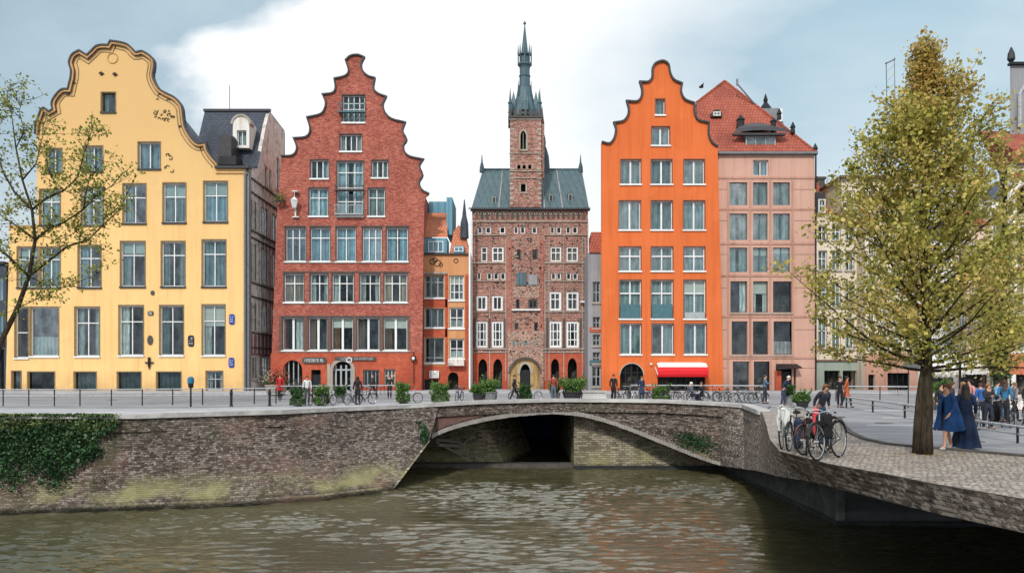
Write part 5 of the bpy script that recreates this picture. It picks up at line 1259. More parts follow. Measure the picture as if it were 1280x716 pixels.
# cobbled terrace
CURB = [(1050,525),(1056,535),(1064,542),(1080,549.5),(1110,556),(1150,560),(1200,564),(1280,571),(1420,584)]
cw = [Vector((PX(a,GY(b)),GY(b),0)) for a,b in CURB]
cw = [Vector((PX(1000,44),44,0)), Vector((PX(1030,39),39,0))]+cw+[Vector((40,17.5,0)),Vector((60,16.5,0))]
poly = [p for p in dtop[1:]]+list(reversed(cw))
tri = tessellate_polygon([[Vector((p.x,p.y,0)) for p in poly]])
tag(MB().add([(p.x,p.y,.012) for p in poly],[tuple(t) for t in tri]).build('cobbled_terrace', m_cobble), kind='structure')
mb = MB()
for a, b in zip(cw, cw[1:]):
    d = (b-a).normalized(); n = Vector((-d.y,d.x,0))*.09
    mb.hexa([a-n+Vector((0,0,-.02)),b-n+Vector((0,0,-.02)),b+n+Vector((0,0,-.02)),a+n+Vector((0,0,-.02))],[a-n+Vector((0,0,.07)),b-n+Vector((0,0,.07)),b+n+Vector((0,0,.07)),a+n+Vector((0,0,.07))])
tag(mb.build('kerb', m_kerb), kind='structure')

# ---- left canal wall
WB = [(-600,42),(-300,39.5),(0,37.8),(170,38.9),(300,40.0),(400,41.8),(478,44.4)]
def wallrow():
    xs = [-600,-450,-300,-150,0,60,120,170,230,300,350,400,440,478]
    top=[]; mid=[]; bot=[]
    for x in xs:
        t = (x+600)/1078.; xt = x if x < 300 else 300+(x-300)*(548-300)/178.
        xm = x if x < 300 else 300+(x-300)*(537-300)/178.
        e = edge(xt); Yb = lerp_table(WB, x)
        top.append((e.x, e.y, e.z-.2)); b = Vector((PX(x,Yb), Yb, WATER-.6)); bot.append(tuple(b))
        Ym = e.y+(Yb-e.y)*(.30 if x < 400 else .26); mid.append((PX(xm,Ym), Ym, -2.15))
    return top, mid, bot
top, mid, bot = wallrow()
def sub(a, b, n): return [[tuple(Vector(p)+(Vector(q)-Vector(p))*k/n) for p, q in zip(a, b)] for k in range(n)]
quay = thing('canal_wall', (PX(200,42), 40, 0), 'old brown brick canal wall with mossy foot and pale coping, left of the bridge', 'wall')
rows = sub(top, mid, 4)+sub(mid, bot, 4)+[bot]
MB().grid(rows).build('wall_face', m_quay, quay)
c0, c1, c2 = Vector(top[-1]), Vector(mid[-1]), Vector(bot[-1])
MB().grid([[tuple(c0),(PX(548,59),59,-.2)],[tuple(c1),(PX(505,59),59,-2.15)],[tuple(c2),(-9.1,59,WATER-.6)]]).build('return_wall', m_quay, quay)
# slanted edge stones of the wall end
mb = MB(); n = 14
for i in range(n):
    a = c1+(c2-c1)*(i/n); b = c1+(c2-c1)*((i+.9)/n); k = .26+.07*math.sin(i*7.3)
    mb.hexa([a+Vector((-k,-.06,0)),a+Vector((.04,-.06,0)),a+Vector((.04,.2,0)),a+Vector((-k,.2,0))],[b+Vector((-k,-.06,0)),b+Vector((.04,-.06,0)),b+Vector((.04,.2,0)),b+Vector((-k,.2,0))])
mb.build('edge_stone', m_abut, quay)
# footing just above the water
rows = [[(p[0],p[1]-.02,WATER+.32) for p in bot],[(p[0],p[1]-.22,WATER+.22) for p in bot],[(p[0],p[1]-.26,WATER-.5) for p in bot]]
MB().grid(rows).build('footing', m_quay, quay)

def band(name, mat, xs, z0, z1, out, inn, parent, zoff=True):
    """a course that follows the top of the canal wall"""
    mb = MB(); R0 = []
    P = [edge(x) for x in xs]
    for i, p in enumerate(P):
        d = (P[min(i+1,len(P)-1)]-P[max(i-1,0)]); d.z = 0; d.normalize(); n = Vector((d.y,-d.x,0))
        a = p+n*out; b = p-n*inn; zz = p.z if zoff else 0
        R0.append([(a.x,a.y,zz+z0),(a.x,a.y,zz+z1),(b.x,b.y,zz+z1),(b.x,b.y,zz+z0)])
    vs = [q for r in R0 for q in r]; fs = []
    for i in range(len(R0)-1):
        for j in range(4): fs.append((i*4+j, i*4+(j+1)%4, (i+1)*4+(j+1)%4, (i+1)*4+j))
    fs += [(0,1,2,3), tuple((len(R0)-1)*4+j for j in (3,2,1,0))]
    return mb.add(vs, fs).build(name, mat, parent)
XL = [x for x in ex if x <= 540]; XB = [540,570,600,640,690,720,750,790,830,865,900,930,951]
band('coping', m_coping, XL, -.2, .03, .16, .5, quay)
band('string_course', m_quay, XL, -.86, -.72, .15 , .1, quay)

# ---- bridge
bridge = thing('bridge', (PX(740,54), 54, 0), 'low brick arch bridge with a pale stone arch ring over the canal', 'bridge')
ARC = [(540,548),(552,541),(575,533.5),(600,527.5),(640,520.5),(690,516.8),(725,519.5),(760,528.5),(800,543.5),(840,560),(870,572),(900,581.5)]
def arcy(x): return lerp_table(ARC, x)
xs = [540+i*(900-540)/48 for i in range(49)]
def sm(x):   # smoothed arch
    return sum(arcy(x+d) for d in (-12,-6,0,6,12))/5 if 552 < x < 888 else arcy(x)
faceT = []; faceB = []
for x in xs:
    e = edge(x); faceT.append((e.x, e.y+.02, e.z-.2)); faceB.append((e.x, e.y+.02, PZ(sm(x), e.y)))
MB().grid(sub(faceT, faceB, 3)+[faceB]).build('spandrel_wall', m_quay, bridge)
# arch ring, a pale band standing proud
mb = MB(); vs = []; fs = []
for i, x in enumerate(xs):
    e = edge(x); y0 = sm(x); th = 5.2 if x < 860 else 4.2
    vs += [(e.x, e.y-.14, PZ(y0,e.y)), (e.x, e.y-.14, PZ(y0-th,e.y)), (e.x, e.y+.1, PZ(y0-th,e.y)), (e.x, e.y+.1, PZ(y0,e.y))]
q_ = random.Random(6)
for i in range(len(xs)-1):
    for h_ in (0, .5):
        A_ = [Vector(vs[i*4+j]).lerp(Vector(vs[(i+1)*4+j]), h_+.02) for j in range(4)]; B_ = [Vector(vs[i*4+j]).lerp(Vector(vs[(i+1)*4+j]), h_+.48) for j in range(4)]
        o_ = Vector((0, q_.uniform(-.03,.02), q_.uniform(-.012,.012))); mb.hexa([a+o_ for a in A_], [b+o_ for b in B_])
mb.build('arch_ring', m_arch, bridge)
# vault underneath
rows = []
for dy, dz in ((0.05,0),(3,.05),(10,.1),(22,.1)):
    rows.append([(edge(x).x, max(edge(x).y, 52)+dy if dy > 1 else edge(x).y+dy, PZ(sm(x),edge(x).y)+dz) for x in xs])
MB().grid(rows).build('vault', groundmat('shade navy vault soffit', (.015,.025,.055), (.04,.055,.09), .8), bridge)  # navy shade painted into the soffit colour
band('coping', m_coping, XB, -.2, .03, .16, .5, bridge)
band('string_course', m_quay, XB, -.86, -.72, .16, .1, bridge)
m_navy0 = groundmat('blue black tunnel shade', (.035,.07,.19), (.06,.11,.26), .8)  # navy shade of the void put into the tunnel colour
# back abutments inside the opening
Yb = 56.4
zt = -.35
Yc = 55.0; mb = MB(); mb.add([(PX(718,Yc),Yc,WATER-.5),(PX(1010,Yc),Yc,WATER-.5),(PX(1010,Yc),Yc,zt),(PX(718,Yc),Yc,zt)],[(0,1,2,3)]); mb.box(PX(718,Yc)-.02,PX(718,Yc)+.3,Yc+.01,Yc+25,WATER-.5,zt)
mb.build('abutment', m_abut, bridge)
mb = MB(); mb.add([(-10,Yb,WATER-.5),(PX(636,Yb),Yb,WATER-.5),(PX(596,Yb),Yb,zt),(-10,Yb,zt),(PX(668,Yb+9),Yb+9,WATER-.5),(PX(640,Yb+9),Yb+9,zt),(PX(668,Yb+9),Yb+24,WATER-.5),(PX(640,Yb+9),Yb+24,zt)],[(0,1,2,3),(1,4,5,2),(4,6,7,5)])
mb.build('abutment', m_abut, bridge)
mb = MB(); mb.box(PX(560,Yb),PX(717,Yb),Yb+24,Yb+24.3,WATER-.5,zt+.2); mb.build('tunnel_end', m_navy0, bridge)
mb = MB(); mb.box(-9.6,PX(718,Yb),Yb-1.0,Yb-.02,WATER-.5,WATER+.30); mb.build('stone_ledge', m_kerb, bridge)
mb = MB(); mb.box(PX(718,Yc),PX(1010,Yc),Yc-.3,Yc-.0,WATER-.5,WATER+.22); mb.build('ledge_foot', m_dkconcrete, bridge)
# pinkish repaired brick panel left of the arch and pale corner stones
mb = MB()
P = [edge(x) for x in (546,560,575,590,604)]
rows = [[(p.x,p.y-.03,PZ(518.5,p.y)) for p in P],[(p.x,p.y-.03,PZ(min(540,sm(x)-7),p.y)) for p,x in zip(P,(546,560,575,590,604))]]
m_rep = brick('repaired pink brick',[(.17,.085,.07),(.26,.14,.12),(.33,.20,.17)],(.22,.16,.14),.3,.1,.015,bump=.5,two=False)
MB().grid(rows).build('repaired_panel', m_rep, bridge)
mb = MB()
for a, b, r_ in [((545,549,53.6),(572,552,55.5),.10),((572,552,55.5),(578,556,56),.10),((578,556,56),(600,532,56.5),.09),((545,552,53.5),(590,577,57.7),.09),((548,556,53.5),(575,557,56),.12)]:
    mb.tube([(PX(a[0],a[2]),a[2],PZ(a[1],a[2])),(PX(b[0],b[2]),b[2],PZ(b[1],b[2]))],r_,5)
mb.build('exposed_pipe', m_stone, bridge)

# ---- terrace on the right: edge face, underside, retaining walls
deck = thing('terrace_deck', (16, 20, 0), 'overhanging stone edge of the cobbled terrace, sweeping out of the bridge at right', 'terrace')
e900 = edge(900)
T0 = [(e900.x,e900.y,.0)]+[tuple(p) for p in dtop]; B0 = [(e900.x,e900.y,PZ(581.5,e900.y))]+[tuple(p) for p in dbot]
T0[0] = (e900.x, e900.y+.02, -.09); T0[1] = (dtop[0].x, dtop[0].y+.02, -.15); T0[2] = (dtop[1].x, dtop[1].y, -.05)
r1 = [tuple(Vector(a)+(Vector(b)-Vector(a))*.16+Vector((0,0,.03))) for a, b in zip(T0, B0)]
MB().grid([T0]+sub(r1, B0, 5)+[B0]).build('edge_face', m_edge, deck)
rows = [B0]
inn = [Vector(p)+Vector((5,8,0)) for p in B0]; inn = [(p.x, p.y, -.6) for p in inn]
rows.append(inn); rows.append([(p[0]+40, p[1]+25, -.6) for p in inn])
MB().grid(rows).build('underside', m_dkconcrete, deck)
mb = MB(); mb.grid([[(14.4,60,WATER-.5),(14.4,35.2,WATER-.5),(22,35.2,WATER-.5),(70,30,WATER-.5)],[(14.4,60,-.55),(14.4,35.2,-.55),(22,35.2,-.55),(70,30,-.55)]]); mb.build('retaining_wall', groundmat('grey stained concrete', (.045,.05,.052), (.12,.125,.12), .7), deck)
MB().box(14.32,14.62,35.1,35.4,WATER-.5,-.6).build('corner_quoin', groundmat('worn quoin', (.08,.08,.08), (.2,.2,.19), 1.2), deck)
mb = MB(); mb.grid([[(14.2,59,WATER+.2),(14.2,35.0,WATER+.2),(70,29.8,WATER+.2)],[(14.2,59,WATER-.5),(14.2,35.,WATER-.5),(70,29.8,WATER-.5)]]); mb.build('footing', m_dkconcrete, deck)

# ---- water
# the canal surface: one sheet, finely rippled where it can be seen close up
def ripple(X, Yy):
    rs = np.random.RandomState(4); Hh = np.zeros_like(X); S2 = np.zeros_like(X)
    for i in range(58):
        lam = .24*(1.1/.24)**rs.rand(); a = rs.normal()*.42+np.pi/2; k = 2*np.pi/lam; ph = rs.rand()*6.28
        wig = .35*np.sin(X*.23+i)+.3*np.sin(Yy*.17+i*2)
        th = k*(X*np.cos(a)+Yy*np.sin(a))+ph+wig*1.5; Hh += .0128*lam**.9*(np.sin(th) if i%2 else 1.15*(.64-np.abs(np.sin(th/2)))*2)
    g1 = .62+.38*np.sin(X*.21+np.sin(Yy*.19)*1.7+1.)*np.sin(Yy*.33+np.sin(X*.15)*2)
    return Hh*g1
xs_ = np.concatenate([[-500,-200,-90],np.arange(-46,46.01,.19),[90,200,500]]); ys_ = np.concatenate([[-300,-60,0],np.arange(14,64.01,.085),[95]])
Xg, Yg = np.meshgrid(xs_, ys_); fade = np.clip((46-np.abs(Xg))/3,0,1)*np.clip((Yg-13.9)/2,0,1)*np.clip((64.2-Yg)/2,0,1)
Zg = WATER+ripple(Xg,Yg)*fade
nr, nc = Xg.shape; V = np.stack([Xg,Yg,Zg],-1).reshape(-1,3); ii = np.arange(nr*nc).reshape(nr,nc)
Fq = np.stack([ii[:-1,:-1],ii[:-1,1:],ii[1:,1:],ii[1:,:-1]],-1).reshape(-1,4)
me = bpy.data.meshes.new('canal_water'); me.vertices.add(len(V)); me.vertices.foreach_set('co', V.reshape(-1)); me.loops.add(Fq.size); me.loops.foreach_set('vertex_index', Fq.reshape(-1).astype(np.int32))
me.polygons.add(len(Fq)); me.polygons.foreach_set('loop_start', np.arange(0,Fq.size,4,dtype=np.int32)); me.polygons.foreach_set('loop_total', np.full(len(Fq),4,dtype=np.int32)); me.polygons.foreach_set('use_smooth', np.ones(len(Fq),dtype=bool))
me.materials.append(m_water); me.update(calc_edges=True)
wo = bpy.data.objects.new('canal_water', me); COL.objects.link(wo); tag(wo, kind='structure')
tag(MB().add([(-500,-300,WATER-2.5),(500,-300,WATER-2.5),(500,95,WATER-2.5),(-500,95,WATER-2.5)],[(0,1,2,3)]).build('canal_bed', m_dkconcrete), kind='structure')

# ================================================================== CAMERA, SKY, SUN
cd = bpy.data.cameras.new('camera'); cam = bpy.data.objects.new('camera', cd); COL.objects.link(cam)
cam.location = (0,0,CH); cam.rotation_euler = (R(90),0,0)
cd.sensor_width = 36; cd.lens = 36*F/1280; cd.shift_y = (HOR-358)/1280; cd.clip_end = 4000; cd.clip_start = .1
scene.camera = cam
SUN_EL, SUN_AZ = 38, -16   # azimuth measured from -Y (behind the camera) towards -X
w = bpy.data.worlds.new('World'); scene.world = w; w.use_nodes = True
nt = w.node_tree; nt.nodes.clear(); g = N(nt); out = nt.nodes.new('ShaderNodeOutputWorld')
sky = g.n('ShaderNodeTexSky', sky_type='NISHITA'); sky.sun_disc = False; sky.sun_elevation = R(SUN_EL); sky.sun_rotation = R(180-SUN_AZ); sky.air_density = 1.3; sky.dust_density = 2.5; sky.altitude = 50
skyc = g.mix(.55, sky.outputs[0], (3.6,4.6,5.4))
b1 = g.n('ShaderNodeBackground'); g.l(skyc, b1.inputs[0]); b1.inputs[1].default_value = .125
gen = g.coord('Generated'); x, y, z = g.sep(gen)
yy = g.math('MAXIMUM', g.math('ABSOLUTE', y), .05)
u = g.math('DIVIDE', x, yy); v = g.math('DIVIDE', z, yy)
front_ = g.rng(y, -.05, .15, 0, 1)
cv = g.comb(u, g.math('MULTIPLY', v, 1.6))
n1 = g.noise(cv, 1.9, 6, .55, .3); n2 = g.noise(g.mapping(cv, (1,1,1), (4.2,1.7,0)), 4.5, 5, .6, .2)
# bright cloud bank low in the middle: centre drifts left with height
vv = g.math('SUBTRACT', v, .1)
cen = g.math('ADD', g.math('SUBTRACT', -.02, g.math('MULTIPLY', vv, .42)), g.math('MULTIPLY', g.math('MAXIMUM', g.math('SUBTRACT', v, .40), 0.), 2.6))
du = g.math('ABSOLUTE', g.math('SUBTRACT', u, cen))
wd = g.math('ADD', .275, g.math('MULTIPLY', g.math('SUBTRACT', n1, .5), .5))
wd = g.math('ADD', wd, g.math('MULTIPLY', g.math('SUBTRACT', n2, .5), .22))
bank = g.rng(g.math('SUBTRACT', wd, du), -.03, .04, 0, 1)
bankR = g.rng(g.math('SUBTRACT', wd, du), -.16, .14, 0, 1)
bank = g.mix(g.rng(u, -.05, .1), bank, bankR); bank = g.sep(bank)[0]
low = g.rng(v, .02, .30, .75, 0)           # haze near the horizon
bank = g.math('MAXIMUM', bank, low)
cloudc = g.mix(g.rng(n2, .3, .7), (1.02,1.04,1.05), (.93,.97,1.0))
b2 = g.n('ShaderNodeBackground'); g.l(cloudc, b2.inputs[0]); b2.inputs[1].default_value = 1.05
# soft grey cloud over the blue
n3 = g.noise(g.mapping(cv, (1,1.3,1), (2.5,6,0)), 1.6, 6, .6, .3)
grey = g.mix(g.rng(n3, .38, .62), (.33,.46,.57), (.55,.70,.79))
grey = g.mix(g.rng(u, -.2, .45), grey, g.mix(g.rng(n3,.38,.64), (.44,.65,.78), (.70,.84,.91)))
b3 = g.n('ShaderNodeBackground'); g.l(grey, b3.inputs[0]); b3.inputs[1].default_value = .98
m1 = g.n('ShaderNodeMixShader'); m1.inputs[0].default_value = .8; g.l(b1.outputs[0], m1.inputs[1]); g.l(b3.outputs[0], m1.inputs[2])
m2 = g.n('ShaderNodeMixShader'); g.l(bank, m2.inputs[0]); g.l(m1.outputs[0], m2.inputs[1]); g.l(b2.outputs[0], m2.inputs[2])
zen = g.math('MULTIPLY', g.rng(v, .55, .8, 0, 1), g.rng(g.math('ABSOLUTE', g.math('ADD', u, .02)), .75, .15, 0, 1))  # bright overhead patch, out of view, added for glints on the water
b5 = g.n('ShaderNodeBackground'); b5.inputs[0].default_value = (1,1,1,1); b5.inputs[1].default_value = 2.6
m2b = g.n('ShaderNodeMixShader'); g.l(zen, m2b.inputs[0]); g.l(m2.outputs[0], m2b.inputs[1]); g.l(b5.outputs[0], m2b.inputs[2]); m2 = m2b
# the rest of the sky (behind and overhead): unseen broken overcast, brightened as fill
n4 = g.noise(gen, 2.2, 5, .6, .3)
oc = g.mix(g.rng(n4, .38, .62), (.62,.78,.92), (1.25,1.25,1.25))
b4 = g.n('ShaderNodeBackground'); g.l(oc, b4.inputs[0]); b4.inputs[1].default_value = 1.05
m3 = g.n('ShaderNodeMixShader'); g.l(front_, m3.inputs[0]); g.l(b4.outputs[0], m3.inputs[1]); g.l(m2.outputs[0], m3.inputs[2])
g.l(m3.outputs[0], out.inputs[0])
sd = bpy.data.lights.new('sun', 'SUN'); sd.energy = 2.7; sd.angle = R(4); sd.color = (1,.955,.89)
so = bpy.data.objects.new('sun', sd); COL.objects.link(so)
el, az = R(SUN_EL), R(SUN_AZ)
dirv = Vector((math.sin(az)*math.cos(el), -math.cos(az)*math.cos(el), math.sin(el)))
so.rotation_euler = dirv.to_track_quat('Z', 'Y').to_euler(); so.location = dirv*100
scene.view_settings.view_transform = 'Standard'; scene.view_settings.look = 'None'; scene.view_settings.exposure = 0
scene.cycles.use_denoising = True
scene.cycles.max_bounces = 8; scene.cycles.transparent_max_bounces = 12; scene.cycles.caustics_reflective = False; scene.cycles.caustics_refractive = False
# ================================================================== VEGETATION
def leaf_mesh(name, P, size, mat, parent=None, loc=(0,0,0), seed=0, jit=.35, aspect=.6):
    """many small bent leaves (two-triangle rhombs) centred on the points P"""
    rs = np.random.RandomState(seed); P = np.asarray(P, dtype=float); n = len(P)
    if parent is not None:
        q = parent; off = Vector((0,0,0))
        while q is not None: off += q.location; q = q.parent
        P = P-np.array(off)
    else: P = P-np.array(loc)
    a = rs.normal(size=(n,3)); a /= np.linalg.norm(a, axis=1)[:,None]
    b = rs.normal(size=(n,3)); b -= a*(a*b).sum(1)[:,None]; b /= np.linalg.norm(b, axis=1)[:,None]
    s = size*(1+jit*(rs.rand(n)*2-1)); L = a*s[:,None]*.5; W = b*s[:,None]*.5*aspect
    nn = np.cross(a, b)*s[:,None]*.12
    V = np.empty((n,4,3)); V[:,0] = P-L; V[:,1] = P+W+nn; V[:,2] = P+L; V[:,3] = P-W+nn
    me = bpy.data.meshes.new(name); me.vertices.add(4*n); me.vertices.foreach_set('co', V.reshape(-1))
    me.loops.add(4*n); me.loops.foreach_set('vertex_index', np.arange(4*n, dtype=np.int32))
    me.polygons.add(n); me.polygons.foreach_set('loop_start', np.arange(0,4*n,4,dtype=np.int32)); me.polygons.foreach_set('loop_total', np.full(n,4,dtype=np.int32))
    me.materials.append(mat); me.update(calc_edges=True); me.validate()
    o = bpy.data.objects.new(name, me); COL.objects.link(o)
    if parent is not None: o.parent = parent
    else: o.location = loc
    return o

m_leafR = leafmat('autumn green leaves', [(0,(.12,.17,.03)),(.3,(.34,.35,.06)),(.55,(.62,.54,.13)),(.8,(.78,.62,.22)),(1,(.66,.31,.10))], .42, .5, .5)
m_leafTop = leafmat('autumn ochre leaves', [(0,(.30,.26,.05)),(.4,(.54,.42,.10)),(.75,(.64,.44,.15)),(1,(.56,.24,.09))], .45, .6, .6)
m_leafL = leafmat('sparse yellow green leaves', [(0,(.06,.10,.018)),(.5,(.26,.30,.05)),(.85,(.52,.48,.10)),(1,(.5,.38,.1))], .4, .5, .55)
m_ivy = leafmat('dark ivy leaves', [(0,(.008,.030,.012)),(.45,(.02,.075,.024)),(.78,(.06,.15,.045)),(.9,(.20,.32,.15)),(1,(.38,.46,.30))], .15, .7, .35)  # palest stops paint light highlights on single leaves
m_ivytop = leafmat('sunlit ivy leaves', [(0,(.05,.10,.02)),(.5,(.15,.22,.06)),(1,(.42,.40,.20))], .2, 1., .5)  # sunlight put into the colour of the topmost leaves
m_bush = leafmat('pot plant leaves', [(0,(.04,.10,.02)),(.5,(.12,.25,.05)),(1,(.32,.45,.13))], .3, 1.5, .4)
m_bushdk = leafmat('dark pot plant leaves', [(0,(.02,.05,.015)),(.5,(.05,.13,.035)),(1,(.16,.28,.08))], .25, 1.5, .4)

def limb(mb, p0, d, length, r0, r1, rs, bend=.25, up=.15, n=6, sides=6):
    pts = [Vector(p0)]; rad = [r0]; d = Vector(d).normalized()
    for i in range(n):
        d = (d+Vector((rs.uniform(-1,1),rs.uniform(-1,1),rs.uniform(-1,1)))*bend*.35+Vector((0,0,up*.3))).normalized()
        pts.append(pts[-1]+d*length/n); rad.append(r0+(r1-r0)*(i+1)/n)
    mb.tube(pts, rad, sides); return pts, d

def right_tree():
    base = Vector((PX(1157,20.75), 20.75, 0)); rs = random.Random(21)
    t = thing('tree', base, 'tall young tree with sparse yellow green autumn leaves, standing on the cobbled terrace', 'tree')
    H = PZ(34, 20.75)
    mb = MB(); pts=[]; rad=[]
    for i in range(17):
        k = i/16; pts.append(base+Vector((.05*math.sin(k*9)-.10*k+.02*k*k, .05*math.cos(k*7)-.05, H*k*.97))); rad.append(.138*(1-k)**1.1+.012 if i else .185)
    rad[1] = .142
    mb.tube(pts, rad, 12)
    # second, thinner stem grown against the first one
    mb.tube([base+Vector((-.16,.12,-.02)),base+Vector((-.15,.1,.8)),base+Vector((-.12,.06,1.5)),base+Vector((-.06,.02,2.3))],[.13,.105,.09,.05],10)
    trunk = mb.build('trunk', m_bark, t, smooth=True)
    # silhouette half widths (metres) left and right by height
    def env(z, side):
        tabL = [(2.0,1.8),(2.4,2.1),(3.2,2.8),(4.2,3.1),(5.0,2.8),(6.0,2.3),(7.0,2.0),(8.0,1.7),(8.9,1.0),(9.8,.45),(10.6,.2),(11.3,.05)]
        tabR = [(2.0,1.8),(2.3,2.2),(2.6,2.5),(3.5,3.0),(4.5,3.3),(5.5,2.9),(6.5,2.3),(7.5,1.8),(8.3,1.5),(9.2,1.2),(10.0,.8),(10.7,.25),(11.3,.05)]
        return lerp_table(tabL if side < 0 else tabR, z)
    br = MB(); L1 = []; L2 = []
    nb = 108
    for i in range(nb):
        k = i/(nb-1); z0 = 2.15+(H-2.85)*k**1.2
        az = i*2.39996+rs.uniform(-.3,.3); ca, sa = math.cos(az), math.sin(az)
        rise = .55+.55*k
        R_ = env(min(z0+1.0, 11), ca)*(abs(ca)+ .85*abs(sa))/max(.9,(abs(ca)+abs(sa))*.9)*rs.uniform(.70,1.15)
        if R_ < .15: R_ = .15
        ln = R_*1.22
        tp = pts[0]+(pts[-1]-pts[0])*(z0/(H*.97)); tp = Vector((tp.x, tp.y, z0))
        r0 = .012+.034*(1-k)
        P, d = limb(br, tp, (ca, sa, rise if i > 26 else .10+.02*i), ln, r0, .006, rs, .30, .12, 7, 5)
        for j in range(1, 8):
            tw = max(3, int(ln*2.3))
            for q in range(2 if ln > .9 else 1):
                a2 = rs.uniform(0, 6.28); dd = Vector((math.cos(a2), math.sin(a2), rs.uniform(-.25,.9)))*.8+Vector((ca,sa,.2))*.7
                l2 = rs.uniform(.25,.75)*min(1.,.35+ln*.28)
                if j > 1 or rs.random() < .5:
                    Q, _ = limb(br, P[j], dd, l2, .006, .003, rs, .5, .1, 4, 4)
                    top = (z0 > 7.2 and rs.random() < (z0-6.6)/3.6)
                    tgt = L2 if top else L1
                    for w_ in Q[1:]:
                        m = rs.randint(6, 17) if rs.random() < .70 else 0
                        sg = .10+.05*rs.random()
                        for _k in range(m): tgt.append((w_.x+rs.gauss(0,sg), w_.y+rs.gauss(0,sg), w_.z+rs.gauss(0,sg*.9)))
    # the leader
    for k in range(140):
        z = rs.uniform(H*.84, H); tgt = L2; tgt.append((pts[-1].x+rs.gauss(0,.11)*(H+.35-z), pts[-1].y+rs.gauss(0,.1), z))
    br.build('branches', m_bark, t)
    leaf_mesh('crown', L1, .100, m_leafR, t, seed=1, aspect=.72, jit=.5); leaf_mesh('crown', L2, .095, m_leafTop, t, seed=2, aspect=.72)
    print('right tree leaves', len(L1), len(L2))
right_tree()

def left_tree():
    Y = 36.; rs = random.Random(5)
    base = Vector((PX(-26,44.), 44., 0)); 
    t = thing('tree', base, 'half bare tree with dark curving branches and thin yellow green leaves at the left edge', 'tree')
    def W(px, py, dy=0.): Yq = 43.5+dy; return Vector((PX(px,Yq), Yq, PZ(py,Yq)))
    mb = MB(); 
    mb.tube([base, W(-14,470), W(2,425,.2), W(22,385,.3), W(36,345), W(44,300,-.2), W(40,262,-.3), W(28,225), W(20,185,.2), W(14,140,.3)], [.26,.18,.15,.13,.11,.09,.07,.055,.04,.02], 10)
    mb.build('trunk', m_bark, t, smooth=True)
    br = MB(); leaves = []
    mains = [([(36,345),(62,325),(84,308),(110,300),(128,282),(150,262),(160,240)],.085),([(44,300),(62,285),(80,278),(104,262),(118,247),(140,232),(156,214)],.07),
             ([(40,262),(58,248),(80,238),(97,222),(104,196),(112,172),(118,150)],.07),([(36,345),(70,362),(100,352),(126,340)],.035),([(22,385),(50,372),(78,372)],.03),
             ([(28,225),(45,205),(52,175),(60,150)],.05),([(40,262),(18,240),(4,215),(-8,180),(-12,150)],.07),([(36,345),(12,322),(-12,300),(-40,280)],.09),([(44,300),(20,282),(0,268),(-26,250)],.06),
             ([(104,262),(108,240),(112,222),(128,205),(131,190)],.035),([(80,238),(64,222),(58,200),(66,186)],.035),([(20,185),(30,165),(24,138),(32,118)],.035),([(14,140),(8,122),(12,106)],.025),([(-12,300),(-50,240),(-70,200)],.06),([(128,282),(134,262),(132,240)],.03),([(110,300),(95,290),(74,300)],.03)]
    for pl, r0 in mains:
        pts = [W(a, b, rs.uniform(-1.6,1.6)*(i/len(pl))) for i,(a,b) in enumerate(pl)]
        br.tube(pts, [r0*(1-.8*i/(len(pts)-1)) for i in range(len(pts))], 6)
        for i in range(1, len(pts)):
            for q in range(5):
                k = rs.random(); p = pts[i-1]+(pts[i]-pts[i-1])*k
                dd = Vector((rs.uniform(-1,1), rs.uniform(-1,1), rs.uniform(-.5,1)))
                P, _ = limb(br, p, dd, rs.uniform(.5,1.5), .018, .006, rs, .6, .1, 4, 4)
                for w_ in P[1:]:
                    if rs.random() < .25: continue
                    P2, _ = limb(br, w_, Vector((rs.uniform(-1,1), rs.uniform(-1,1), rs.uniform(-.6,1))), rs.uniform(.25,.6), .008, .004, rs, .6, .1, 3, 3)
                    for v_ in P2[1:]:
                        for _k in range(rs.randint(0,4)): leaves.append((v_.x+rs.gauss(0,.16), v_.y+rs.gauss(0,.16), v_.z+rs.gauss(0,.15)))
    br.build('branches', m_bark, t)
    leaf_mesh('crown', leaves, .17, m_leafL, t, seed=4, aspect=.7); print('left tree leaves', len(leaves))
left_tree()

def back_tree():
    Yq = 34.; base = Vector((PX(1250,Yq), Yq, 0)); rs = random.Random(9)
    t = thing('tree', base, 'dark ivy clad tree behind the parked bicycles at the right edge', 'tree')
    mb = MB(); mb.tube([base, base+Vector((.05,0,1.2)), base+Vector((-.05,0,2.6)), base+Vector((.1,0,4.4)), base+Vector((.2,.1,6.5))],[.34,.28,.25,.2,.08],9); mb.build('trunk', m_bark, t, smooth=True)
    L=[]; D=[]; br = MB()
    for i in range(46):
        z = rs.uniform(2.0,7.2); a = rs.uniform(0,6.28); P,_ = limb(br, base+Vector((0,0,z)), (math.cos(a),math.sin(a),.5), rs.uniform(.8,2.3)*(1-.06*z), .04,.01, rs,.4,.1,5,4)
        for w_ in P[1:]:
            for _k in range(42): L.append((w_.x+rs.gauss(0,.24), w_.y+rs.gauss(0,.24), w_.z+rs.gauss(0,.22)))
    for k in range(900):
        a = rs.uniform(0,6.28); z = rs.uniform(1.2,4.6); D.append((base.x+.36*math.cos(a)+rs.gauss(0,.06), base.y+.36*math.sin(a)+rs.gauss(0,.06), z))
    br.build('branches', m_bark, t); leaf_mesh('crown', L, .13, m_leafR, t, seed=6); leaf_mesh('ivy_cover', D, .13, m_bushdk, t, seed=7)
back_tree()

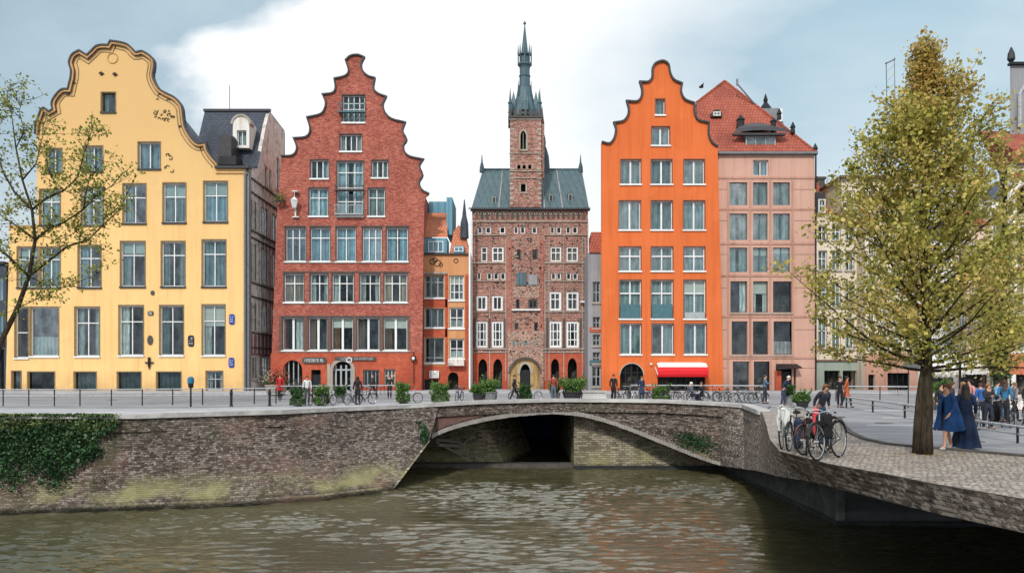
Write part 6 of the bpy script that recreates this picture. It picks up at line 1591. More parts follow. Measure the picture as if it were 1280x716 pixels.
# ---- ivy on the canal walls
def wall_point(x, k):
    """a point on the left canal wall: x = photo column of its top, k = 0 top .. 1 at the mid line, 1..2 down to the water"""
    e = edge(x); Yb_ = lerp_table(WB, x); Ym = e.y+(Yb_-e.y)*.30
    a = Vector((e.x,e.y,e.z-.2)); m = Vector((PX(x,Ym),Ym,-2.15)); b = Vector((PX(x,Yb_),Yb_,WATER))
    return a+(m-a)*k if k <= 1 else m+(b-m)*(k-1)
rs = random.Random(31)
iv = thing('ivy', wall_point(60, .5), 'dense dark ivy hanging over the left end of the canal wall', 'ivy')
A=[]; B=[]
for i in range(34000):
    x = rs.uniform(-260, 158); k = rs.uniform(-.15, 1.62)
    right = 150-max(0, k)*36 + 7*math.sin(k*9)+rs.gauss(0,4)
    if x > right: continue
    lim = 1.38+.14*math.sin(x*.11)+.10*math.sin(x*.031)+.08*math.sin(x*.37)+rs.gauss(0,.04)
    if k > lim: continue
    if k > lim-.25 and rs.random() < .55: continue
    p = wall_point(x, max(0,k)); hump = .12+.18*math.sin(x*.09+k*3)*math.sin(k*4+x*.05)
    q = (p.x+rs.gauss(0,.03), p.y-.05-abs(rs.gauss(0,.10))-max(0,hump), p.z+(.12+rs.random()*.12 if k < 0 else 0))
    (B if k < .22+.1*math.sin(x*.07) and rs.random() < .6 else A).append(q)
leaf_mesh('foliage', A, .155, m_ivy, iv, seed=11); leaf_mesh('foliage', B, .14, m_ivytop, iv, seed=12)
mb = MB()
for i in range(16):
    x = rs.uniform(-40,135); k = 1.35; pts=[]
    for j in range(6): pts.append(wall_point(x+rs.uniform(-3,3)+j*rs.uniform(-2,2), k+j*.05)-Vector((0,.06,0)))
    MB().tube(pts, .018, 4).build('stem', m_wooddk, iv)
p0 = Vector((PX(518,50.5),50.4,PZ(545,50.5)))
iv2 = thing('ivy', p0, 'small round ivy clump where the canal wall meets the arch', 'ivy'); A=[]
for i in range(2400):
    u_, v_ = rs.uniform(-1,1), rs.uniform(-1,1)
    if u_*u_*(1 if u_>0 else 1.2)+v_*v_ > 1 or rs.random() < (u_*u_+v_*v_)*.5: continue
    px = 517+u_*20-v_*2; py = 545+v_*20; Yq = 49.8-.45*max(0,(py-530))/15-.25*rs.random(); 
    A.append((PX(px,Yq),Yq-.25,PZ(py,Yq)))
leaf_mesh('foliage', A, .17, m_ivy, iv2, seed=13)
MB().tube([(p0.x,p0.y-.2,p0.z+.7),(p0.x+.2,p0.y-.35,p0.z),(p0.x-.1,p0.y-.55,p0.z-.6)],.03,5).build('stems', m_wooddk, iv2)
p0 = Vector((PX(868,52.4),52,PZ(553,52.4)))
iv3 = thing('ivy', p0, 'thin creeper patch on the bridge wall right of the arch', 'ivy'); A=[]
for i in range(700):
    u_, v_ = rs.gauss(0,.5), rs.gauss(0,.42); px = 868+u_*26; py = 551+v_*13+u_*6; Yq = edge(px).y-.06-.08*rs.random(); A.append((PX(px,Yq),Yq,PZ(py,Yq)))
leaf_mesh('foliage', A, .15, m_ivy, iv3, seed=14)
e_ = edge(868); MB().tube([(PX(845,e_.y),edge(845).y-.03,PZ(546,e_.y)),(PX(865,e_.y),e_.y-.03,PZ(552,e_.y)),(PX(885,e_.y),edge(885).y-.03,PZ(560,e_.y))],.02,4).build('stems', m_wooddk, iv3)

# ================================================================== RAILINGS
def railing(name, label, line, h, rails, post_step, mats, group=None, r=.038, post_r=.040):
    P = [Vector(p) for p in line]; t = thing(name, P[0], label, 'railing', group)
    for k in rails: MB().tube([p+Vector((0,0,h*k)) for p in P], r if k > .9 else r*.8, 6).build('rail', mats[0], t)
    L = 0
    for a, b in zip(P, P[1:]):
        n = max(1, round((b-a).length/post_step))
        for i in range(n):
            q = a+(b-a)*(i/n); MB().tube([q, q+Vector((0,0,h*1.03))], post_r, 6).build('post', mats[1], t)
    q = P[-1]; MB().tube([q, q+Vector((0,0,h*1.03))], post_r, 6).build('post', mats[1], t)
    return t
def G(px, Y, z=0.): return (PX(px,Y), Y, z)
railing('railing', 'long light steel railing with dark posts along the promenade before the yellow house', [G(-260,49.5),G(-60,48.5),G(100,48.5),G(290,50.5),G(345,52)], 1.0, (1.0,.62), 1.7, (m_lightmetal,m_darkmetal))
railing('railing', 'thin light railing behind the planters before the red gabled house', [G(350,56),G(430,58),G(510,60)], 1.05, (1.0,.55), 2.6, (m_lightmetal,m_darkmetal))
railing('railing', 'light two bar railing on the bridge before the orange cafe', [G(788,57),G(860,56.5),G(955,55)], 1.1, (1.0,.6), 1.9, (m_lightmetal,m_midmetal))
railing('railing', 'pale railing in front of the cream building, left of the big tree', [G(1045,56),G(1100,55),G(1150,54)], 1.05, (1.0,.55), 1.9, (m_lightmetal,m_darkmetal))
railing('guard_rail', 'low white road barrier with dark posts behind the leaning bicycles', [G(1058,46),G(1091,41.5),G(1131,36.5),G(1165,33)], .62, (1.0,.6), 5.2, (m_lightmetal,m_darkmetal), r=.05, post_r=.05)
railing('guard_rail', 'low road barrier at the right edge beyond the two women in blue', [G(1214,27),G(1272,24),G(1330,21.6)], .5, (1.0,.55), 3.0, (m_lightmetal,m_darkmetal), r=.04, post_r=.04)

# things hanging on the left railing
b = MB(); c = Vector(G(238.5,47.6)); b.tube([c, c+Vector((0,0,1.15))],[.06,.05],8); b.lathe([(.05,1.1),(.14,1.15),(.16,1.35),(.16,1.6),(.1,1.68)],c,10)
pm = thing('pay_post', c, 'dark post with a rounded blue head standing at the railing', 'post')
b.v = b.v; b.build('post', m_darkmetal, pm); MB().lathe([(.17,1.38),(.19,1.42),(.19,1.68),(.12,1.78),(.02,1.8)],c,12).build('head', plain('teal blue enamel',(.02,.14,.24),.4), pm)
bol = []
for px, Yq in [(289,48),(337,48.5)]:
    c = Vector(G(px,Yq)); o = thing('bollard', c, {289:'black iron bollard before the corner of the yellow house',337:'black iron bollard before the mauve shop of the timber house'}[px], 'bollard', 'bollards on the promenade')
    MB().lathe([(.13,0),(.10,.06),(.075,.12),(.07,.7),(.10,.74),(.10,.82),(.05,.9)],c,10).build('shaft', m_darkmetal, o); MB().ball(c+Vector((0,0,.95)),.08).build('knob', m_darkmetal, o)

# ================================================================== BICYCLES
def make_bike(name='bicycle', col=(.03,.03,.035), basket=False, rack=True, big=1.0, chrome=None):
    m_fr = plain('bicycle paint %s' % (col,), col, .35, .2)
    t = thing(name, (0,0,0), 'x', 'bicycle')
    wr = .35*big; xb, xf = -.52, .55
    for x in (xb, xf):
        w = MB().torus((x,0,wr), wr-.02, .021, 'y', 28, 6).build('wheel', m_tire, t)
        MB().torus((x,0,wr), wr-.045, .012, 'y', 24, 4).build('rim', m_chrome, w)
        s = MB()
        for k in range(14):
            a = 2*math.pi*k/14; s.tube([(x,.015*(-1)**k,wr),(x+(wr-.045)*math.cos(a),0,wr+(wr-.045)*math.sin(a))],.0022,3,False)
        s.tube([(x,-.05,wr),(x,.05,wr)],.022,6); tag(s.build('spokes', m_chrome, w))
    f = MB(); bb = (-.04,0,.28); st = (-.20,0,.74); hd = (.37,0,.86); hl = (.40,0,.70); ra = (xb,0,wr)
    f.tube([bb,st],.016,6); f.tube([st,hd],.015,6); f.tube([bb,hl],.018,6); f.tube([hd,hl],.02,6)
    for s in (-1,1): f.tube([(bb[0],s*.03,bb[2]),(xb,s*.045,wr)],.009,5); f.tube([(st[0],s*.02,st[2]-.03),(xb,s*.045,wr)],.008,5); f.tube([(hl[0],s*.03,hl[2]-.02),(xf,s*.045,wr)],.012,5)
    f.build('frame', m_fr, t)
    h = MB(); h.tube([hd,(.35,0,1.0)],.014,6); h.tube([(.30,-.29,1.03),(.40,-.2,1.06),(.37,0,1.02),(.40,.2,1.06),(.30,.29,1.03)],.012,6); hb = h.build('handlebar', m_chrome, t)
    g_ = MB(); 
    for s in (-1,1): g_.tube([(.34,s*.24,1.045),(.22,s*.31,1.02)],.018,6)
    build_each(g_, 'grip', m_tire, hb, 12, 8)
    s = MB(); s.tube([st,(-.23,0,.86)],.013,6); s.lathe([(.02,-.03),(.10,-.015),(.115,.01),(.09,.04),(.02,.05)],(-.25,0,.89),10,0,1.15,.85); s.build('saddle', m_tire, t)
    for x, a0, a1 in ((xb,.15,2.9),(xf,.35,2.5)):
        m = MB(); rows = []
        for k in range(11):
            a = a0+(a1-a0)*k/10; rr = wr+.022; rows.append([(x+rr*math.cos(a),-.028,wr+rr*math.sin(a)),(x+(rr+.008)*math.cos(a),0,wr+(rr+.008)*math.sin(a)),(x+rr*math.cos(a),.028,wr+rr*math.sin(a))])
        m.grid(rows).build('mudguard', m_fr, t)
    c = MB(); c.tube([(bb[0]+.02,-.04,bb[2]+.06),(xb,-.05,wr+.05),(xb,-.05,wr-.05),(bb[0]+.02,-.04,bb[2]-.07),(bb[0]+.06,-.04,bb[2]),(bb[0]+.02,-.04,bb[2]+.06)],.014,5); c.build('chain_guard', m_fr, t)
    for s in (-1,1):
        k = MB(); k.tube([(bb[0],s*.05,bb[2]),(bb[0]+s*.12,s*.07,bb[2]-.11*s)],.009,5); k.box(bb[0]+s*.12-.05,bb[0]+s*.12+.05,s*.07,s*.16,bb[2]-.11*s-.012,bb[2]-.11*s+.012) if s>0 else k.box(bb[0]+s*.12-.05,bb[0]+s*.12+.05,-.16,-.07,bb[2]+.11-.012,bb[2]+.11+.012)
        k.build('pedal', m_tire, t)
    MB().tube([(-.18,.04,.3),(-.26,.17,.02)],.009,5).build('stand', m_chrome, t)
    if rack:
        r_ = MB(); z = 2*wr+.06
        for s in (-.06,0,.06): r_.tube([(-.24,s,z),(-.78,s,z)],.007,4)
        for s in (-.06,.06): r_.tube([(-.6,s,z),(xb,s,wr)],.006,4)
        r_.tube([(-.78,-.07,z),(-.78,.07,z)],.007,4); r_.build('rack', m_darkmetal, t)
    if basket:
        r_ = MB(); n = 14
        for z, k in ((.80,.75),(.88,.85),(.96,.93),(1.04,1.)):
            pts = [(.60+.15*k*math.cos(2*math.pi*i/n), .19*k*math.sin(2*math.pi*i/n), z) for i in range(n+1)]; r_.tube(pts,.008,4)
        for i in range(n): a = 2*math.pi*i/n; r_.tube([(.60+.112*math.cos(a),.142*math.sin(a),.8),(.60+.15*math.cos(a),.19*math.sin(a),1.04)],.006,4)
        r_.build('basket', m_wooddk, t)
    return t
bikes = [make_bike(col=(.02,.02,.022)), make_bike(col=(.05,.08,.12), basket=True), make_bike(col=(.09,.018,.014)), make_bike(col=(.35,.36,.35), rack=False), make_bike(col=(.02,.02,.022), big=1.18)]
first = [True]*len(bikes)
def place_bike(k, px, Y, rz, label, group='parked bicycles', lean=0., z=0., sc=1.):
    if first[k]: o = bikes[k]; first[k] = False
    else: o = copy_tree(bikes[k])
    o.location = (PX(px,Y), Y, z); o.rotation_euler = (lean, 0, rz); o.scale = (sc,sc,sc); o['label'] = label; o['group'] = group; return o
fg = 'bicycles leaning on the corner of the terrace'
place_bike(4, 1036, 19.6, R(-136), 'nearest black bicycle with a big front wheel on the terrace corner', fg, .05, .012, 1.12)
place_bike(0, 1009, 20.9, R(-112), 'black bicycle between the navy panniers and the pink bag', fg, -.05, .012, 1.12)
place_bike(3, 981, 22.6, R(-116), 'pale grey bicycle carrying a white bag, leftmost on the terrace corner', fg, .06, .012, 1.12)
place_bike(2, 1019, 20.9, R(-138), 'dark red bicycle squeezed in behind the pink bag on the terrace corner', fg, .06, .012, 1.1)
place_bike(0, 993, 22.0, R(-122), 'black bicycle second from the left on the terrace corner', fg, .0, .012, 1.12)
bg = 'bicycles parked on the bridge'
for k, px, Y, rz, lab in [(2,392,48.9,80,'dark red bicycle between two green pot plants before the red house'),(0,410,48.7,70,'black bicycle propped at a pot plant before the stone arch of the red house'),
    (1,441,50.2,60,'blue bicycle beside the person in black before the red house'),(0,500,52.6,100,'black bicycle left of the pot plant at the end of the railing'),(3,548,54.6,60,'grey bicycle behind the round pot plant before the narrow house'),
    (0,606,55.8,20,'black bicycle by the bright green planter left of the tower gate'),(3,664,56.,30,'grey bicycle with bright wheels by the pot plant before the tower gate'),(0,786,55.4,75,'black bicycle left of the railing before the orange arch'),(2,812,55,35,'dark red bicycle beside the green plant before the orange house'),
    (0,838,55,20,'black bicycle under the red awning'),(1,872,54.6,15,'blue bicycle beside the seated group by the awning'),(3,926,53,5,'grey bicycle behind the railing before the pink house'),(0,948,52.5,25,'black bicycle with its front wheel at the end of the bridge railing')]:
    place_bike(k, px, Y, R(rz), lab, bg, .04)
for i,(k,px,Y,rz) in enumerate([(0,456,51.0,40),(3,512,52.9,20),(1,574,55.2,75),(0,650,56.2,15),(0,776,55.8,30),(3,796,55.6,60),(0,822,56.2,10),(2,851,55.9,25),(0,888,54.9,18),(0,902,54.6,30),(1,938,53.6,15),(0,914,54.2,5)]):
    place_bike(k, px, Y, R(rz), ['black bicycle just right of the person in black with the white scarf','grey bicycle behind the tall narrow pot plant','blue bicycle alone between the round plant and the light green planters','black bicycle behind the grey one before the tower gate','black bicycle right of the person in black at the orange corner','grey bicycle before the orange arched door','black bicycle behind the low green plant','dark red bicycle left of the seated group','black bicycle right of the seated group','black bicycle before the seam of the orange and pink houses','blue bicycle with a basket between two others before the pink house','black bicycle leaning on the railing left of the grey one'][i], bg, .04)
bg2 = 'bicycles parked beyond the road at right'
for i,(k, px, Y, rz) in enumerate([(3,1222,29.6,65),(0,1238,30.2,55),(1,1252,31,60),(0,1266,30.6,50),(2,1280,31.6,62),(0,1296,31,55)]):
    place_bike(k, px, Y, R(rz), ['grey bicycle just right of the woman in the long navy dress','black bicycle ridden under by no one, second in the row right of the women','blue bicycle with basket, third in the row beyond the road','black bicycle, fourth in the row beyond the road','dark red bicycle, fifth in the row beyond the road','last bicycle of the row, at the right edge'][i], bg2, .05)
for o in COL.objects:
    if o.get('label','').startswith('black bicycle ridden'): o['label'] = 'black bicycle, second in the row right of the two women'

# ---- bags on the foreground bicycles
def cloth_bag(name, label, c, w, d, h, mat, cat='bag', sag=.12, seed=0, rz=0.):
    r_ = random.Random(seed); t = thing(name, c, label, cat); b = MB(); n = 16; prof = []
    for k in range(9):
        z = h*(k/8); f = (1-sag*(k/8)**2)*(1 if k not in (0,8) else .82); prof.append((f, z))
    vs = []
    for f, z in prof:
        for i in range(n):
            a = 2*math.pi*i/n; e = .55; x = math.copysign(abs(math.cos(a))**e, math.cos(a))*w/2*f*(1+.09*math.sin(3*a+z*14+seed)); y = math.copysign(abs(math.sin(a))**e, math.sin(a))*d/2*f*(1+.09*math.cos(2*a+z*11))
            vs.append((c[0]+x*math.cos(rz)-y*math.sin(rz), c[1]+x*math.sin(rz)+y*math.cos(rz), c[2]+z))
    fs = [(i*n+j, i*n+(j+1)%n, (i+1)*n+(j+1)%n, (i+1)*n+j) for i in range(8) for j in range(n)]+[tuple(range(n-1,-1,-1)), tuple(8*n+j for j in range(n))]
    b.add(vs, fs); b.build('body', mat, t, smooth=True)
    h_ = MB(); p = [(c[0]+w*.2*math.cos(rz)*math.cos(a), c[1]+w*.2*math.sin(rz)*math.cos(a), c[2]+h-.02+.06*math.sin(a)) for a in [math.pi*k/8 for k in range(9)]]; h_.tube(p,.012,5); h_.build('strap', mat, t)
    return t
m_bagw = plain('white canvas',(.62,.62,.60),.85,var=.2); m_bagp = plain('pink red canvas',(.60,.06,.08),.8,var=.5); m_bagk = plain('black canvas',(.012,.012,.014),.85); m_bagn = plain('navy canvas',(.02,.035,.07),.85); m_bagb = plain('faded blue canvas',(.07,.14,.24),.85)
cloth_bag('bag','white canvas bag hanging on the leftmost grey bicycle',(PX(973,22.7),22.4,.55),.30,.16,.62,m_bagw,seed=1)
cloth_bag('bag','second white cloth bag with a long strap next to the navy pannier',(PX(982.5,22.),21.8,.62),.24,.14,.50,m_bagw,seed=2)
cloth_bag('pannier','tall navy pannier between the white bags and the pink bag',(PX(993,21.6),21.3,.10),.24,.2,.78,m_bagn,seed=3)
cloth_bag('pannier','black pannier behind the pink bag',(PX(1003,21.2),20.75,.42),.34,.2,.50,m_bagk,seed=4)
cloth_bag('bag','pink and red bag with a white strap on the middle bicycle',(PX(1012.5,20.9),20.5,.55),.17,.14,.66,m_bagp,seed=5)
cloth_bag('bag','dark saddle bag right of the pink bag',(PX(1021,20.6),20.3,.52),.26,.18,.55,m_bagk,seed=6)
cloth_bag('bag','faded blue bag hanging low behind the black saddle bag',(PX(1030,20.6),20.5,.30),.34,.16,.62,m_bagb,seed=7)
cloth_bag('bag','big black bag on the nearest bicycle above its large wheel',(PX(1037,19.6),19.75,.50),.24,.2,.62,m_bagk,seed=8)

# ================================================================== POT PLANTS
m_pot = plain('dark glazed pot',(.035,.033,.035),.45,var=.4); m_potg = plain('grey concrete pot',(.20,.20,.20),.8,var=.3)
def pot_plant(px, Y, h, w, label, bright=False, seed=0, trail=False, group='pot plants on the bridge', name='pot_plant'):
    c = Vector((PX(px,Y),Y,0)); t = thing(name, c, label, 'pot plant', group); r_ = random.Random(seed)
    ph = h*.42; MB().lathe([(w*.24,0),(w*.27,.03),(w*.36,ph*.9),(w*.40,ph*.92),(w*.40,ph),(w*.34,ph-.01)],c,14).build('pot', m_potg if seed%2 else m_pot, t)
    P=[]; n = int(900*w*h)+350
    lobes = [(r_.uniform(-.28,.28)*w, r_.uniform(-.2,.2)*w, ph+r_.uniform(.1,.75)*(h-ph), r_.uniform(.2,.34)*w) for _ in range(9)]
    for i in range(n):
        l = r_.choice(lobes); v = Vector((r_.gauss(0,1),r_.gauss(0,1),r_.gauss(0,1))).normalized()*l[3]*r_.uniform(.6,1.1)
        P.append((c.x+l[0]+v.x, c.y+l[1]+v.y, max(ph*.8, l[2]+v.z*.8)))
    for i in range(9):
        a = r_.uniform(0,6.28); q = c+Vector((math.cos(a)*w*.3, math.sin(a)*w*.25, h*.75)); d_ = Vector((math.cos(a)*.5, math.sin(a)*.5, r_.uniform(.3,1)))*w*.45
        for j in range(16): k_ = j/15; P.append((q.x+d_.x*k_+r_.gauss(0,.03), q.y+d_.y*k_+r_.gauss(0,.03), q.z+d_.z*k_+r_.gauss(0,.03)))
    if trail:
        for i in range(n//3): a = r_.uniform(0,6.28); P.append((c.x+w*.42*math.cos(a)+r_.gauss(0,.04), c.y+w*.42*math.sin(a)+r_.gauss(0,.04), ph-r_.random()**1.5*ph*.8))
    leaf_mesh('foliage', P, .13, m_bush if bright else m_bushdk, t, seed=seed+40)
    for i in range(4): MB().tube([c+Vector((0,0,ph-.05)), c+Vector((r_.uniform(-.2,.2)*w,r_.uniform(-.2,.2)*w,h*.8))],.012,4).build('stem', m_wooddk, t)
    return t
for a in [(372.5,48.2,1.05,.95,'round dark green pot plant, leftmost on the bridge',False,1,True),(402,48.9,1.25,.95,'green pot plant between the dark red and black bicycles',True,2,True),(425.5,53.5,1.1,.9,'small dark pot plant set back before the stone arch',False,3),
          (504,52.2,1.45,.95,'tall narrow pot plant at the end of the planter railing',True,4,True),(550.5,53.4,1.25,1.3,'wide round pot plant before the narrow peach house',True,5,True),(598,55.2,1.25,1.1,'light green pot plant left of the larger one before the tower hall',True,6),
          (612,55.6,1.6,1.5,'biggest light green pot plant left of the tower gate',True,7),(657,55.4,1.25,.95,'dark green pot plant in front of the tower gate',False,8,True),(694,56,1.45,1.0,'yellowish pot plant behind the person in red',True,9),
          (715,55.8,1.6,1.9,'wide spreading light green bush beside the stone block',True,10),(826,55.2,1.0,1.3,'low green plant before the red awning',True,11,True),(1003,47,.9,1.1,'low plant with pale blooms at the bridge end behind the bicycles',True,12),(986,50,1.35,.8,'dark green plant behind the person in white at the bridge end',False,13)]:
    pot_plant(*a)
pot_plant(1172, 52, 1.5, 1.5, 'leafy yellow green plant at the flower stall left of the women', True, 15, True)

# stone block on the bridge
b = MB(); x0,x1 = PX(728,56),PX(757,56); b.hexa([(x0-.1,55.4,0),(x1+.1,55.4,0),(x1+.1,56.6,0),(x0-.1,56.6,0)],[(x0,55.5,.62),(x1-.1,55.5,.62),(x1-.1,56.5,.62),(x0,56.5,.62)]); b.box(x0-.08,x1,55.42,56.58,.622,.74)
tag(b.build('stone_block', m_coping, None, (PX(742,56),56,0)), 'low pale stone block beside the spreading bush on the bridge', 'stone block')

# ================================================================== PEOPLE
def skin_mesh(verts, edges, radii, levels=1):
    me = bpy.data.meshes.new('tmp'); me.from_pydata([tuple(v) for v in verts], edges, []); o = bpy.data.objects.new('tmp', me); COL.objects.link(o)
    md = o.modifiers.new('s','SKIN'); md.use_smooth_shade = True
    sv = me.skin_vertices[0].data
    for i, r_ in enumerate(radii):
        rr = r_ if isinstance(r_, tuple) else (r_, r_); sv[i].radius = rr; sv[i].use_root = (i == 0)
    if levels: sb = o.modifiers.new('u','SUBSURF'); sb.levels = levels; sb.render_levels = levels
    dg = bpy.context.evaluated_depsgraph_get(); ev = o.evaluated_get(dg); m2 = bpy.data.meshes.new_from_object(ev)
    bpy.data.objects.remove(o); bpy.data.meshes.remove(me); return m2
_mc = {}
def colmat(c, rough=.8):
    k = tuple(round(q,3) for q in c)
    if k not in _mc: _mc[k] = plain('cloth %s' % (k,), c, rough, var=.3, scale=4)
    return _mc[k]
m_skin = plain('skin', (.50,.27,.18), .55, var=.08)
def link_mesh(me, name, mat, parent):
    me.name = name; me.materials.clear(); me.materials.append(mat); me.polygons.foreach_set('use_smooth',[True]*len(me.polygons)); o = bpy.data.objects.new(name, me); COL.objects.link(o); o.parent = parent; return o
def person(px, Y, label, pose='stand', face=0., h=1.7, top=(.05,.05,.06), bottom=(.03,.035,.05), hair=(.03,.02,.015), hairstyle='short', z=0., skirt=False, coat=False, detail=False, loc=None, group=None, seed=0, fingers=False):
    s = h/1.7; r_ = random.Random(seed+int(px)); t = thing('person', loc or (PX(px,Y),Y,z), label, 'person', group, R(face))
    # joints, facing -Y
    sit = pose in ('sit',); hipz = .50 if sit else .93
    J = {'pelvis':(0,0,hipz),'waist':(0,.0,hipz+.16),'chest':(0,-.01,hipz+.37),'neck':(0,.0,hipz+.54)}
    J['throat'] = (0,-.01,hipz+.60); J['head'] = (0,-.025,hipz+.685); J['crown'] = (0,-.015,hipz+.76)
    sw = {'walk':1.,'stand':.12,'sit':0,'lean':.2,'reach':.3}.get(pose,.1)
    for sd_, n in ((-1,'R'),(1,'L')):
        J['sh'+n] = (sd_*.175,.0,hipz+.49)
        f = sd_*sw
        if pose == 'sit': J['el'+n] = (sd_*.23,-.12,hipz+.24); J['wr'+n] = (sd_*.15,-.34,hipz+.20)
        elif pose == 'reach' : J['el'+n] = (sd_*.24,-.14,hipz+.26); J['wr'+n] = (sd_*.16,-.36,hipz+.34)
        else: J['el'+n] = (sd_*.235,.05-f*.10,hipz+.22); J['wr'+n] = (sd_*.24,-.04-f*.22,hipz+.02-abs(f)*-.02)
        J['ha'+n] = tuple(Vector(J['wr'+n])+(Vector(J['wr'+n])-Vector(J['el'+n])).normalized()*.10)
        J['hip'+n] = (sd_*.09,0,hipz-.03)
        if sit: J['kn'+n] = (sd_*.11,-.44,.50); J['an'+n] = (sd_*.11,-.46+r_.uniform(-.1,.1),.08)
        else: J['kn'+n] = (sd_*.10,-.03+f*.20*-1,hipz-.44); J['an'+n] = (sd_*.10,.03+(-f*.30 if f<0 else f*-.30+.0),.085 if abs(f)<.5 else .10)
        a = Vector(J['an'+n]); J['to'+n] = tuple(a+Vector((0,-.15,-.045)))
    if pose == 'lean':
        for k in ('waist','chest','neck','throat','head','crown','shR','shL','elR','elL','wrR','wrL','haR','haL'):
            p = Vector(J[k]); d = p.z-hipz; J[k] = (p.x, p.y-.42*max(0,d), p.z-.10*max(0,d))
    S = lambda k: tuple(Vector(J[k])*s)
    def chain(keys, rad, extra=()):
        vs=[]; es=[]; rr=[]; idx={}
        for i,k in enumerate(keys): idx[k]=i; vs.append(S(k)); rr.append(tuple(q*s for q in (rad[k] if isinstance(rad[k],tuple) else (rad[k],rad[k]))))
        for a,b in extra: es.append((idx[a],idx[b]))
        return vs, es, rr, idx
    keys = ['pelvis','waist','chest','neck','throat','head','crown','shR','elR','wrR','haR','shL','elL','wrL','haL','hipR','knR','anR','toR','hipL','knL','anL','toL']
    rad = dict(pelvis=(.125,.10),waist=(.11,.085),chest=(.14,.10),neck=(.06,.06),throat=.05,head=(.078,.095),crown=(.06,.07),hipR=.085,hipL=.085,knR=.055,knL=.055,anR=.038,anL=.038,toR=.032,toL=.032,shR=.05,shL=.05,elR=.037,elL=.037,wrR=.026,wrL=.026,haR=.03,haL=.03)
    ed = [('pelvis','waist'),('waist','chest'),('chest','neck'),('neck','throat'),('throat','head'),('head','crown')]
    for n in 'RL': ed += [('neck','sh'+n),('sh'+n,'el'+n),('el'+n,'wr'+n),('wr'+n,'ha'+n),('pelvis','hip'+n),('hip'+n,'kn'+n),('kn'+n,'an'+n),('an'+n,'to'+n)]
    vs, es, rr, idx = chain(keys, rad, ed)
    # nose and chin
    hd = Vector(S('head'))
    for off, r0 in ((Vector((0,-.105,-.005)),.012),(Vector((0,-.075,-.07)),.03)):
        vs.append(tuple(hd+off*s)); rr.append((r0*s,r0*s)); es.append((idx['head'],len(vs)-1))
    for n, sd_ in (('R',-1),('L',1)):
        base = Vector(S('ha'+n)); dr = (Vector(J['wr'+n])-Vector(J['el'+n])).normalized()
        side = Vector((0,1,0)) if abs(dr.y) < .8 else Vector((1,0,0)); inw = Vector((-sd_,0,0))
        if fingers:
            for q in range(4):
                o_ = side*(.024*(q-1.5)); ln = (.062,.075,.07,.055)[q]
                a = base+(o_+dr*.03)*s; b_ = a+(dr*ln*.55+inw*.008)*s; c_ = b_+(dr*ln*.35+inw*.025)*s; k0 = len(vs)
                vs += [tuple(a),tuple(b_),tuple(c_)]; rr += [(.0095*s,)*2,(.0085*s,)*2,(.007*s,)*2]; es += [(idx['ha'+n],k0),(k0,k0+1),(k0+1,k0+2)]
            a = base+(-side*.03-dr*.02)*s; b_ = a+(dr*.035-side*.02+inw*.01)*s; k0 = len(vs); vs += [tuple(a),tuple(b_)]; rr += [(.011*s,)*2,(.009*s,)*2]; es += [(idx['ha'+n],k0),(k0,k0+1)]
    body_ = link_mesh(skin_mesh(vs, es, rr, 1), 'body', m_skin, t)
    # trousers
    if not skirt:
        k2 = ['pelvis','waist','hipR','knR','anR','hipL','knL','anL']; rd = dict(pelvis=(.145,.12),waist=(.12,.10),hipR=.105,hipL=.105,knR=.072,knL=.072,anR=.058,anL=.058)
        v2, e2, q2, _ = chain(k2, rd, [('pelvis','waist'),('pelvis','hipR'),('hipR','knR'),('knR','anR'),('pelvis','hipL'),('hipL','knL'),('knL','anL')]); link_mesh(skin_mesh(v2,e2,q2,1),'trousers',colmat(bottom),t)
    else:
        b = MB(); vsk=[]; n=20; zs = [hipz+.14,hipz,hipz-.2,hipz-.42]
        for i,z_ in enumerate(zs):
            for k in range(n):
                a = 2*math.pi*k/n; q = (.13,.17,.20,.25)[i]*(1+.06*math.sin(5*a+i)*i/3); vsk.append((q*math.cos(a)*s, q*.8*math.sin(a)*s, z_*s))
        b.add(vsk,[(i*n+k,i*n+(k+1)%n,(i+1)*n+(k+1)%n,(i+1)*n+k) for i in range(3) for k in range(n)]); o=b.build('skirt',colmat(bottom),None,smooth=True); o.parent=t
    k3 = ['waist','pelvis','chest','neck','shR','elR','wrR','shL','elL','wrL']; rd = dict(pelvis=(.15,.12),waist=(.135,.11),chest=(.165,.125),neck=(.08,.075),shR=.075,shL=.075,elR=.057,elL=.057,wrR=.043,wrL=.043)
    v3, e3, q3, _ = chain(k3, rd, [('pelvis','waist'),('waist','chest'),('chest','neck'),('neck','shR'),('shR','elR'),('elR','wrR'),('neck','shL'),('shL','elL'),('elL','wrL')]); link_mesh(skin_mesh(v3,e3,q3,1),'coat' if coat else 'jacket',colmat(top),t)
    if coat:
        b = MB(); vsk=[]; n=20; zs = [hipz+.1,hipz-.1,hipz-.34]
        for i,z_ in enumerate(zs):
            for k in range(n):
                a = 2*math.pi*k/n; q = (.155,.19,.24)[i]*(1+.05*math.sin(4*a+i)); vsk.append((q*math.cos(a)*s, q*.8*math.sin(a)*s, z_*s))
        b.add(vsk,[(i*n+k,i*n+(k+1)%n,(i+1)*n+(k+1)%n,(i+1)*n+k) for i in range(2) for k in range(n)]); o=b.build('coat_tail',colmat(top),None,smooth=True); o.parent=t
    # shoes
    for n in 'RL':
        a = Vector(S('an'+n)); b = MB(); b.ball(a+Vector((0,-.07,-.045))*s,.055*s,8,6,.85,2.1,.75); o=b.build('shoe',colmat((.025,.022,.02) if not detail else (.45,.42,.40)),None,smooth=True); o.parent=t
    # hair: cap over the back of the skull, longer styles hang down
    c = Vector(S('head'))+Vector((0,.012,.035))*s; b = MB(); n=16; rows=[]
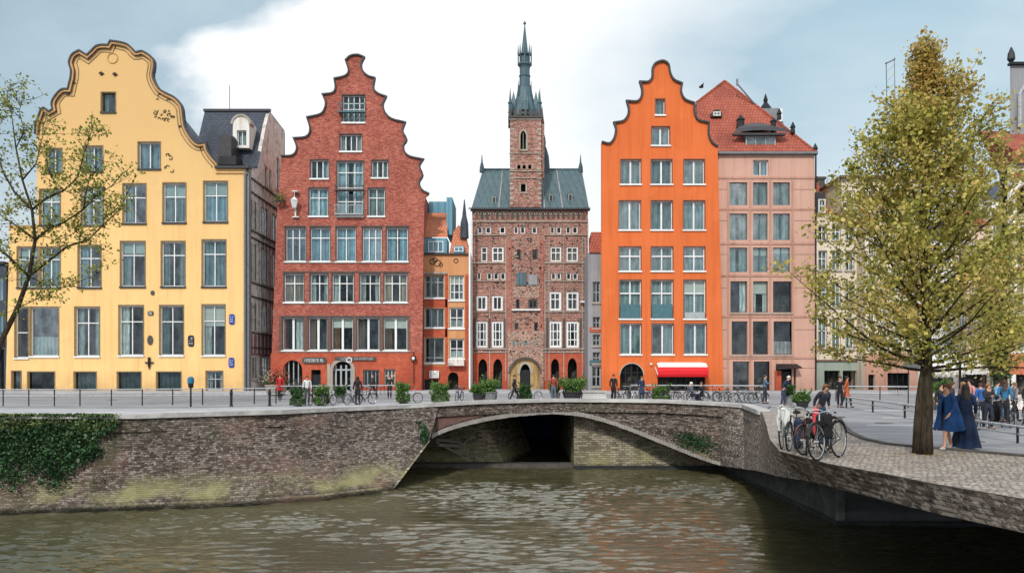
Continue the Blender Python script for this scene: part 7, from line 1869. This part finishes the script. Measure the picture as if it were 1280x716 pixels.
    for i in range(8):
        ph = i/7*math.pi*(.56 if hairstyle=='short' else .60); row=[]
        for k in range(n+1):
            a = 2*math.pi*k/n; fr = max(0,-math.sin(a)); ph2 = ph*(1-.42*fr); q=.108*s*(1+.05*math.sin(7*a+i*2)); row.append((c.x+q*.92*math.sin(ph2)*math.cos(a), c.y+q*1.08*math.sin(ph2)*math.sin(a), c.z+q*.98*math.cos(ph2)))
        rows.append(row)
    b.grid(rows)
    if hairstyle == 'long':
        rows=[]
        for i in range(5):
            row=[]
            for k in range(9):
                a = math.pi*(.02+.96*k/8); row.append((c.x+.105*s*math.cos(a)*(1+.08*i/4), c.y+.10*s*math.sin(a)+.012*i*s, c.z-(.02+.075*i)*s))
            rows.append(row)
        b.grid(rows)
    if hairstyle == 'bun': b.ball(c+Vector((0,.10,.05))*s,.052*s)
    o=b.build('hair',colmat(hair,.6),None,smooth=True); o.parent=t
    if detail:
        for sd_ in (-1,1):
            o=MB().ball(hd+Vector((sd_*.03,-.088,.018))*s,.0115*s,8,6).build('eye',colmat((.03,.02,.015),.3),None); o.parent=t
        o=MB().ball(hd+Vector((0,-.088,-.045))*s,.018*s,8,5,1,.4,.3).build('mouth',colmat((.35,.08,.07),.5),None); o.parent=t
    return t

def drape(parent, name, rings, mat, n=40, folds=7, amp=.05, ph=0., open_=0.):
    """a hanging garment: rings of (cx, cy, z, rx, ry)"""
    rows=[]; m=len(rings)
    for i,(cx,cy,z_,rx,ry) in enumerate(rings):
        row=[]; f = amp*(i/(m-1))**1.2
        for k in range(n+1):
            a = open_+(2*math.pi-2*open_)*k/n-math.pi/2; q = 1+f*math.sin(folds*a+ph+i*.25)+f*.5*math.sin(folds*1.7*a+i*.4)
            row.append((cx+rx*q*math.cos(a), cy+ry*q*math.sin(a), z_+f*.25*math.sin(3*a+ph)))
        rows.append(row)
    b = MB().grid(rows); o = b.build(name, mat, None, smooth=True); o.parent = parent; return o
m_cloak = plain('royal blue wool',(.012,.055,.17),.8,var=.35,scale=3); m_navy = plain('dark navy cloth',(.007,.018,.050),.8,var=.35,scale=3)
# the two women in blue
A_ = person(1184, 21.9, 'woman in a wide royal blue cloak walking past the tree, brown hair pinned up', 'walk', -62, 1.76, (.012,.055,.17), (.02,.03,.06), (.09,.045,.02), 'bun', .012, skirt=True, detail=True, fingers=True)
drape(A_, 'cloak', [(0,.01,1.50,.07,.07),(0,.01,1.44,.13,.11),(0,.01,1.36,.235,.15),(0,.03,1.18,.28,.22),(.0,.07,.98,.31,.27),(-.0,.10,.76,.35,.33),(-.02,.14,.54,.38,.40)], m_cloak, 44, 6, .13, .6, .16)
drape(A_, 'collar', [(0,-.0,1.53,.075,.07),(0,0,1.49,.10,.09),(0,0,1.45,.13,.11)], plain('pale scarf',(.45,.42,.40),.8), 20, 3, .05)
B_ = person(1207, 22.2, 'woman in a long dark navy dress beside the woman in the cloak, seen from behind', 'stand', 160, 1.74, (.010,.022,.06), (.007,.018,.050), (.02,.014,.01), 'long', .012, skirt=True, detail=True, fingers=True)
drape(B_, 'long_dress', [(0,0,1.42,.13,.10),(0,0,1.30,.185,.13),(0,0,1.08,.165,.12),(0,0,.93,.20,.16),(0,.01,.70,.24,.21),(0,.02,.40,.285,.26),(0,.03,.04,.35,.33)], m_navy, 44, 8, .09, .2)
bridge_p = 'people on the bridge'
PEO = [(447,50.2,'person in black with a white scarf before the red house','stand',200,(.015,.015,.018),(.02,.02,.025),'long'),(384,50.6,'person in a pale shirt behind the leftmost pot plants','stand',20,(.5,.52,.52),(.05,.05,.06),'short'),
 (643,55.6,'person in dark clothes walking past the tower gate','walk',100,(.03,.025,.025),(.02,.02,.025),'short'),(692,55.2,'person in a rust red jacket before the spreading bush','stand',190,(.30,.06,.045),(.10,.12,.16),'short'),
 (767,54.4,'person in black with a pale collar by the corner of the orange house','stand',150,(.02,.02,.022),(.015,.015,.018),'short'),(802,54.6,'person in a navy coat before the arched door of the orange house','stand',30,(.02,.035,.08),(.02,.03,.06),'short'),
 (864,54.4,'person with pale hair seated left in the group under the awning','sit',60,(.10,.11,.13),(.015,.018,.03),'long'),(877,54,'person in black seated right in the group under the awning','sit',-50,(.012,.014,.02),(.012,.014,.025),'long'),
 (956,52.2,'person in a blue grey jacket on a bicycle at the bridge end','reach',70,(.10,.15,.22),(.03,.035,.05),'short'),(979,48.6,'white haired person in navy bending at the end of the bridge','lean',60,(.02,.03,.07),(.04,.05,.09),'short'),
 (1026,27.,'person with reddish brown hair behind the leaning bicycles','lean',10,(.04,.045,.06),(.05,.09,.16),'long'),(1050,47,'person in black behind the low road barrier','stand',-30,(.012,.012,.016),(.015,.015,.02),'short'),(1058,46.4,'person in an orange red coat before the green shopfront','walk',80,(.40,.09,.04),(.02,.02,.03),'long'),
 (350,60,'person in a red coat by the flower tub at the left of the red house','stand',10,(.50,.03,.03),(.03,.03,.04),'long'),(466,62,'person in grey black before the shuttered window of the red house','walk',-80,(.05,.05,.055),(.02,.02,.025),'short'),(487,61,'person in a dark jacket left of the wall lamp','stand',0,(.02,.02,.025),(.02,.02,.03),'short')]
for i,(px,Y,lab,pose,fc_,tp,bt,hs) in enumerate(PEO):
    hair = [(.02,.014,.01),(.10,.05,.02),(.05,.03,.02)][i%3]
    if 'white haired' in lab or 'pale hair' in lab: hair = (.6,.58,.54)
    if 'reddish' in lab: hair = (.20,.07,.03)
    person(px, Y, lab, pose, fc_, 1.74+.03*(i%5), tp, bt, hair, hs, group=None, seed=i, z=.012 if px == 1024 else 0., coat='coat' in lab)
crowd = [(1176,31.5,'shopper in black at the flower stall, nearest the tree','stand',20,(.02,.02,.02)),(1190,33,'shopper in dark brown behind the woman in the cloak','walk',70,(.06,.035,.03)),(1204,30.2,'person in a dark floral top behind the long navy dress','stand',200,(.10,.05,.05)),
 (1212,34,'person in pink at the back of the crowd','walk',-60,(.55,.25,.24)),(1226,32.6,'person in a bright blue jacket in the middle of the crowd','stand',180,(.03,.12,.36)),(1235,29.4,'dark haired cyclist in black facing the camera','reach',10,(.02,.02,.025)),
 (1246,33.5,'person in a white cap and light blue jacket','walk',80,(.25,.42,.60)),(1256,32.4,'person in mid blue beside the ivy clad tree','stand',150,(.04,.16,.30)),(1268,34.2,'person in black and white near the right edge','walk',100,(.20,.20,.21)),(1284,33,'last person of the crowd in black at the right edge','stand',30,(.02,.02,.02))]
for i,(px,Y,lab,pose,fc_,tp) in enumerate(crowd):
    person(px, Y, lab, pose, fc_, 1.62+.04*(i%4), tp, (.02,.025,.04), [(.02,.014,.01),(.07,.035,.02),(.25,.14,.06)][i%3], 'long' if i%2 else 'short', seed=100+i)
    # heads read against the dark market

# bench seats under the seated people
for px, Y, lab in [(864,54.6,'small dark stool under the person with pale hair'),(877,54.2,'small dark stool under the seated person in black')]:
    c = Vector(G(px,Y)); o = thing('stool', c, lab, 'stool', 'cafe stools'); MB().lathe([(.17,.38),(.19,.39),(.19,.42),(.16,.43)],c,12).build('seat', m_darkmetal, o)
    for k in range(4): a = math.pi/4+k*math.pi/2; MB().tube([c+Vector((.16*math.cos(a),.16*math.sin(a),0)),c+Vector((.12*math.cos(a),.12*math.sin(a),.39))],.014,5).build('leg', m_darkmetal, o)

# ================================================================== CAFE FURNITURE, SCOOTERS, STALLS
def cafe_chair(px, Y, rz, label):
    o = thing('cafe_chair', (0,0,0), label, 'chair', 'cafe chairs before the houses')
    s = MB(); s.box(-.21,.21,-.2,.2,.43,.46); q=s.build('seat', m_darkmetal, o)
    s = MB(); s.box(-.21,.21,.185,.205,.62,.88); s.build('backrest', m_darkmetal, o)
    for x in (-.19,.19):
        MB().tube([(x,-.18,0),(x,-.18,.44)],.012,5).build('leg', m_darkmetal, o); MB().tube([(x,.2,0),(x,.19,.44),(x,.2,.86)],.012,5).build('leg', m_darkmetal, o)
    o.location = G(px,Y); o.rotation_euler = (0,0,rz); return o
def cafe_table(px, Y, label):
    c = Vector(G(px,Y)); o = thing('cafe_table', c, label, 'table', 'cafe tables before the houses'); MB().lathe([(.34,.72),(.35,.73),(.35,.75)],c,16).build('tabletop', m_lightmetal, o); MB().lathe([(.2,0),(.19,.02),(.025,.05),(.025,.72)],c,12).build('leg', m_darkmetal, o)
for i,(px,Y) in enumerate([(458,70),(476,71),(494,70),(782,72),(812,73),(846,74),(1122,70)]):
    nm = ['left of the row before the red house','middle of the row before the red house','right of the row before the red house','before the orange arch','between the orange arch and the awning','under the red awning','before the dark window of the cream building'][i]
    cafe_table(px, Y, 'round cafe table, '+nm)
    cafe_chair(px-7, Y+.1, R(-90), 'dark cafe chair at the left side of the table '+nm[:60] if len(nm) < 30 else 'dark cafe chair, left side, table '+nm)
    cafe_chair(px+7, Y-.1, R(90), 'dark cafe chair at the right side of the table '+nm[:60] if len(nm) < 30 else 'dark cafe chair, right side, table '+nm)
def scooter(px, Y, rz, label, col):
    o = thing('scooter', (0,0,0), label, 'scooter', 'scooters parked before the red house'); m_ = plain('scooter paint %s'%(col,), col, .3)
    for x in (-.55,.58):
        w_ = MB().torus((x,0,.24),.18,.055,'y',18,8).build('wheel', m_tire, o); MB().lathe([(.11,-.03),(.12,0),(.11,.03)],(x,0,.24),12).build('rim', m_chrome, w_)
    b = MB(); b.hexa([(-.75,-.15,.38),(-.1,-.17,.28),(-.1,.17,.28),(-.75,.15,.38)],[(-.8,-.12,.72),(-.15,-.14,.70),(-.15,.14,.70),(-.8,.12,.72)]); b.box(-.1,.35,-.15,.15,.26,.32); b.hexa([(.33,-.18,.28),(.42,-.18,.28),(.42,.18,.28),(.33,.18,.28)],[(.30,-.2,.9),(.37,-.16,.92),(.37,.16,.92),(.30,.2,.9)]); b.build('body', m_, o)
    b = MB(); b.hexa([(-.78,-.13,.72),(-.14,-.14,.70),(-.14,.14,.70),(-.78,.13,.72)],[(-.72,-.11,.82),(-.2,-.11,.79),(-.2,.11,.79),(-.72,.11,.82)]); b.build('seat', m_tire, o)
    b = MB(); b.tube([(.58,0,.24),(.36,0,.95)],.03,6); b.tube([(.28,-.32,1.0),(.36,0,.98),(.28,.32,1.0)],.016,6); h_ = b.build('handlebar', m_darkmetal, o)
    MB().ball((.43,0,.86),.075).build('headlight', m_wframe, o)
    b = MB(); b.tube([(.32,-.2,.99),(.30,-.3,1.2)],.008,4); b.ball((.30,-.31,1.22),.05); b.build('mirror', m_darkmetal, h_)
    o.location = G(px,Y); o.rotation_euler = (0,0,rz)
for i,(px,Y,rz,col) in enumerate([(361,76,60,(.015,.015,.018)),(371,75,50,(.02,.02,.025)),(381,76,75,(.10,.10,.11))]): scooter(px,Y,R(rz),['black scooter, leftmost of the three at the arch of the red house','charcoal scooter in the middle of the three','grey scooter right of the three, near the narrow door'][i],col)
# flower tub with red flowers
c = Vector(G(345,68)); t = thing('flower_tub', c, 'stone tub overflowing with red and cream flowers at the left corner of the red house', 'flower tub')
MB().lathe([(.6,0),(.75,.1),(.9,.8),(.95,.82),(.95,.92),(.8,.9)],c,16).build('pot', m_stone, t); rs = random.Random(3)
P=[(c.x+rs.gauss(0,.55),c.y+rs.gauss(0,.4),1.0+abs(rs.gauss(0,.42))) for _ in range(700)]; leaf_mesh('foliage',P,.14,m_bushdk,t,seed=61)
P=[(c.x+.2+rs.gauss(0,.4),c.y-.2+rs.gauss(0,.35),1.2+abs(rs.gauss(0,.42))) for _ in range(260)]; leaf_mesh('red_flowers',P,.15,leafmat('red petals',[(0,(.30,.01,.012)),(1,(.65,.04,.03))],.2),t,seed=62,aspect=.9)
P=[(c.x-.5+rs.gauss(0,.35),c.y-.2+rs.gauss(0,.35),1.15+abs(rs.gauss(0,.4))) for _ in range(160)]; leaf_mesh('cream_flowers',P,.13,leafmat('cream petals',[(0,(.45,.36,.22)),(1,(.65,.6,.5))],.2),t,seed=63,aspect=.9)
# market stalls at right
def stall(px0, px1, Y, label, canopy, zc=2.35):
    x0, x1 = PX(px0,Y), PX(px1,Y); t = thing('market_stall', ((x0+x1)/2,Y,0), label, 'stall', 'market stalls beyond the road')
    for x in (x0+.1,x1-.1):
        for y in (Y,Y+2.4): MB().tube([(x,y,0),(x,y,zc)],.035,6).build('post', m_darkmetal, t)
    MB().grid([[(x0-.2+(x1-x0+.4)*i/8, Y-.5, zc-.05) for i in range(9)],[(x0-.2+(x1-x0+.4)*i/8, Y+1.2, zc+.75) for i in range(9)],[(x0-.2+(x1-x0+.4)*i/8, Y+2.9, zc-.05) for i in range(9)]]).build('canopy', canopy, t)
    MB().grid([[(x0-.2+(x1-x0+.4)*i/24, Y-.51, zc-.05) for i in range(25)],[(x0-.2+(x1-x0+.4)*i/24, Y-.53+.03*math.sin(i*1.8), zc-.38-.04*(i%2)) for i in range(25)]]).build('valance', canopy, t)
    MB().box(x0+.15,x1-.15,Y+.1,Y+.9,.05,.85).build('counter', m_wood, t)
m_cnv = plain('white canvas roof',(.62,.61,.58),.8,var=.2)
stall(1160,1206,44,'white canopied flower stall left of the crowd',m_cnv); stall(1208,1246,45,'white canopied stall behind the crowd in blue',m_cnv); stall(1256,1300,43,'stall with a faded orange canopy at the right edge',plain('faded orange canvas',(.45,.14,.07),.8,var=.3))
m_fl = leafmat('cream and yellow flowers',[(0,(.25,.28,.08)),(.4,(.55,.50,.22)),(.8,(.70,.66,.5)),(1,(.55,.22,.12))],.2,3.)
for i,px in enumerate([1164,1171,1178,1186,1194]):
    c = Vector(G(px,43.4)); t = thing('flower_bucket', c, ['first','second','third','fourth','fifth'][i]+' bucket of cream and yellow flowers from the left before the flower stall', 'flower bucket', 'flower buckets at the stall')
    MB().lathe([(.13,0),(.17,.34),(.18,.35)],c,12).build('bucket', m_midmetal, t); r_=random.Random(i); leaf_mesh('flowers',[(c.x+max(-.2,min(.2,r_.gauss(0,.12))),c.y+max(-.16,min(.16,r_.gauss(0,.1))),.38+min(.4,abs(r_.gauss(0,.2)))) for _ in range(150)],.12,m_fl,t,seed=70+i,aspect=.9)
for i,px in enumerate([1163,1170,1177,1184,1191,1199]):
    Yq = 43.6; c = Vector((PX(px,Yq),Yq,2.1)); t = thing('hanging_basket', c-Vector((0,0,.4)), ['leftmost','second','third','fourth','fifth','rightmost'][i]+' pale hanging basket under the flower stall canopy', 'hanging basket', 'hanging baskets at the stall')
    MB().lathe([(.03,-.36),(.14,-.28),(.18,-.16),(.18,-.12)],c,10).build('basket', m_cnv, t); MB().tube([c+Vector((0,0,-.14)),c+Vector((0,0,.2))],.008,4).build('chain', m_darkmetal, t); r_=random.Random(i+9); leaf_mesh('flowers',[(c.x+r_.gauss(0,.14),c.y+r_.gauss(0,.1),1.98+r_.gauss(0,.09)) for _ in range(90)],.11,m_fl,t,seed=80+i,aspect=.9)
# a lamp post by the stalls and the thin mast behind the tree
c = Vector(G(1200,40)); t = thing('sign_post', c, 'slim dark post in front of the white stalls', 'post'); MB().tube([c,c+Vector((0,0,3.0))],.06,8).build('post', m_darkmetal, t); MB().box(c.x-.16,c.x+.16,c.y-.03,c.y+.03,2.7,3.0).build('sign_plate', m_darkmetal, t)
Yq=88.; c = Vector((PX(1110,Yq),Yq,PZ(222,Yq))); t = thing('antenna_mast', c, 'thin lattice antenna on the roof of the cream building behind the tree', 'antenna')
b = MB(); b.tube([c,(c.x-.2,c.y,PZ(78,Yq))],.05,4); b.tube([c+Vector((.9,0,0)),(c.x+.7,c.y,PZ(72,Yq))],.04,4)
for k in range(12): z=c.z+k*1.05; b.tube([(c.x-.016*k,c.y,z),(c.x+.9-.016*k,c.y,z+.9)],.025,3)
b.build('mast', m_midmetal, t); MB().tube([(c.x-.3,c.y,PZ(80,Yq)),(c.x+.8,c.y,PZ(74,Yq))],.07,4).build('aerial', m_midmetal, t)
# small plant pot on a bracket at the left edge of the red house
Yq=82.6; c=Vector((PX(351,Yq),Yq-.3,PZ(247,Yq))); t=thing('bracket_plant', c, 'small green plant on an iron bracket high on the left edge of the red house','plant'); r_=random.Random(2)
leaf_mesh('foliage',[(c.x+r_.gauss(0,.3),c.y+r_.gauss(0,.2),c.z+r_.gauss(0,.28)) for _ in range(130)],.2,m_bush,t,seed=90); MB().box(c.x-.5,c.x+.5,c.y-.1,c.y+.3,c.z-.45,c.z-.35).build('bracket', m_darkmetal, t)
# bird over the roofs
c = Vector((PX(876.5,80),80,PZ(109,80))); b = MB(); b.ball(c,.16,8,6,1.6,.8,.8); b.ball(c+Vector((.02,0,.16)),.08); b.add([c+Vector((-.1,-.05,.05)),c+Vector((.15,-.5,.3)),c+Vector((.2,-.05,.05)),c+Vector((-.1,.05,.05)),c+Vector((.15,.5,.3)),c+Vector((.2,.05,.05))],[(0,1,2),(3,4,5)])
tag(b.build('bird', m_darkmetal, None, c), 'small dark bird in the air left of the red hip roof', 'bird')

# fallen leaves on the cobbles and manhole covers in the street
rs = random.Random(77); P = []
for i in range(420):
    a = rs.uniform(0,6.28); r_ = abs(rs.gauss(0,2.4)); x, y = PX(1157,20.75)+r_*math.cos(a), 20.75+r_*.8*math.sin(a)
    if y > 15.5 and x > 7.9 and not (y > 21.5 and x > 9.5): P.append((x, y, .03+rs.random()*.01))
fl = leaf_mesh('fallen_leaves', P, .085, m_leafTop, None, seed=99); tag(fl, kind='stuff')
# flatten the leaves onto the paving
co = np.empty(len(fl.data.vertices)*3); fl.data.vertices.foreach_get('co', co); co = co.reshape(-1,3); co[:,2] = .022+(co[:,2]-.03)*.18+.012; fl.data.vertices.foreach_set('co', co.reshape(-1))
for i,(px,Y,lab) in enumerate([(1105,33,'round iron manhole cover in the road behind the low barrier'),(140,58,'round iron manhole cover in the street before the yellow house'),(560,66,'round iron manhole cover in the street before the narrow peach house'),(1000,60,'round iron manhole cover before the pink house'),(1215,24.5,'round iron manhole cover just beyond the kerb near the woman in navy')]):
    c = Vector(G(px,Y)); b = MB(); b.lathe([(.36,.0),(.36,.012),(.34,.014)],c,20); o = b.build('manhole_cover', m_kerb, None, c); tag(o, lab, 'manhole cover', 'manhole covers in the street')
